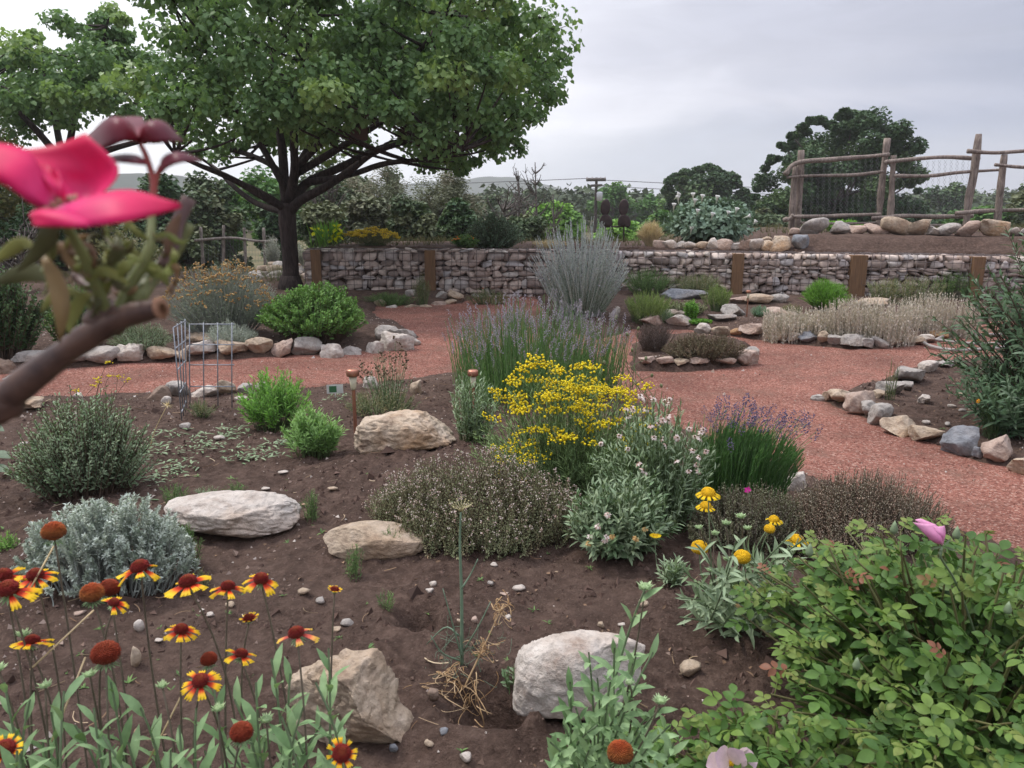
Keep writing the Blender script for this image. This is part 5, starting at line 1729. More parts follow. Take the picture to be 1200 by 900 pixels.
c4 = terrace_box(404, 472, 267, 292, 11.1)
root, cv, bb = shrub('yarrow_plant', 'yellow flowering yarrow mound standing above the left wall', 'flowering plant', None, 260, 18, NARROW, (.03, .055), M_OLIVE, STEMG, c=c4, edge=.3, spread=.4)
flower_blobs(cv, root, 'flower_cluster', leafmat('yarrow_yellow', (.72, .52, .04), (.80, .62, .06), gain=1.0), rng.permutation(260)[:150], .022, 9, .022, .25)
c4 = terrace_box(364, 400, 268, 292, 11.0)
root, cv, bb = shrub('iris_plant', 'three yellow irises standing above the left end of the wall', 'iris', None, 46, 3, NARROW, (.22, .34), M_BRIGHT, STEMG, c=c4, edge=.6, spread=.7, ang=14, t0=.0, wid=.7)
for (x, y) in ((370, 271), (381, 273), (395, 267), (389, 279), (396, 276)):
    p = at(x, y, 11.0)
    for k in range(1):
        a = np.arange(6) / 6 * 6.28
        d = np.stack([np.cos(a), np.sin(a), np.where(np.arange(6) % 2, .9, -.6)], 1)
        V, F, A = inst(SPOON, np.repeat(p[None], 6, 0), d, [0, -.3, 1.], .10, wid=1.9); Geo().add(V, F, A).build('flower', leafmat('iris_yellow', (.85, .58, .01), (.9, .66, .02)), root)
    g = Geo(); V, F, A = tubes(np.array([[p[0] + .01, 11.0, c4[0][2]], p - [0, 0, .02]]), .006, 4); g.add(V, F, A); g.build('flower_stem', STEMG, root)
c4 = terrace_box(528, 562, 275, 292, 11.1)
root, cv, bb = shrub('small_flowering_plant', 'small green plant with orange flowers left of the round blue-green shrub', 'flowering plant', None, 110, 14, OVAL, (.03, .05), M_MID, STEMG, c=c4, edge=.3, spread=.4)
flower_blobs(cv, root, 'flower_cluster', leafmat('orange_small', (.55, .16, .04), (.6, .22, .05)), range(12), .012, 4, .02, .5)
c4 = terrace_box(544, 612, 252, 293, 11.8)
shrub('round_shrub', 'dense round blue-green shrub above the middle of the left wall', 'shrub', None, 560, 22, OVAL, (.03, .055), leafmat('round_blue', (.085, .14, .085), (.13, .19, .12), (.07, .115, .065), .7, .12), STEMB, c=c4, edge=.12, spread=.3, hvar=.12, sr=(.005, .002))
c4 = terrace_box(745, 778, 260, 297, 10.75)
root = thing('feather_grass', 'upright golden feather grass clump on the terrace behind the silvery sage', 'grass clump', c4[0])
cv = dome_stems(c4[0], c4[1], c4[2], c4[3], 380, .12, .5, .22, up=.72, edge=.25)
g = Geo(); put_stems(g, cv, .0035, .0022, 6, 3); put_leaves(g, cv, 6, NEEDLE, .06, .12, .3, 1.0, 15, 6, .5); g.build('blades', M_STRAWL, root)
c4 = terrace_box(622, 668, 286, 296, 10.8)
root = thing('dry_grass', 'short pale dry grass on the wall top left of the silvery sage', 'dry plant', c4[0])
cv = dome_stems(c4[0], c4[1], c4[2] * .5, max(c4[3], .1), 260, .5, .5, .3, up=.6, edge=.4)
g = Geo(); put_stems(g, cv, .003, .002, 4, 3); put_leaves(g, cv, 6, NEEDLE, .05, .09, .1, 1.0, 30, 10, .5); g.build('blades', M_STRAWL, root)
# datura
c4 = terrace_box(775, 888, 232, 296, 11.3)
root, cv, bb = shrub('datura_bush', 'wide blue-green leafy bush with upright white trumpet flowers on the terrace', 'flowering bush', None, 300, 12, OVAL, (.09, .15), leafmat('datura_leaf', (.105, .165, .12), (.16, .23, .165), (.085, .13, .085), .7, .15), STEMG,
                     c=c4, edge=.15, spread=.25, hvar=.12, sr=(.008, .003), ang=72, t0=.4, droop=.25, wid=1.0, tpow=.7)
TRW = petalmat('trumpet_white', [(0, (.35, .42, .26)), (.45, (.72, .71, .62)), (1, (.80, .79, .76))], .25)
for (x, y, tl) in ((789, 243, 0), (795, 234, -.15), (812, 231, -.1), (813, 238, .1), (822, 233, .05), (839, 234, .1), (851, 252, .2), (816, 250, .1), (833, 254, .15), (870, 251, 1.2), (880, 261, .6), (873, 268, .4), (807, 288, .1), (809, 270, .1), (861, 248, .2), (790, 229, .6)):
    p = at(x, y + 5, 10.75 + abs(x - 832) * .007)
    ax = unit(np.array([math.sin(tl), -.25, math.cos(tl)]))
    g = Geo(); lathe(g, [(r_ * .75, h_ * .85) for r_, h_ in [(.006, 0), (.010, .05), (.016, .09), (.045, .135), (.038, .128), (.012, .085), (.004, .05)]], p, 12, ax)
    A_ = g.A[0].copy(); A_[:, 1] = np.repeat([0, .3, .5, 1, .9, .5, .3], 12); g.A[0] = A_
    g.build('flower', TRW, root)
c4 = terrace_box(958, 1014, 258, 282, 12.9)
shrub('green_shrub', 'low bright green shrub on the bank inside the pole fence', 'shrub', None, 220, 20, OVAL, (.04, .06), M_BRIGHT, STEMG, c=c4, edge=.2, spread=.4)
c4 = terrace_box(310, 330, 275, 306, 14.5)
shrub('grey_shrub', 'small pale grey shrub right of the stick fence, left of the trunk', 'shrub', None, 140, 14, NARROW, (.05, .09), leafmat('pale_sage', (.25, .27, .22), (.34, .35, .29), None, trans=.1), STEMS, c=c4, edge=.3, spread=.3)
c4 = terrace_box(342, 358, 283, 306, 13.5)
shrub('grey_shrub', 'small pale grey shrub just right of the trunk', 'shrub', None, 100, 14, NARROW, (.05, .09), leafmat('pale_sage', (.25, .27, .22), (.34, .35, .29), None, trans=.1), STEMS, c=c4, edge=.3, spread=.3)

# ---- left dark shrubs behind the rose
shrub('dark_bush', 'dark green leafy bush at the left edge behind the path stones', 'bush', (-60, 66, 318, 428), 420, 22, OVAL, (.035, .06), M_DARK, STEMB, ratio=.6, edge=.25, spread=.4, hvar=.25, sr=(.005, .002))
shrub('green_bush', 'mid green bush behind the path stones, right of the dark left bush', 'bush', (55, 135, 330, 412), 320, 22, OVAL, (.03, .05), M_MID, STEMB, ratio=.7, edge=.25, spread=.4, hvar=.3, sr=(.005, .002))
c4 = terrace_box(120, 200, 330, 366, 11.0)
shrub('olive_bush', 'dull olive bush further back, left of the ochre flowering one', 'bush', None, 240, 18, OVAL, (.035, .06), M_OLIVE, STEMB, c=(c4[0], c4[1], c4[2], .75), edge=.25, spread=.4, hvar=.25)
# yellow flowers among the front sage
c = G(118, 470)
yw = thing('yellow_wildflower', 'thin stems with small yellow flowers behind the grey-green sage bush', 'wildflower', c)
for (x, y) in ((114, 444), (126, 425), (128, 441), (138, 441), (151, 445), (112, 452), (117, 448), (90, 470 - 12)):
    p = at(x, y, c[1] + rng.normal(0, .08)); b = np.array([c[0] + rng.normal(0, .06), p[1], .02])
    g = Geo(); V, F, A = tubes(bez(b[None], (b * [.5, .5, .3] + p * [.5, .5, .7])[None], p[None], np.linspace(0, 1, 6)[None])[0], .0015, 4); g.add(V, F, A); g.build('stem', STEMB, yw)
    o_ = rng.normal(0, 1, (12, 3)) * [.013, .01, .004]
    V, F, A = inst(OCTA, p + o_, rng.normal(0, 1, (12, 3)) + [0, 0, 1], [1., 0, 0], .010); Geo().add(V, F, A).build('flower_cluster', M_YELLOWF, yw)
c = G(174, 528)
ds = thing('dry_seed_stalk', 'leaning dry straw-coloured seed stalk beside the grey-green sage bush', 'dry stalk', c)
p = at(196, 475, c[1] + .05)
g = Geo(); branch(g, [c - [0, 0, .01], at(182, 503, c[1] + .02), p], .0025, .0018, 8, 5); g.build('stalk', M_STRAWL, ds)
V, F, A = inst(NEEDLE, np.repeat(p[None], 22, 0), rng.normal(0, 1, (22, 3)) + [.2, 0, .5], rng.normal(0, 1, (22, 3)), .035, wid=1.4); Geo().add(V, F, A).build('seed_head', M_STRAWL, ds)
# ------------------------------------------------------------------ trees
def inpoly(x, y, P):
    P = np.array(P, float)
    return sdpoly(x, y, P) < 0


def lobes_in(outline, n, Y, dY, cx, hw, margin=0):
    out = []
    P = np.array(outline, float)
    lo, hi = P.min(0), P.max(0)
    while len(out) < n:
        x, y = rng.uniform(lo[0], hi[0]), rng.uniform(lo[1], hi[1])
        if sdpoly(np.array([x]), np.array([y]), P)[0] > -margin: continue
        f = max(0, 1 - ((x - cx) / hw) ** 2)
        yy = Y + rng.uniform(-1, 1) * dY * math.sqrt(f)
        p = at(x, y, Y)
        out.append(np.array([p[0], yy, p[2] + rng.normal(0, .05)]))
    return np.array(out)


def leafy(g, centers, rad, nleaf, tpl, smin, smax, up=.6, flat=.75, droop=.35, wid=1.0):
    """clumps of leaves round the centres"""
    n = len(centers)
    c = np.repeat(centers, nleaf, 0)
    r = np.repeat(np.broadcast_to(rad, (n,)), nleaf)
    d = unit(rng.normal(0, 1, (len(c), 3)))
    q = rng.random(len(c)) ** .5
    p = c + d * (r * q)[:, None] * [1, 1, flat]
    az = rng.uniform(0, 6.28, len(c))
    y = np.stack([np.cos(az), np.sin(az), np.full(len(c), -droop)], 1) + d * .5
    nn = rng.normal(0, .45, (len(c), 3)) + [0, 0, up] + d * .35
    B = np.repeat(rng.random(n), nleaf)
    V, F, A = inst(tpl, p, y, nn, rng.uniform(smin, smax, len(c)), B=B, wid=wid)
    g.add(V, F, A)
    return p


# -- the big tree behind the path
TY = 11.7
big = thing('redbud_tree', 'large spreading tree with dark trunk and heart-shaped green leaves behind the left path', 'tree', G(340, 336))
trunk = Geo(); limbs = []
t0_ = G(341, 338)
yb_ = t0_[1]
tr = branch(trunk, [t0_ - [0, 0, .1], at(340, 300, yb_), at(337, 262, yb_), at(336, 238, yb_)], .125, .105, 16, 12, .12, 1)
V, F, A = tubes(np.array([t0_ - [0, 0, .12], t0_ + [0, 0, .06], t0_ + [0, 0, .18]]), np.array([[.20, .17, .13]]), 12); trunk.add(V, F, A)
trunk.build('trunk', BARK, big)
lspec = [
    ([(336, 246), (322, 237), (295, 222), (262, 205), (232, 193), (205, 180)], -.9, .080, .03), ([(336, 240), (333, 205), (330, 170), (322, 120), (318, 60)], .3, .10, .03),
    ([(338, 250), (352, 235), (380, 220), (410, 200), (440, 178), (480, 165)], -.7, .09, .035), ([(340, 242), (360, 214), (400, 196), (450, 172), (510, 152), (560, 140)], .5, .085, .03),
    ([(338, 232), (352, 190), (380, 150), (420, 100), (450, 40)], 1.0, .085, .03), ([(334, 236), (325, 200), (296, 183), (262, 172), (225, 150)], 1.0, .065, .025),
    ([(339, 236), (345, 200), (345, 140), (360, 60), (372, -20)], -.6, .085, .03), ([(338, 228), (300, 160), (262, 110), (238, 50)], -.5, .06, .025),
    ([(360, 214), (410, 205), (450, 192), (500, 186), (540, 176)], -1.4, .055, .022), ([(345, 205), (420, 160), (500, 110), (580, 80), (630, 75)], .2, .07, .022),
    ([(350, 195), (420, 120), (500, 50), (540, -20)], -1.5, .06, .022), ([(337, 250), (300, 238), (270, 215), (250, 195), (200, 165)], 1.8, .055, .02)]
LP = []
lg = Geo()
for k, (p, dy, r0, r1) in enumerate(lspec):
    nn = len(p)
    q = [at(x, y, yb_ + dy * (i / (nn - 1)) ** 1.2) for i, (x, y) in enumerate(p)]
    q = [np.array([a_[0], a_[1], a_[2]]) for a_ in q]
    g = Geo(); cpts = branch(g, q, r0 * .8, r1 * .8, 18, 8, .16, k + 3); LP.append(cpts[5:])
    g.build('limb', BARK, big)
LPc = np.concatenate(LP)
outl = [(202, 85), (226, 40), (246, 0), (250, -60), (560, -70), (585, -5), (615, 25), (640, 36), (664, 58), (655, 90), (645, 118), (612, 156), (578, 188), (545, 206), (500, 196), (455, 180), (425, 176), (385, 186), (350, 188), (300, 184), (262, 196), (222, 206), (205, 186), (196, 140)]
LB = lobes_in(outl, 235, yb_, 2.7, 415, 270, 17)
edge_px = [(222, 45), (210, 72), (232, 22), (250, -5), (592, 12), (606, 30), (622, 50), (642, 46), (658, 62), (650, 84), (654, 100), (640, 112), (628, 132), (600, 148), (604, 168), (578, 176), (560, 188), (540, 192), (520, 178), (500, 168), (470, 160), (205, 160), (188, 140), (182, 110), (230, 178), (255, 182), (290, 168), (548, 196), (505, 190)]
LE = np.array([at(x + rng.normal(0, 4), y + rng.normal(0, 4), yb_ + rng.normal(0, .7)) for x, y in edge_px])
LBr = np.concatenate([rng.uniform(.20, .44, len(LB)), rng.uniform(.10, .19, len(LE))]); LB = np.concatenate([LB, LE])
# the umbrella-shaped crown: keep its inside open near the limbs
g = Geo()
tw = []
for c in LB:
    k = np.argmin(((LPc - c) ** 2).sum(1) + 3 * np.maximum(0, LPc[:, 2] - c[2]))
    a = LPc[k]
    m = (a + c) / 2 + [rng.normal(0, .1), rng.normal(0, .1), -.06 * np.linalg.norm(c - a)]
    tw.append(bez(a[None], m[None], c[None], np.linspace(0, 1, 7)[None])[0][0])
V, F, A = tubes(np.array(tw), np.linspace(.022, .006, 7)[None], 5); g.add(V, F, A)
# twigs within the clumps
m_ = len(LB) * 7
P0 = np.repeat(LB, 7, 0); d = unit(rng.normal(0, 1, (m_, 3))) * (np.repeat(LBr, 7) * rng.uniform(.3, .8, m_))[:, None] * [1, 1, .66]
V, F, A = tubes(bez(P0 - d * .3, P0 + d * .5 + rng.normal(0, .04, (m_, 3)), P0 + d * 1.1, np.linspace(0, 1, 4)[None].repeat(m_, 0))[0], .004, 3); g.add(V, F, A)
g.build('twigs', BARK, big)
g = Geo()
leafy(g, LB[LBr > .2], LBr[LBr > .2], 235, HEART, .040, .078, up=.35, flat=.66, droop=.75)
leafy(g, LB[LBr <= .2], LBr[LBr <= .2], 80, HEART, .040, .078, up=.35, flat=.8, droop=.75)
g.build('crown', M_TREE, big)

# birdhouse hanging in the tree
bh = at(417, 150, yb_ - .95)
BHM = plainmat('birdhouse_wood', (.11, .06, .045), (.07, .04, .03), scale=20, sc3=(1, 1, 6), rough=.8)
bd = thing('birdhouse', 'weathered reddish brown birdhouse hanging in the big tree above its right limbs', 'birdhouse', bh)
g = Geo(); boxgeo(g, bh, (.24, .20, .28), .35); g.build('walls', BHM, bd, smooth=False)
g = Geo()
for s in (-1, 1):
    V = np.array([(0, -.17, .26), (0, .17, .26), (s * .21, .17, .125), (s * .21, -.17, .125)], float)
    V = np.vstack([V, V + [0, 0, .022]])
    F = [(0, 1, 2), (0, 2, 3), (4, 6, 5), (4, 7, 6), (0, 4, 5), (0, 5, 1), (2, 6, 7), (2, 7, 3), (0, 3, 7), (0, 7, 4), (1, 5, 6), (1, 6, 2)]
    cr, sr = math.cos(.35), math.sin(.35)
    V = np.stack([V[:, 0] * cr - V[:, 1] * sr, V[:, 0] * sr + V[:, 1] * cr, V[:, 2]], 1) + bh
    g.add(V, F)
V, F, A = tubes(np.array([bh + [0, 0, .27], bh + [.01, 0, .6]]), .004, 4); g.add(V, F, A)
g.build('roof', BHM, bd, smooth=False)
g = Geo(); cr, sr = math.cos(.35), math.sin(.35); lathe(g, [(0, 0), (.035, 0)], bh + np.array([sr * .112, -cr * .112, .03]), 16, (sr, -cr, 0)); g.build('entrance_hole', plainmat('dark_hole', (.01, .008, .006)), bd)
g = Geo(); lathe(g, [(.006, 0), (.006, .05), (0, .05)], bh + np.array([sr * .11, -cr * .11, -.04]), 8, (sr, -cr, 0)); g.build('perch', BHM, bd)

# -- second tree of the same kind, at the left
Y2 = 14.5
t2_ = thing('redbud_tree', 'second leafy tree at far left, partly behind the pink rose', 'tree', (*at(70, 330, Y2)[:2], 0))
g = Geo(); b = at(72, 340, Y2); branch(g, [np.array([b[0], Y2, -.05]), at(72, 250, Y2), at(78, 190, Y2)], .16, .11, 12, 9, .1, 8); g.build('trunk', BARK, t2_)
L2 = []
for k, p in enumerate([[(78, 195), (40, 150), (0, 110), (-40, 70)], [(78, 190), (90, 130), (115, 80), (125, 30)], [(78, 190), (120, 150), (160, 120), (190, 100)], [(76, 200), (60, 120), (45, 70)], [(78, 195), (130, 175), (185, 160), (215, 150)]]):
    g = Geo(); cpts = branch(g, [at(x, y, Y2 + (k - 2) * .5 * (i / 3)) for i, (x, y) in enumerate(p)], .07, .02, 14, 7, .1, k + 60); g.build('limb', BARK, t2_); L2.append(cpts[3:])
L2 = np.concatenate(L2)
ol2 = [(-90, 60), (-30, 58), (8, 62), (22, 42), (36, 34), (52, 56), (75, 60), (98, 50), (106, 20), (118, 4), (140, 8), (152, 30), (158, 60), (190, 62), (205, 90), (225, 130), (215, 160), (150, 165), (60, 165), (-90, 175)]
LB2 = lobes_in(ol2, 100, Y2, 2.2, 60, 200, 18)
LE2 = np.array([at(x, y, Y2 + rng.normal(0, .5)) for x, y in ((14, 60), (26, 50), (40, 42), (52, 62), (72, 66), (96, 58), (108, 40), (116, 22), (128, 12), (142, 22), (146, 42), (158, 64), (176, 72), (196, 78), (4, 74), (132, 34), (-20, 66), (34, 62), (120, 60))])
LB2r = np.concatenate([rng.uniform(.22, .42, len(LB2)), rng.uniform(.13, .24, len(LE2))]); LB2 = np.concatenate([LB2, LE2])
g = Geo(); tw = []
for c in LB2:
    a = L2[np.argmin(((L2 - c) ** 2).sum(1))]
    tw.append(bez(a[None], ((a + c) / 2 + rng.normal(0, .1, 3))[None], c[None], np.linspace(0, 1, 6)[None])[0][0])
V, F, A = tubes(np.array(tw), np.linspace(.02, .006, 6)[None], 4); g.add(V, F, A); g.build('twigs', BARK, t2_)
g = Geo(); leafy(g, LB2, LB2r, 150, HEART, .052, .098, up=.35, flat=.7, droop=.7)
g.build('crown', M_TREE, t2_)

# -- trees and shrubs beyond the garden
def bg_tree(name, label, x0, x1, ytop, ybot, Y, lm, n_lobes=26, leaf=(.10, .17), nleaf=150, trunk=True, cone=False, tpl=RHOMB, group='trees beyond the garden', outline=None, base_y=None, wid=.9, bark=None, shape=1.0, cat='tree'):
    k = Y / 900
    cx = (x0 + x1) / 2
    zt, zb = at(cx, ytop, Y)[2], at(cx, ybot, Y)[2]
    X = at(cx, ybot, Y)[0]; rx = (x1 - x0) / 2 * k
    gzz = gz(X, Y)
    zb = max(zb, gzz)
    nleaf = int(nleaf * 1.35)
    root = thing(name, label, cat, (X, Y, gzz), group)
    hgt = max(zt - zb, .4); zt = zb + hgt
    lob = []
    while len(lob) < n_lobes:
        p = rng.uniform(-1, 1, 3)
        r2 = p[0] ** 2 + p[1] ** 2
        lim = (1 - (p[2] + 1) / 2) * .9 + .12 if cone else math.sqrt(max(0, 1 - max(0, p[2]) ** 2)) * (1 if p[2] > -.3 else .85)
        if math.sqrt(r2) > lim or (r2 + p[2] ** 2 < .2 and not cone): continue
        lob.append(p)
    lob = np.array(lob)
    lob *= (1 + rng.normal(0, .12, (n_lobes, 1)))
    rr = (rx + hgt / 2) / 2 * (1.15 / n_lobes ** (1 / 3)) * rng.uniform(.45, 1.2, n_lobes)
    sx = max(rx - rr.mean() * .8, rx * .5)
    cen = np.stack([X + lob[:, 0] * sx, Y + lob[:, 1] * sx, (zt + zb) / 2 + lob[:, 2] * max(hgt / 2 - rr.mean() * .6, hgt * .25)], 1)
    if outline is not None:
        cen = lobes_in(outline, n_lobes, Y, rx * .8, cx, (x1 - x0) / 2, 10)
        rr = rng.uniform(9, 19, n_lobes) * k
        E_ = np.array([at(x + rng.normal(0, 3), y + rng.normal(0, 3), Y + rng.normal(0, .8)) for x, y in zip(np.interp(np.linspace(0, 1, 60), np.linspace(0, 1, len(outline)), [q[0] for q in outline]), np.interp(np.linspace(0, 1, 60), np.linspace(0, 1, len(outline)), [q[1] for q in outline]))])
        cen = np.vstack([cen, E_]); rr = np.concatenate([rr, rng.uniform(2.5, 5, 60) * k]); n_lobes = len(cen)
    g = Geo(); leafy(g, cen, rr, nleaf, tpl, leaf[0], leaf[1], up=.5, flat=.8, wid=wid); g.build('crown', lm, root)
    if trunk:
        g = Geo(); tp = np.array([X, Y, zb + hgt * .7])
        branch(g, [np.array([X, Y, gzz - .2]), np.array([X + .03 * rx, Y, zb + hgt * .2]), tp], rx * .07 + .05, .05, 8, 7, .1, int(x0))
        s_ = cen[rng.choice(n_lobes, min(16, n_lobes), replace=False)]
        b_ = np.array([X, Y, zb + hgt * .12]) + np.stack([np.zeros(len(s_)), np.zeros(len(s_)), rng.uniform(0, hgt * .4, len(s_))], 1)
        V, F, A = tubes(bez(b_, (b_ + s_) / 2 + [0, 0, -.04 * hgt], s_, np.linspace(0, 1, 6)[None].repeat(len(s_), 0))[0], np.linspace(.05, .02, 6)[None] * (.5 + rx * .25), 5); g.add(V, F, A)
        g.build('trunk', bark or BARKG, root)
    return root


M_JUN = leafmat('juniper_leaf', (.050, .082, .040), (.085, .12, .055), (.11, .13, .065), .72, .1, gain=1.25)
M_JUNG = leafmat('grey_juniper_leaf', (.095, .115, .065), (.13, .145, .085), (.16, .155, .10), .75, .1, gain=1.25)
M_COTT = leafmat('cottonwood_leaf', (.055, .13, .035), (.09, .19, .05), (.12, .22, .06), .75, .25, gain=1.25)
M_COTTL = leafmat('fresh_cottonwood_leaf', (.11, .23, .045), (.16, .29, .06), (.085, .18, .04), .75, .25)
M_OAKD = leafmat('dark_oak_leaf', (.035, .075, .032), (.06, .105, .045), (.075, .125, .05), .75, .15, gain=1.25)
M_AUT = leafmat('dull_yellow_leaf', (.14, .15, .05), (.20, .19, .07), (.09, .12, .045), .6, .2, gain=1.25)

# right: big dark tree behind the pole fence
bg_tree('oak_tree', 'big dark green tree standing behind the pole fence', 878, 1078, 134, 288, 34, M_OAKD, 110, (.10, .18), 430, outline=[(888, 284), (886, 240), (894, 205), (906, 184), (926, 168), (938, 152), (954, 140), (972, 146), (988, 134), (1010, 132), (1028, 142), (1036, 160), (1052, 166), (1062, 194), (1072, 224), (1074, 284)])
bg_tree('oak_tree', 'dark rounded tree between the datura bush and the big dark tree', 780, 884, 194, 284, 46, M_OAKD, 60, (.14, .24), 200, outline=[(784, 284), (783, 240), (786, 216), (800, 204), (824, 199), (848, 202), (866, 216), (880, 242), (884, 284)])
bg_tree('oak_tree', 'small round distant tree seen through the right bay of the pole fence', 1080, 1128, 212, 262, 62, M_OAKD, 20, (.24, .36), 110)
bg_tree('cottonwood_tree', 'green tree behind the utility pole', 688, 745, 211, 285, 66, M_COTT, 24, (.25, .4), 130)
bg_tree('cottonwood_tree', 'green tree right of the sculpture, farther than the datura', 735, 800, 220, 285, 64, M_COTT, 24, (.25, .4), 130)
bg_tree('cottonwood_tree', 'bright fresh green tree behind the sculpture, left of the utility pole', 608, 690, 231, 290, 36, M_COTTL, 30, (.16, .26), 140)
bg_tree('cottonwood_tree', 'low bright green bushy tree right behind the two sculpture posts', 688, 752, 252, 292, 32, M_COTTL, 22, (.14, .22), 120)
bg_tree('cottonwood_tree', 'low green bushy tree between the sculpture and the datura', 745, 800, 246, 290, 38, M_COTT, 20, (.16, .26), 120)
bg_tree('oak_tree', 'low dark bushy tree behind the left end of the pole fence', 862, 935, 240, 288, 30, M_JUN, 22, (.13, .2), 130)
bg_tree('oak_tree', 'green bushy tree low behind the right bay of the fence', 1095, 1180, 238, 285, 30, M_COTT, 24, (.13, .2), 130)
bg_tree('oak_tree', 'dark bushy tree rising at the right edge behind the fence', 1165, 1275, 205, 285, 28, M_JUN, 30, (.13, .2), 130)
bg_tree('oak_tree', 'bushy green tree low behind the middle of the fence', 1000, 1100, 243, 285, 38, M_OAKD, 22, (.16, .25), 120)
# centre: juniper and brown brush
bg_tree('juniper_tree', 'large grey-green juniper behind the middle of the left wall', 478, 568, 184, 296, 22, M_JUNG, 44, (.07, .12), 210, tpl=NARROW, wid=2.2)
bg_tree('juniper_tree', 'grey-green juniper behind the left wall, nearer the trunk', 405, 490, 192, 296, 24, M_JUNG, 36, (.08, .13), 190, tpl=NARROW, wid=2.2)
bg_tree('juniper_tree', 'dark juniper just right of the big trunk', 345, 425, 182, 300, 26, M_JUN, 34, (.09, .15), 180)
bg_tree('juniper_tree', 'tall narrow juniper under the right limbs of the big tree', 448, 478, 182, 290, 34, M_JUN, 22, (.10, .16), 150, cone=True)
bg_tree('juniper_tree', 'low dull bush of a tree right of the bare branches', 560, 625, 250, 296, 24, M_JUNG, 20, (.08, .13), 130)
bg_tree('juniper_tree', 'distant dark tree line crown left of the bare tree', 545, 600, 228, 290, 44, M_JUN, 22, (.18, .26), 120)
# left, beyond the tree
for i, (x0, x1, yt, yb, Y, mm, lb) in enumerate([
        (290, 365, 190, 310, 24, M_COTT, 'green tree directly left of the big trunk'), (215, 300, 202, 312, 22, M_JUN, 'dark green tree behind the stick fence'),
        (150, 235, 196, 320, 20, M_OAKD, 'dark tree left of the stick fence behind the rose'), (70, 160, 195, 330, 18, M_AUT, 'yellowish green tree behind the pink rose'),
        (-60, 85, 120, 330, 15.6, M_AUT, 'tall dull yellow-green tree at the far left edge'), (-90, 20, 210, 360, 12.5, M_OAKD, 'dark leafy tree low at the left edge'),
        (20, 110, 230, 345, 13, M_OAKD, 'dark bushy tree behind the left green bush'), (190, 262, 262, 318, 17.5, M_JUN, 'low dark bush left of the stick fence')]):
    bg_tree('woodland_tree', lb, x0, x1, yt, yb, Y, mm, 30, (.08 * Y / 18, .14 * Y / 18), 170)
for i, (x0, x1, yt, yb, Y, mm, lb) in enumerate([
        (350, 410, 232, 292, 17, M_JUN, 'dark low bush behind the irises'), (400, 462, 226, 290, 18, M_JUNG, 'grey green bush behind the yellow yarrow'),
        (455, 520, 232, 292, 17.5, M_JUN, 'dark bush between yarrow and round shrub, behind the wall'), (508, 560, 236, 292, 19, M_OAKD, 'dark bush left of the round blue-green shrub'),
        (590, 640, 250, 292, 20, M_JUN, 'dark bush right of the round blue-green shrub'), (300, 345, 225, 305, 21, M_OAKD, 'dark tree just left of the trunk behind the netting'),
        (240, 300, 205, 300, 27, M_COTT, 'green tree above the stick fence'), (380, 450, 196, 290, 31, M_JUN, 'dark tree crown seen under the right limbs'), (300, 352, 196, 290, 33, M_OAKD, 'dark crown seen left of the trunk under the limbs')]):
    bg_tree('woodland_bush' if Y < 21 else 'woodland_tree', lb, x0, x1, yt, yb, Y, mm, 26, (.08 * Y / 18, .14 * Y / 18), 170, trunk=Y > 20, cat='bush' if Y < 21 else 'tree')
# bare tree and brush
def bare_tree(label, x, ytop, Y, spread, n=26, base=296, r0=.09):
    root = thing('bare_tree', label, 'bare tree', (at(x, base, Y)[0], Y, gz(at(x, base, Y)[0], Y)), 'leafless trees beyond the garden')
    g = Geo(); k = Y / 900
    b = np.array([root.location.x, Y, root.location.z - .1]); top = at(x, ytop, Y)
    stem = branch(g, [b, (b + top) / 2 + [.2 * k * spread * .3, 0, 0], top], r0, .02, 12, 6, .15, int(x))
    g.build('trunk', BARKG, root)
    g = Geo()
    P0 = stem[rng.integers(2, 11, n)]
    a = rng.uniform(0, 6.28, n); L = rng.uniform(.3, 1, n) * spread * k * (1.1 - (P0[:, 2] - b[2]) / (top[2] - b[2]) * .7)
    P2 = P0 + np.stack([np.cos(a) * L, np.sin(a) * L, L * rng.uniform(.5, 1.5, n)], 1)
    P1 = (P0 + P2) / 2 + np.stack([np.cos(a) * L * .2, np.sin(a) * L * .2, -L * .15], 1)
    c_, T_ = bez(P0, P1, P2, np.linspace(0, 1, 7)[None].repeat(n, 0))
    V, F, A = tubes(c_, np.linspace(r0 * .42, .010, 7)[None], 4); g.add(V, F, A)
    m = n * 7
    ii = np.repeat(np.arange(n), 7); jj = rng.integers(2, 7, m)
    q0 = c_[ii, jj]; q2 = q0 + (T_[ii, jj] + rng.normal(0, .6, (m, 3))) * (L[ii] * rng.uniform(.15, .45, m))[:, None]
    V, F, A = tubes(bez(q0, (q0 + q2) / 2 + rng.normal(0, .02, (m, 3)), q2, np.linspace(0, 1, 4)[None].repeat(m, 0))[0], np.linspace(.012, .006, 4)[None], 3); g.add(V, F, A)
    g.build('branches', BARKG, root)
    return root


bare_tree('taller bare grey tree rising left of the fresh green tree', 627, 190, 30, 30, 34)
bare_tree('shorter bare tree left of the taller bare one', 607, 200, 32, 28, 30)
bare_tree('low bare brush tree with spreading grey branches behind the round shrub', 590, 240, 22, 46, 30, r0=.07)
bare_tree('bare grey brush at the right of the fresh green tree edge', 648, 228, 28, 26, 24, r0=.06)
bare_tree('bare grey branches behind the trunk, right side', 385, 215, 20, 40, 30, r0=.06)
bare_tree('bare grey branches showing between the two junipers', 425, 225, 19.5, 40, 26, r0=.05)
bare_tree('bare twiggy brush low at the left edge behind the rose', 20, 290, 10, 60, 26, base=370, r0=.04)

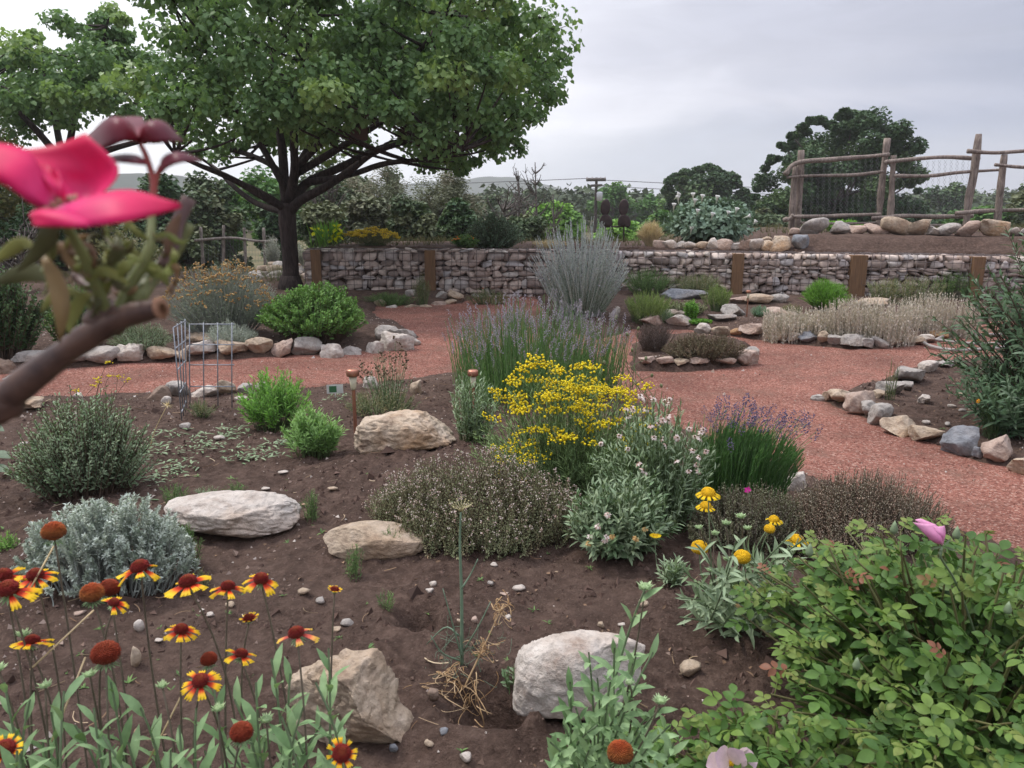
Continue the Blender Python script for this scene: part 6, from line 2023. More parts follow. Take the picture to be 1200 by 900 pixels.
# far-off wood closing the view
n = 2600
a = rng.uniform(-1.1, 1.1, n); Yf = rng.uniform(75, 130, n)
cen = np.stack([np.tan(a * .8) * Yf, Yf, np.zeros(n)], 1)
cen[:, 2] = H(cen[:, 0], cen[:, 1]) + rng.uniform(.1, 1, n) ** .6 * (3.2 + 1.2 * vnoise(cen[:, 0] * .05, 3.3))
g = Geo(); leafy(g, cen, 1.5, 22, RHOMB, .5, .9, up=.5)
tag(g.build('far_wood', leafmat('far_wood_leaf', (.045, .075, .035), (.075, .105, .05), (.07, .11, .04), .7, .1, gain=.9)), 'continuous dark wood along the horizon beyond the garden', 'wood', kind='stuff')
# meadow grass and brush between garden and trees
n = 12000
x = rng.uniform(-16, 16, n); y = 11.2 + 20 * rng.random(n) ** 1.4
k = (y > wall_y(x) + .6)
x, y = x[k], y[k]
P = np.stack([x, y, H(x, y)], 1)
V, F, A = inst(NEEDLE, np.repeat(P, 5, 0), rng.normal(0, .35, (len(P) * 5, 3)) + [0, 0, 1.], rng.normal(0, 1, (len(P) * 5, 3)), np.repeat(rng.uniform(.04, .13, len(P)), 5) * rng.uniform(.6, 1.2, len(P) * 5), wid=.8)
tag(Geo().add(V, F, A).build('meadow_grass', leafmat('meadow', (.08, .10, .04), (.15, .14, .07), (.24, .19, .11), .8, .2, gain=1.0)), 'rough dry green grass behind the wall and around the tree', 'grass', kind='stuff')
# ------------------------------------------------------------------ near flowers
M_GPET = petalmat('blanket_petal', [(0, (.30, .012, .010)), (.32, (.50, .028, .012)), (.46, (.72, .12, .012)), (.60, (.85, .42, .02)), (.80, (.88, .58, .02)), (1, (.90, .62, .03))], .25, useR=True)
M_GPET2 = petalmat('fading_petal', [(0, (.38, .03, .03)), (.45, (.62, .12, .08)), (.65, (.80, .36, .10)), (1, (.88, .62, .08))], .25, useR=True)
M_GDISC = petalmat('blanket_disc', [(0, (.16, .030, .012)), (.5, (.15, .012, .010)), (.85, (.20, .018, .012)), (1, (.24, .05, .02))], 0, .8, useR=True)
M_GHEAD = petalmat('orange_seed_head', [(0, (.16, .05, .02)), (.5, (.30, .10, .025)), (1, (.36, .07, .02))], 0, .8, useR=True)
M_GHEADR = petalmat('red_seed_head', [(0, (.14, .03, .012)), (.5, (.22, .03, .012)), (1, (.26, .05, .02))], 0, .8, useR=True)
M_YPET = petalmat('yellow_petal', [(0, (.75, .42, .01)), (1, (.92, .66, .01))], .25, useR=True)
M_YDISC = petalmat('yellow_disc', [(0, (.45, .28, .02)), (.5, (.72, .44, .015)), (1, (.78, .50, .02))], 0, .8, useR=True)
STEMP = plainmat('hairy_stem', (.15, .13, .085), (.10, .075, .055), scale=40, rough=.8)
STEMH = plainmat('pale_green_stem', (.20, .27, .15), (.14, .19, .10), scale=40, rough=.7)


def petal_tpl(segs=6, w=.52, teeth=3):
    """wedge petal with a three-toothed end"""
    V, T = [], []
    for i in range(segs + 1):
        t = i / segs
        hw = w / 2 * (.28 + .72 * t ** .8)
        for j in range(7):
            u = j / 6 * 2 - 1
            yy = t
            if i == segs: yy = 1 - .20 * (1 - abs(math.cos(1.5 * math.pi * u))) + .0
            V.append((u * hw, yy, -.25 * t * t + .06 * (1 - abs(math.sin(1.5 * math.pi * u)))))
            T.append(t)
    F = []
    for i in range(segs):
        for j in range(6):
            a, b = i * 7 + j, (i + 1) * 7 + j
            F += [(a, b, b + 1), (a, b + 1, a + 1)]
    return np.array(V), np.array(F), np.array(T)


PET = petal_tpl()


def spiny_ball(p, ax, R, hgt, n=260, spike=.22):
    """a domed disc of many small florets"""
    V0, F0, A0 = disc(p, ax, R * .9, hgt, 3)
    ax = unit(np.asarray(ax, float)); U = unit(np.cross(ax, [.2, .9, .3])); W = np.cross(ax, U)
    i = np.arange(n) + .5
    z = 1 - 1.5 * i / n; ph = i * 2.39996
    r = np.sqrt(np.maximum(0, 1 - z * z))
    d = (r * np.cos(ph))[:, None] * U + (r * np.sin(ph))[:, None] * W + z[:, None] * ax * hgt
    V, F, A = inst(OCTA, p + d * R * .86, unit(d), U, R * spike * rng.uniform(.8, 1.25, n), wid=.55)
    A[:, 1] = np.repeat(np.clip((z + .5) / 1.5, 0, 1), len(OCTA[0]))
    return [(V0, F0, A0), (V, F, A)]


def flower_stem(root, base, p, r0=.0022, r1=.0015, mat=None, bow=.04):
    m = (base + p) / 2 + np.array([rng.normal(0, bow), rng.normal(0, bow), .0]); m[2] = base[2] + (p[2] - base[2]) * .55
    g = Geo(); V, F, A = tubes(bez(base[None], m[None], p[None], np.linspace(0, 1, 12)[None])[0], np.linspace(r0, r1, 12)[None], 6); g.add(V, F, A)
    return g.build('stem', mat or STEMP, root)


def gaillardia(root, base, px, py, D, wpx, kind='open', n_pet=11, miss=(), tilt=(0, 0), R=None, pm=None):
    """kind: open | edge | half | ball | bud"""
    p = atD(px, py, D)
    rad = wpx / 2 * D / 900 * (.90 if kind in ('open', 'edge') else .93)
    st = flower_stem(root, base, p - [0, 0, rad * .15])
    ax = unit(np.array([tilt[0] + rng.normal(0, .08), tilt[1] + .10, 1.0]))
    U = unit(np.cross(ax, [.2, .9, .3])); W = np.cross(ax, U)
    hd = Geo()
    if kind in ('ball', 'redball'):
        for q in spiny_ball(p + ax * rad * .15, ax, rad, .86, 420, .2): hd.add(*q)
        o = hd.build('seed_head', M_GHEAD if kind == 'ball' else M_GHEADR, root)
        g = Geo(); a = np.arange(14) / 14 * 6.28
        dd = np.cos(a)[:, None] * U + np.sin(a)[:, None] * W
        V, F, A = inst(NARROW, p - ax * rad * .65 + dd * rad * .2, dd - ax * .25, ax, rad * rng.uniform(.6, .9, 14), wid=2.0); g.add(V, F, A); g.build('sepals', M_GAIL, o)
        return o
    if kind == 'bud':
        for q in spiny_ball(p, ax, rad * .6, .55, 90, .3): hd.add(*q)
        a = np.arange(22) / 22 * 6.28 + rng.uniform(0, 1)
        dd = np.cos(a)[:, None] * U + np.sin(a)[:, None] * W
        V, F, A = inst(NARROW, p - ax * rad * .3 + dd * rad * .25, dd * rng.uniform(.4, 1, (22, 1)) + ax * .8, -dd, rad * rng.uniform(.7, 1.1, 22), wid=2.2); hd.add(V, F, A)
        return hd.build('bud', M_BUDG, root)
    dR = rad * (.34 if kind != 'half' else .5)
    for q in spiny_ball(p + ax * rad * .16, ax, dR, .68, 300, .26): hd.add(*q)
    o = hd.build('flower_head', M_GDISC, root)
    k = n_pet
    a = np.arange(k) / k * 6.283 + rng.uniform(0, .5) + rng.normal(0, .06, k)
    keep = np.array([i not in miss for i in range(k)])
    a = a[keep]; k = len(a)
    dd = np.cos(a)[:, None] * U + np.sin(a)[:, None] * W
    elev = rng.normal(-.02, .2, (k, 1)) if kind == 'open' else (rng.normal(.7, .15, (k, 1)) if kind == 'half' else rng.normal(.12, .1, (k, 1)))
    V, F, A = inst(PET, p + dd * dR * .7, dd + ax * elev, ax - dd * elev, (rad - dR * .7) * rng.uniform(.88, 1.1, k), wid=rng.uniform(.8, 1.2, k))
    Geo().add(V, F, A).build('petals', pm or M_GPET, o)
    g = Geo(); a = np.arange(12) / 12 * 6.28
    dd = np.cos(a)[:, None] * U + np.sin(a)[:, None] * W
    V, F, A = inst(NARROW, p - ax * rad * .12, dd - ax * .35, ax, rad * .42, wid=2.0); g.add(V, F, A); g.build('sepals', M_GAIL, o)
    return o


def leafy_stems(root, bases, tips, k, smin, smax, mat, tpl=LANCEN, r=(.0028, .0016), ang=42, wid=1.0, t0=.05, t1=.95, sm=None, taper=.35, name='leafy_stem', bow=.03):
    bases, tips = np.array(bases), np.array(tips)
    mid = bases * [.5, .5, .4] + tips * [.5, .5, .6] + rng.normal(0, bow, tips.shape) * [1, 1, .3]
    for i in range(len(bases)):
        cv = (bases[i:i + 1], mid[i:i + 1], tips[i:i + 1])
        g = Geo(); put_stems(g, cv, r[0], r[1], 9, 6)
        o = g.build(name, sm or STEMH, root)
        g = Geo(); put_leaves(g, cv, k, tpl, smin, smax, t0, t1, ang, 10, wid, taper, droop=.05); g.build('leaves', mat, o)


# bottom-left blanket flowers: three clumps rooted just in front of the frame
clumps = [('leftmost of the blanket flower clumps, red and yellow heads at the left frame edge', (-.78, 1.26)),
          ('middle blanket flower clump with tall red and yellow heads and two orange seed balls', (-.56, 1.30)),
          ('right blanket flower clump beside the notched tan boulder, leafy with red and yellow heads', (-.34, 1.36))]
cl = []
for lb, (x, y) in clumps:
    b = np.array([x, y, gz(x, y)])
    cl.append((thing('blanket_flower', lb, 'flowering plant', b, 'blanket flower clumps'), b))
fl = [  # clump, px, py, depth, width px, kind, missing petals, tilt
    (0, 10, 694, 1.20, 74, 'open', (2, 3, 7), (.1, -.25)), (0, 4, 678, 1.28, 62, 'open', (), (0, -.1)), (0, 42, 677, 1.28, 58, 'open', (1,), (-.05, -.15)), (0, 37, 754, 1.25, 52, 'edge', (), (.12, .25)), (0, 6, 879, 1.12, 44, 'half', (), (.2, -.5)),
    (0, 63, 625, 1.34, 28, 'ball', (), (.15, 0)), (1, 108, 697, 1.24, 28, 'ball', (), (0, -.1)), (1, 128, 691, 1.30, 25, 'redball', (), (.1, .1)), (1, 133, 708, 1.22, 38, 'open', (0, 1, 2), (.2, -.2)), (1, 124, 768, 1.2, 34, 'redball', (), (0, 0)),
    (1, 165, 668, 1.3, 64, 'open', (2, 5, 6), (.0, -.15)), (1, 221, 685, 1.25, 62, 'open', (), (0, -.1)), (1, 267, 690, 1.30, 50, 'open', (4,), (.1, .0)), (1, 212, 740, 1.26, 48, 'open', (), (.05, -.15)),
    (1, 245, 774, 1.28, 20, 'redball', (), (0, 0)), (2, 306, 681, 1.28, 52, 'open', (3, 7), (.1, -.2)), (2, 292, 726, 1.32, 26, 'half', (), (.1, -.1)), (2, 282, 769, 1.24, 46, 'open', (2, 5), (.35, .15)),
    (2, 348, 745, 1.18, 58, 'open', (1, 2, 4, 6, 8, 9), (.0, -.1)), (1, 235, 800, 1.15, 56, 'open', (4,), (.1, -.4)), (2, 283, 860, 1.14, 28, 'redball', (), (0, 0)), (2, 400, 884, 1.2, 42, 'half', (), (.3, -.7)), (2, 392, 692, 1.36, 20, 'half', (), (.0, .0)),
    (1, 105, 790, 1.2, 20, 'bud', (), (0, 0)), (0, 53, 803, 1.22, 20, 'bud', (), (0, 0)), (1, 190, 803, 1.2, 18, 'bud', (), (0, 0)), (0, 27, 743, 1.3, 20, 'bud', (), (0, 0)), (2, 256, 830, 1.18, 20, 'bud', (), (0, 0)), (2, 312, 843, 1.18, 22, 'bud', (), (0, 0)), (0, -2, 783, 1.2, 20, 'bud', (), (0, 0))]
for (ci, px, py, D, w, kind, miss, tl) in fl:
    root, b = cl[ci]
    hp = atD(px, py, D); bx_ = hp[0] * .82 + b[0] * .18 + rng.normal(0, .015); by_ = hp[1] + rng.uniform(-.06, .03)
    bb_ = np.array([bx_, by_, gz(bx_, by_) - .01])
    gaillardia(root, bb_, px, py, D, w, kind, 10, miss, tl, pm=M_GPET2 if px == 348 else None)
for ci, spec in ((0, [(15, 850), (35, 820), (60, 835), (5, 800), (75, 810), (50, 870), (20, 880), (88, 850)]),
                 (1, [(110, 830), (130, 800), (165, 830), (180, 860), (150, 870), (210, 850), (230, 830), (120, 862), (200, 880)]),
                 (2, [(250, 800), (275, 820), (300, 800), (318, 772), (340, 790), (330, 840), (355, 830), (370, 800), (385, 760), (290, 850), (310, 870), (350, 870), (262, 870), (240, 880), (376, 850)])):
    root, b = cl[ci]
    tips = [atD(x, y, 1.2 + rng.normal(0, .05)) for x, y in spec]
    bases = [np.array([q[0] * .8 + b[0] * .2 + rng.normal(0, .02), q[1] * .8 + b[1] * .2 - .02, b[2] - .02]) for q in tips]
    leafy_stems(root, bases, tips, 13, .050, .088, M_GAIL, LANCEN, t0=.12, ang=42, wid=1.05)
# straw stalks leaning across the clumps
root = cl[0][0]
for a_, b__ in (((63, 640), (30, 700)), ((110, 715), (35, 785)), ((100, 770), (60, 870)), ((215, 810), (170, 900))):
    g = Geo(); V, F, A = tubes(np.array([atD(*a_, 1.3), atD(*b__, 1.25)]), .0016, 5); g.add(V, F, A); g.build('dry_stalk', M_STRAWL, root)

# bottom-centre clump before the white block
b = np.array([.17, 1.32, gz(.17, 1.32)])
gc = thing('blanket_flower', 'leafy budding clump in front of the off-white block, one orange seed ball', 'flowering plant', b, 'blanket flower clumps')
spec = [(756, 690), (690, 765), (700, 795), (668, 800), (720, 760), (745, 770), (765, 765), (660, 850), (675, 830), (700, 850), (730, 830), (760, 840), (785, 850), (645, 870), (715, 800), (774, 830), (790, 870), (740, 870), (690, 880), (655, 885)]
tips = [atD(x, y, 1.28 + rng.normal(0, .04)) for x, y in spec]
bases = [b + [rng.normal((x - 715) / 900 * .6, .03), rng.normal(0, .03), -.01] for x, y in spec]
leafy_stems(gc, bases, tips, 15, .042, .078, M_GAIL, LANCEN, t0=.15, ang=38, wid=1.0)
for (x, y, w, kd) in ((756, 688, 24, 'bud'), (774, 821, 22, 'bud'), (727, 884, 32, 'ball'), (738, 800, 14, 'bud')):
    gaillardia(gc, b + [rng.normal(.02, .03), rng.normal(0, .03), 0], x, y, 1.27, w, kd)

# yellow button flowers, right of centre
b = G(872, 745); b = np.array([b[0], b[1] + .12, 0]); b[2] = gz(b[0], b[1])
yg = thing('yellow_blanket_flower', 'grey-green leafy clump with round yellow button flowers left of the rose bush', 'flowering plant', b)
Dy = depth(b) - .12
yf = [(830, 578, 28, 'y', ()), (827, 593, 22, 'y', (0, 2)), (820, 642, 20, 'yb', ()), (870, 653, 20, 'yb', ()), (907, 609, 20, 'y', (5, 6)), (902, 620, 13, 'yb', ()), (934, 633, 27, 'y', (1, 2, 3, 4, 9)),
      (868, 605, 16, 'bud', ()), (851, 613, 15, 'bud', ()), (876, 619, 13, 'bud', ()), (819, 618, 13, 'bud', ()), (838, 625, 13, 'bud', ()), (852, 655, 13, 'bud', ()), (832, 668, 11, 'bud', ())]
for (x, y, w, kd, miss) in yf:
    D = Dy + rng.normal(.05, .06)
    if kd == 'bud':
        gaillardia(yg, b + [rng.normal(0, .05), rng.normal(0, .05), 0], x, y, D, w, 'bud'); continue
    p = atD(x, y, D); rad = w / 2 * D / 900
    flower_stem(yg, b + [rng.normal(0, .05), rng.normal(0, .05), 0], p, mat=STEMH, bow=.02)
    hd = Geo(); R = rad if kd == 'yb' else rad * .6
    for q in spiny_ball(p, (rng.normal(0, .1), -.15, 1), R, .8, 240, .18): hd.add(*q)
    o = hd.build('flower_head', M_YDISC, yg)
    if kd == 'y':
        k = np.array([i for i in range(11) if i not in miss]); a = k / 11 * 6.28
        dd = np.stack([np.cos(a), np.sin(a), np.full(len(a), -.12)], 1)
        V, F, A = inst(PET, p + dd * R * .6, dd, [0, -.15, 1.], rad * .72, wid=.95); Geo().add(V, F, A).build('petals', M_YPET, o)
n_ = 46
tips = np.array([atD(rng.uniform(795, 945), rng.uniform(625, 735), Dy + rng.normal(0, .12)) for _ in range(n_)])
bases = b + rng.normal(0, 1, (n_, 3)) * [.07, .06, 0]
leafy_stems(yg, bases, tips, 11, .05, .09, M_GREYG, LANCEN, t0=.1, ang=50, wid=.7)
# lone small yellow flower left of it
b = G(772, 670)
ly = thing('yellow_blanket_flower', 'single yellow flower on a thin stem over bare soil', 'flower', b)
p = at(768, 628, b[1] + .02); flower_stem(ly, b - [0, 0, .01], p, .0016, .0012, STEMH, .01)
a = np.arange(10) / 10 * 6.28; hd = Geo()
for q in spiny_ball(p, (0, -.2, 1), .009, .6, 90, .25): hd.add(*q)
o = hd.build('flower_head', M_YDISC, ly); V, F, A = inst(PET, p, np.stack([np.cos(a), np.sin(a), np.full(10, .3)], 1), [0, 0, 1.], .019); Geo().add(V, F, A).build('petals', M_YPET, o)
shrub('leafy_tuft', 'small grey-green leafy tuft at the soil edge left of the yellow button flowers', 'small plant', (768, 806, 655, 690), 16, 12, LANCE, (.03, .05), M_GREYG, STEMG, ratio=.7, edge=.4, t0=.1)
# tiny magenta flower above the grey thyme
b = G(882, 640)
mg = thing('pink_wildflower', 'single tiny magenta flower on a thin stem above the grey thyme', 'flower', b)
p = at(876, 574, b[1]); flower_stem(mg, b, p, .0013, .001, STEMH, .01)
a = np.arange(5) / 5 * 6.28; V, F, A = inst(SPOON, p, np.stack([np.cos(a), -np.ones(5) * .3, np.sin(a)], 1), [0, -1., .3], .013, wid=2); Geo().add(V, F, A).build('petals', leafmat('magenta', (.62, .03, .28), (.7, .05, .33)), mg)

# ------------------------------------------------------------------ rose bush at the right
def rose_leaf(g, p, d, nrm, size, n=5, B=None):
    """a pinnate leaf: 5 or 7 oval leaflets on a stalk"""
    d = unit(d); nrm = unit(nrm - (nrm @ d) * d); s = np.cross(d, nrm)
    L = size * 2.1
    end = p + d * L - np.array([0, 0, .12 * L])
    mid = (p + end) / 2 + nrm * .05 * L
    c, T = bez(p[None], mid[None], end[None], np.linspace(0, 1, 5)[None])
    V, F, A = tubes(c, .0009, 4); A = A * 0 + [.6, .2, .3]; g.add(V, F, A)
    pos, dirs, sc = [end], [T[0, -1]], [size * 1.12]
    for k in range(n // 2):
        t = .92 - .38 * k - .08
        q, tt = bez(p[None], mid[None], end[None], np.array([[t]]))
        for sg in (-1, 1):
            pos.append(q[0, 0]); dirs.append(tt[0, 0] * .55 + sg * s); sc.append(size * (1.0 - .14 * k) * rng.uniform(.9, 1.08))
    V, F, A = inst(OVALN, np.array(pos), np.array(dirs), nrm + rng.normal(0, .12, (len(pos), 3)), np.array(sc), B=B if B is not None else rng.random())
    g.add(V, F, A)


def rose_bush(name, label, c, rx, ry, h, n, k, size, group=None):
    root = thing(name, label, 'rose bush', c, group)
    cv = dome_stems(c, rx, ry, h, n, .2, .5, .22, up=.6, edge=.25, curl=.06)
    g = Geo(); put_stems(g, cv, .006, .002, 9, 6); g.build('canes', plainmat('rose_cane', (.15, .17, .06), (.12, .085, .045), scale=20, rough=.5), root)
    g, gy, reds = Geo(), Geo(), []
    t = .18 + .82 * (np.arange(k)[None] + rng.random((n, k))) / k
    p, T = bez(*cv, t)
    for i in range(n):
        for j in range(k):
            az = rng.uniform(0, 6.28)
            o = np.array([math.cos(az), math.sin(az), rng.uniform(-.1, .5)])
            o = o + .6 * unit(p[i, j] - (c + [0, 0, h * .3]))
            young = t[i, j] > .93
            gg = gy if young else g
            if young and rng.random() < .035:
                gg = Geo(); reds.append(gg)
            nm = np.array([rng.normal(0, .3), -.35 + rng.normal(0, .3), 1.0])
            rose_leaf(gg, p[i, j], o, nm, size * rng.uniform(.75, 1.25) * (.7 if young else 1), 5 if rng.random() < .7 else 7)
    g.build('foliage', M_ROSE, root); gy.build('young_foliage', M_ROSEY, root)
    for q_ in reds: q_.build('red_shoot', M_ROSER, root)
    return root, cv


c = np.array([1.02, 1.52, 0.0]); c[2] = gz(1.02, 1.52)
rb, cvr = rose_bush('rose_bush', 'large green leafy rose bush filling the lower right corner, one pink bloom', c, .56, .44, .48, 260, 8, .0285)
# extra bloom: the pale pink one
def petal_patch(A, B, M=14, bulge=None, ruffle=0.0, seed=0.0):
    """surface between two edge curves (world points), pushed along bulge in the middle"""
    A, B = curve(A, M), curve(B, M)
    K = 10
    rows = []
    for k in range(K):
        f = k / (K - 1)
        r = A * (1 - f) + B * f
        w = math.sin(math.pi * f)
        if bulge is not None: r = r + np.asarray(bulge)[None] * w * np.sin(np.linspace(.15, 1, M) * math.pi * .9)[:, None]
        if ruffle: r = r + np.asarray([0, 1, .4]) * (ruffle * vnoise(np.linspace(0, 4, M) + seed, f * 3 + seed))[:, None]
        rows.append(r)
    V = np.array(rows)
    i = np.arange(K * M).reshape(K, M)
    a, b, c_, d = i[:-1, :-1], i[:-1, 1:], i[1:, 1:], i[1:, :-1]
    F = np.stack([a, b, c_, a, c_, d], -1).reshape(-1, 3)
    T = np.broadcast_to(np.linspace(0, 1, M)[None], (K, M)).reshape(-1)
    Rr = np.broadcast_to(np.abs(np.linspace(-1, 1, K))[:, None], (K, M)).reshape(-1)
    return V.reshape(-1, 3), F, np.stack([Rr, T, Rr], 1)


def petal_obj(parent, mat, A, B, D, bulge=(0, 0, 0), ruffle=0.0, name='petal', th=.0005, seed=0.0):
    PA = [atD(x, y, d) for x, y, d in A]; PB = [atD(x, y, d) for x, y, d in B]
    o = Geo().add(*petal_patch(PA, PB, bulge=bulge, ruffle=ruffle, seed=seed)).build(name, mat, parent)
    m = o.modifiers.new('thickness', 'SOLIDIFY'); m.thickness = th; m.offset = 0
    return o


M_PINK = petalmat('pink_petal', [(0, (.86, .55, .66)), (.4, (.80, .28, .52)), (1, (.84, .42, .62))], .3)
M_PALE = petalmat('pale_pink_petal', [(0, (.66, .54, .46)), (1, (.70, .50, .57))], .3)
Dp = 1.42
fb = thing('pink_bloom', 'x', 'x', atD(1092, 632, Dp)); bpy.data.objects.remove(fb)
g = Geo(); pb = atD(1104, 642, Dp)
V, F, A = tubes(curve([c + [.02, -.05, .2], (c + [0, 0, .3] + pb) / 2, pb + [0, 0, -.02], pb], 10), .0022, 6); g.add(V, F, A)
bl = g.build('flower_stem', STEMH, rb)
petal_obj(bl, M_PINK, [(1104, 638, Dp), (1090, 622, Dp - .01), (1072, 609, Dp - .01)], [(1104, 636, Dp), (1100, 618, Dp + .005), (1080, 608, Dp)], Dp, (0, -.004, .004))
petal_obj(bl, M_PINK, [(1104, 638, Dp), (1092, 634, Dp - .012), (1070, 612, Dp - .012)], [(1104, 637, Dp - .005), (1103, 625, Dp - .014), (1096, 614, Dp - .012)], Dp, (0, -.008, 0))
petal_obj(bl, M_PINK, [(1104, 639, Dp), (1098, 626, Dp - .018), (1094, 617, Dp - .016)], [(1105, 636, Dp), (1108, 626, Dp - .006), (1107, 616, Dp - .004)], Dp, (0, -.006, 0))
V, F, A = inst(NARROW, np.repeat(atD(1105, 640, Dp)[None], 5, 0), rng.normal(0, 1, (5, 3)) + [.6, 0, -.6], [0, -1., 0], .028, wid=1.6); Geo().add(V, F, A).build('sepals', STEMH, bl)
for x, y in ((1120, 632), (1003, 785), (1047, 626), (948, 652), (1180, 720)):   # green buds
    g = Geo(); q = atD(x, y, 1.45); lathe(g, [(0, 0), (.006, .003), (.0075, .010), (.004, .020), (0, .028)], q, 10); g.build('bud', STEMH, rb)
# small seedling rose at the bottom, with the pale bloom
c2 = np.array([.30, 1.30, 0.0]); c2[2] = gz(c2[0], c2[1])
rb2, _ = rose_bush('rose_bush', 'small low rose shoot at the bottom edge with one pale pink bloom', c2, .16, .10, .17, 16, 7, .026)
Dq = 1.40
p0 = atD(856, 893, Dq)
cm = Geo()
for q in spiny_ball(p0, (0, -.6, 1), .006, .6, 60, .5): cm.add(*q)
cen = cm.build('bloom', M_YDISC, rb2)
ROUNDP = leaf_tpl(.95, .62, 6, .15, .1)
for k in range(5):
    a_ = 1.2 + k * 1.2566
    d_ = np.array([math.cos(a_), -.35 * math.sin(a_) - .2, math.sin(a_) * .75 + .25])
    V, F, A = inst(ROUNDP, p0[None], d_[None], np.array([[0, -.8, .7]]), .046 * rng.uniform(.9, 1.1), wid=1.0)
    Geo().add(V, F, A).build('petal', M_PALE, cen)
# low young rose foliage linking the two along the bottom
c3_ = np.array([.50, 1.28, 0.0]); c3_[2] = gz(c3_[0], c3_[1])
rose_bush('rose_bush', 'young yellowish rose growth along the bottom edge left of the big bush', c3_, .24, .12, .24, 34, 8, .027)

# ------------------------------------------------------------------ the near rose, left
base = np.array([-.62, .18, gz(-.62, .18)])
nr = thing('rose_plant', 'out of focus rose with a bright magenta bloom close to the camera at left', 'rose plant', base)
M_MAG = petalmat('magenta_petal', [(0, (.80, .30, .45)), (.18, (.80, .06, .25)), (.6, (.78, .022, .15)), (1, (.66, .015, .09))], .35, .5)
CANE = plainmat('rose_bark', (.15, .085, .060), (.05, .030, .026), scale=55, sc3=(1, 1, 1), rough=.45, bumpd=.0015, spec=.4)
CANEG = plainmat('green_cane', (.25, .29, .10), (.16, .17, .07), scale=14, rough=.45)
M_MAROON = petalmat('maroon_leaf', [(0, (.30, .03, .045)), (.5, (.17, .035, .05)), (1, (.20, .06, .075))], .3, .4)
M_OLV = leafmat('blurred_rose_leaf', (.15, .185, .05), (.22, .23, .08), (.22, .15, .08), .8, .35, rough=.4)
g = Geo()
cpts = [base - [0, 0, .03], np.array([-.52, .20, .55]), atD(-120, 585, .36), atD(-40, 520, .345), atD(0, 473, .335), atD(60, 425, .33), atD(110, 390, .325), atD(150, 370, .32), atD(188, 361, .315)]
cc = curve(cpts, 44)
rad = np.interp(np.linspace(0, 1, 44), [0, .5, .62, .8, .92, 1.0], [.0075, .0065, .0058, .0047, .0050, .0040])
rad = rad * (1 + .12 * vnoise(np.linspace(0, 18, 44), 3.3))
V, F, A = tubes(cc, rad[None], 16); g.add(V, F, A)
V, F = ICO[3]; V = V * (1 + .2 * vnoise(V[:, 0] * 2, V[:, 1] * 2, V[:, 2] * 2))[:, None]; g.add(V * .0085 + atD(4, 472, .335), F); g.add(V * [.0085, .0065, .0085] + atD(124, 374, .325), F)
g.build('main_cane', CANE, nr)
g = Geo(); e = cc[-1]; ax = unit(cc[-1] - cc[-3]); lathe(g, [(0, 0.0012), (.0042, .001), (.0047, 0)], e, 18, ax)
g.build('cut_end', plainmat('cut_wood', (.42, .25, .15), (.30, .15, .09), scale=400, rough=.7), nr)


def cane(pts, r0, r1, mat, name='side_shoot'):
    g = Geo(); branch(g, [atD(*p) for p in pts], r0, r1, 14, 10, .08, pts[0][0]); return g.build(name, mat, nr)


cane([(135, 375, .325), (150, 338, .325), (166, 312, .325), (176, 285, .325), (178, 240, .33)], 0.0029, 0.0016, CANEG)
cane([(160, 355, .325), (182, 320, .335), (205, 295, .34), (222, 262, .34)], 0.0034, 0.0025, CANEG)
cane([(190, 312, .335), (203, 285, .335), (208, 262, .335), (222, 232, .335)], 0.0026, 0.0031, plainmat('dead_stub', (.30, .22, .20), (.16, .10, .095), scale=16, rough=.8), 'dead_stub')
cane([(130, 375, .325), (112, 335, .315), (98, 300, .305), (82, 272, .295), (70, 250, .28)], 0.0025, 0.0018, CANEG)
cane([(118, 380, .325), (100, 350, .32), (70, 335, .315), (50, 315, .31)], 0.0018, 0.0012, CANEG)
cane([(150, 345, .325), (140, 320, .32), (132, 300, .318), (118, 285, .316)], 0.0017, 0.0011, CANEG)
cane([(60, 300, .31), (62, 280, .30), (66, 262, .29)], 0.0019, 0.0016, CANEG)
cane([(118, 380, .325), (112, 345, .33), (95, 330, .335), (85, 322, .335)], 0.0023, 0.0016, CANE)
cane([(178, 240, .33), (180, 215, .33), (172, 185, .33), (164, 168, .33)], 0.0017, 0.0010, plainmat('red_stalk', (.42, .09, .07), (.30, .06, .05), rough=.4), 'red_leaf_stalk')
cane([(180, 222, .33), (186, 200, .33), (192, 190, .33)], 0.0011, 0.0008, plainmat('red_stalk', (.42, .09, .07), (.30, .06, .05), rough=.4), 'red_leaf_stalk')
# maroon young leaves
def mleaf(A, B, bulge=(0, 0, .002)):
    petal_obj(nr, M_MAROON, A, B, .33, bulge, 0, 'young_leaf')


D = .33
mleaf([(165, 167, D), (150, 142, D), (128, 140, D + .01), (105, 158, D + .015)], [(165, 167, D), (145, 166, D - .01), (126, 174, D - .008), (108, 182, D + .01)], (0, -.004, .004))
mleaf([(165, 167, D), (172, 146, D), (192, 143, D), (214, 164, D + .005)], [(165, 167, D), (182, 168, D - .012), (200, 166, D - .01), (214, 166, D + .004)], (0, -.005, .003))
mleaf([(165, 167, D), (148, 150, D + .02), (142, 138, D + .03)], [(165, 167, D), (170, 150, D + .02), (168, 138, D + .03)], (0, .004, .002))
mleaf([(176, 194, D), (160, 184, D + .01), (138, 184, D + .015), (118, 188, D + .02)], [(176, 194, D), (160, 192, D - .006), (138, 190, D), (118, 190, D + .02)], (0, 0, .002))
mleaf([(188, 205, D), (192, 186, D), (212, 180, D - .005), (236, 188, D)], [(188, 205, D), (197, 196, D - .012), (214, 190, D - .015), (236, 190, D)], (0, -.002, .002))
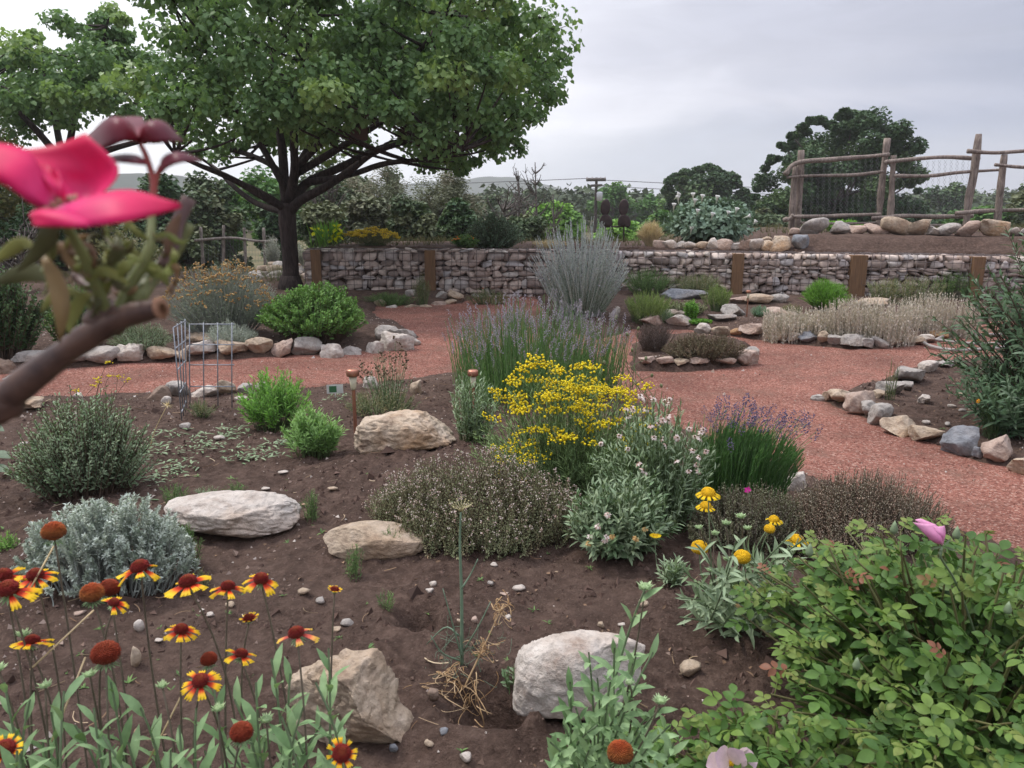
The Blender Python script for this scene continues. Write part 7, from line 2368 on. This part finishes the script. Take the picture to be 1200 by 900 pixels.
# the bloom
g = Geo(); q = atD(74, 244, .27)
for s_ in spiny_ball(q, (.2, -.2, 1), .0045, .5, 40, .9): g.add(*s_)
blm = g.build('bloom', plainmat('stamens', (.55, .32, .25), (.35, .2, .12)), nr)
E = .27
petal_obj(blm, M_MAG, [(76, 246, E), (40, 242, E - .006), (0, 216, E - .012), (-60, 190, E - .014)], [(74, 240, E), (50, 205, E - .004), (30, 178, E - .004), (-50, 160, E - .004)], E, (0, -.006, -.002), .0015, seed=1)
petal_obj(blm, M_MAG, [(72, 244, E), (48, 215, E + .004), (32, 192, E + .006), (16, 176, E + .010)], [(78, 243, E), (112, 232, E + .004), (138, 198, E + .006), (99, 157, E + .012)], E, (0, .010, -.002), .0012, seed=4)
petal_obj(blm, M_MAG, [(72, 246, E), (60, 222, E - .006), (44, 200, E - .004), (30, 184, E - .002)], [(74, 243, E), (74, 222, E - .010), (68, 205, E - .006), (62, 196, E)], E, (0, .004, -.001), .001, seed=7)
petal_obj(blm, M_MAG, [(76, 246, E), (105, 238, E + .006), (148, 224, E + .004), (213, 241, E - .004)], [(70, 250, E - .006), (95, 264, E - .020), (150, 258, E - .022), (213, 243, E - .006)], E, (0, -.004, .004), .001, seed=9)
petal_obj(blm, M_MAG, [(74, 248, E), (55, 246, E - .008), (40, 248, E - .014), (34, 252, E - .016)], [(80, 250, E - .004), (110, 262, E - .020), (84, 267, E - .024), (40, 264, E - .022)], E, (0, -.003, .002), .001, seed=12)
# sepals and spent parts below the bloom
def nleaf(pts, mat, w, name='leaf'):
    P = curve([atD(*p) for p in pts], 9); T = unit(np.gradient(P, axis=0)); s = np.cross(T, unit(P[4] - CAM))
    hw = w * np.sin(np.linspace(.12, 1, 9) * math.pi * .97)[:, None]
    V = np.stack([P - s * hw, P + unit(P[4] - CAM) * hw * .3, P + s * hw], 1).reshape(-1, 3)
    i = np.arange(27).reshape(9, 3); a, b, c_, d = i[:-1, :-1], i[:-1, 1:], i[1:, 1:], i[1:, :-1]
    o = Geo().add(V, np.stack([a, b, c_, a, c_, d], -1).reshape(-1, 3), (rng.random(), .5, rng.random())).build(name, mat, nr)
    m = o.modifiers.new('thickness', 'SOLIDIFY'); m.thickness = .0005
    return o


M_DEAD = leafmat('withered_petal', (.34, .24, .17), (.40, .31, .23), (.22, .14, .09), .6, .3, gain=1.1)
M_DULL = leafmat('dull_leaf', (.12, .135, .06), (.16, .14, .075), None, trans=.3, rough=.4, gain=1.1)
for pts_, m_, w in (([(62, 258, .28), (55, 280, .28), (40, 300, .285), (20, 318, .29)], M_DULL, .008), ([(50, 300, .30), (66, 330, .30), (72, 365, .30), (70, 402, .305)], M_OLV, .007),
                    ([(108, 345, .31), (95, 350, .31), (84, 375, .31), (80, 392, .31)], M_OLV, .005), ([(150, 300, .33), (168, 310, .33), (188, 320, .33), (198, 336, .33)], M_OLV, .006),
                    ([(176, 280, .325), (195, 275, .325), (210, 284, .325), (222, 282, .33)], M_OLV, .003), ([(176, 282, .325), (160, 272, .32), (150, 262, .32), (146, 275, .32)], M_OLV, .003),
                    ([(120, 330, .32), (128, 305, .32), (140, 290, .32), (158, 282, .32)], M_OLV, .005), ([(90, 320, .31), (80, 300, .31), (88, 282, .31), (105, 275, .31)], M_OLV, .005),
                    ([(100, 330, .31), (115, 318, .31), (135, 322, .31), (152, 335, .31)], M_OLV, .005), ([(60, 300, .31), (70, 290, .31), (85, 292, .31), (95, 300, .31)], M_DEAD, .005),
                    ([(70, 330, .32), (45, 320, .32), (20, 322, .32), (-10, 335, .32)], M_DULL, .009), ([(112, 300, .31), (100, 290, .31), (80, 295, .31), (72, 305, .31)], M_DEAD, .006),
                    ([(196, 300, .33), (198, 280, .33), (205, 262, .33), (212, 250, .33)], M_DEAD, .005), ([(95, 345, .315), (75, 342, .315), (60, 350, .315), (48, 366, .315)], M_OLV, .005),
                    ([(140, 340, .32), (132, 318, .32), (118, 308, .32), (104, 312, .32)], M_DULL, .006), ([(165, 300, .325), (150, 292, .325), (138, 300, .325), (128, 316, .325)], M_OLV, .004),
                    ([(40, 290, .30), (26, 285, .30), (8, 296, .30), (-12, 310, .30)], M_OLV, .006), ([(120, 372, .32), (116, 352, .32), (124, 336, .32), (136, 326, .32)], M_OLV, .005)):
    nleaf(pts_, m_, w * .5)
for i in range(34):      # thin bits: sepals, tendrils and small young leaves
    x0, y0 = rng.uniform(45, 215), rng.uniform(268, 345)
    a_, l_ = rng.uniform(0, 6.28), rng.uniform(18, 46)
    q_ = [(x0 + math.cos(a_ + k * .35) * l_ * k / 3, y0 + math.sin(a_ + k * .35) * l_ * k / 3, .315 + rng.uniform(-.015, .02)) for k in range(4)]
    nleaf(q_, [M_OLV, M_OLV, M_DEAD, M_DULL][i % 4], rng.uniform(.0009, .0028))
# broad leaf low at the left edge
b_ = G(-20, 560)
bl_ = thing('broad_leaf_plant', 'broad bluish leaves poking in at the left edge below the rose cane', 'leafy plant', b_)
for (x, y, dx) in ((4, 500, .9), (12, 548, 1.0), (0, 580, 1.1), (14, 532, .3)):
    p = at(x - 25, y, b_[1] + rng.normal(0, .05))
    V, F, A = inst(OVALN, p[None], np.array([[1, -.3, .1]]), np.array([[0, -.3, 1.]]), .11, wid=.8); Geo().add(V, F, A).build('leaf', leafmat('blue_leaf', (.085, .13, .085), (.12, .17, .11), gain=1.1), bl_)

# tiny weeds over the soil of the front bed
pts = rand_ground(900, -3.4, 3.4, 1.3, 6.5, False)
pts = pts[vnoise(pts[:, 0] * 1.1, pts[:, 1] * 1.1, 44) > .1]
P = np.repeat(pts, 7, 0)
a = rng.uniform(0, 6.28, len(P))
V, F, A = inst(LANCE, P, np.stack([np.cos(a), np.sin(a), rng.uniform(.1, 1.2, len(P))], 1), [0, 0, 1.], np.repeat(rng.uniform(.006, .022, len(pts)), 7) * rng.uniform(.6, 1.2, len(P)), wid=1.1)
tag(Geo().add(V, F, A).build('weed_seedlings', M_MID), 'tiny green weed seedlings sprinkled over the brown soil', 'weeds', kind='stuff')

# ------------------------------------------------------------------ haze over the whole place
def haze(density):
    g = Geo(); boxgeo(g, (0, 440, 25), (1790, 910, 74), 0)
    m = bpy.data.materials.new('haze'); m.use_nodes = True
    nt = m.node_tree; nt.nodes.remove(nt.nodes['Principled BSDF'])
    v = nt.nodes.new('ShaderNodeVolumePrincipled')
    v.inputs['Color'].default_value = (.97, .98, 1.0, 1)
    v.inputs['Density'].default_value = density
    v.inputs['Anisotropy'].default_value = .2
    nt.links.new(v.outputs[0], nt.nodes['Material Output'].inputs['Volume'])
    o = g.build('haze', m, smooth=False)
    tag(o, 'thin pale haze over the garden and hills', 'haze', kind='stuff')
    return o


haze(.0008)
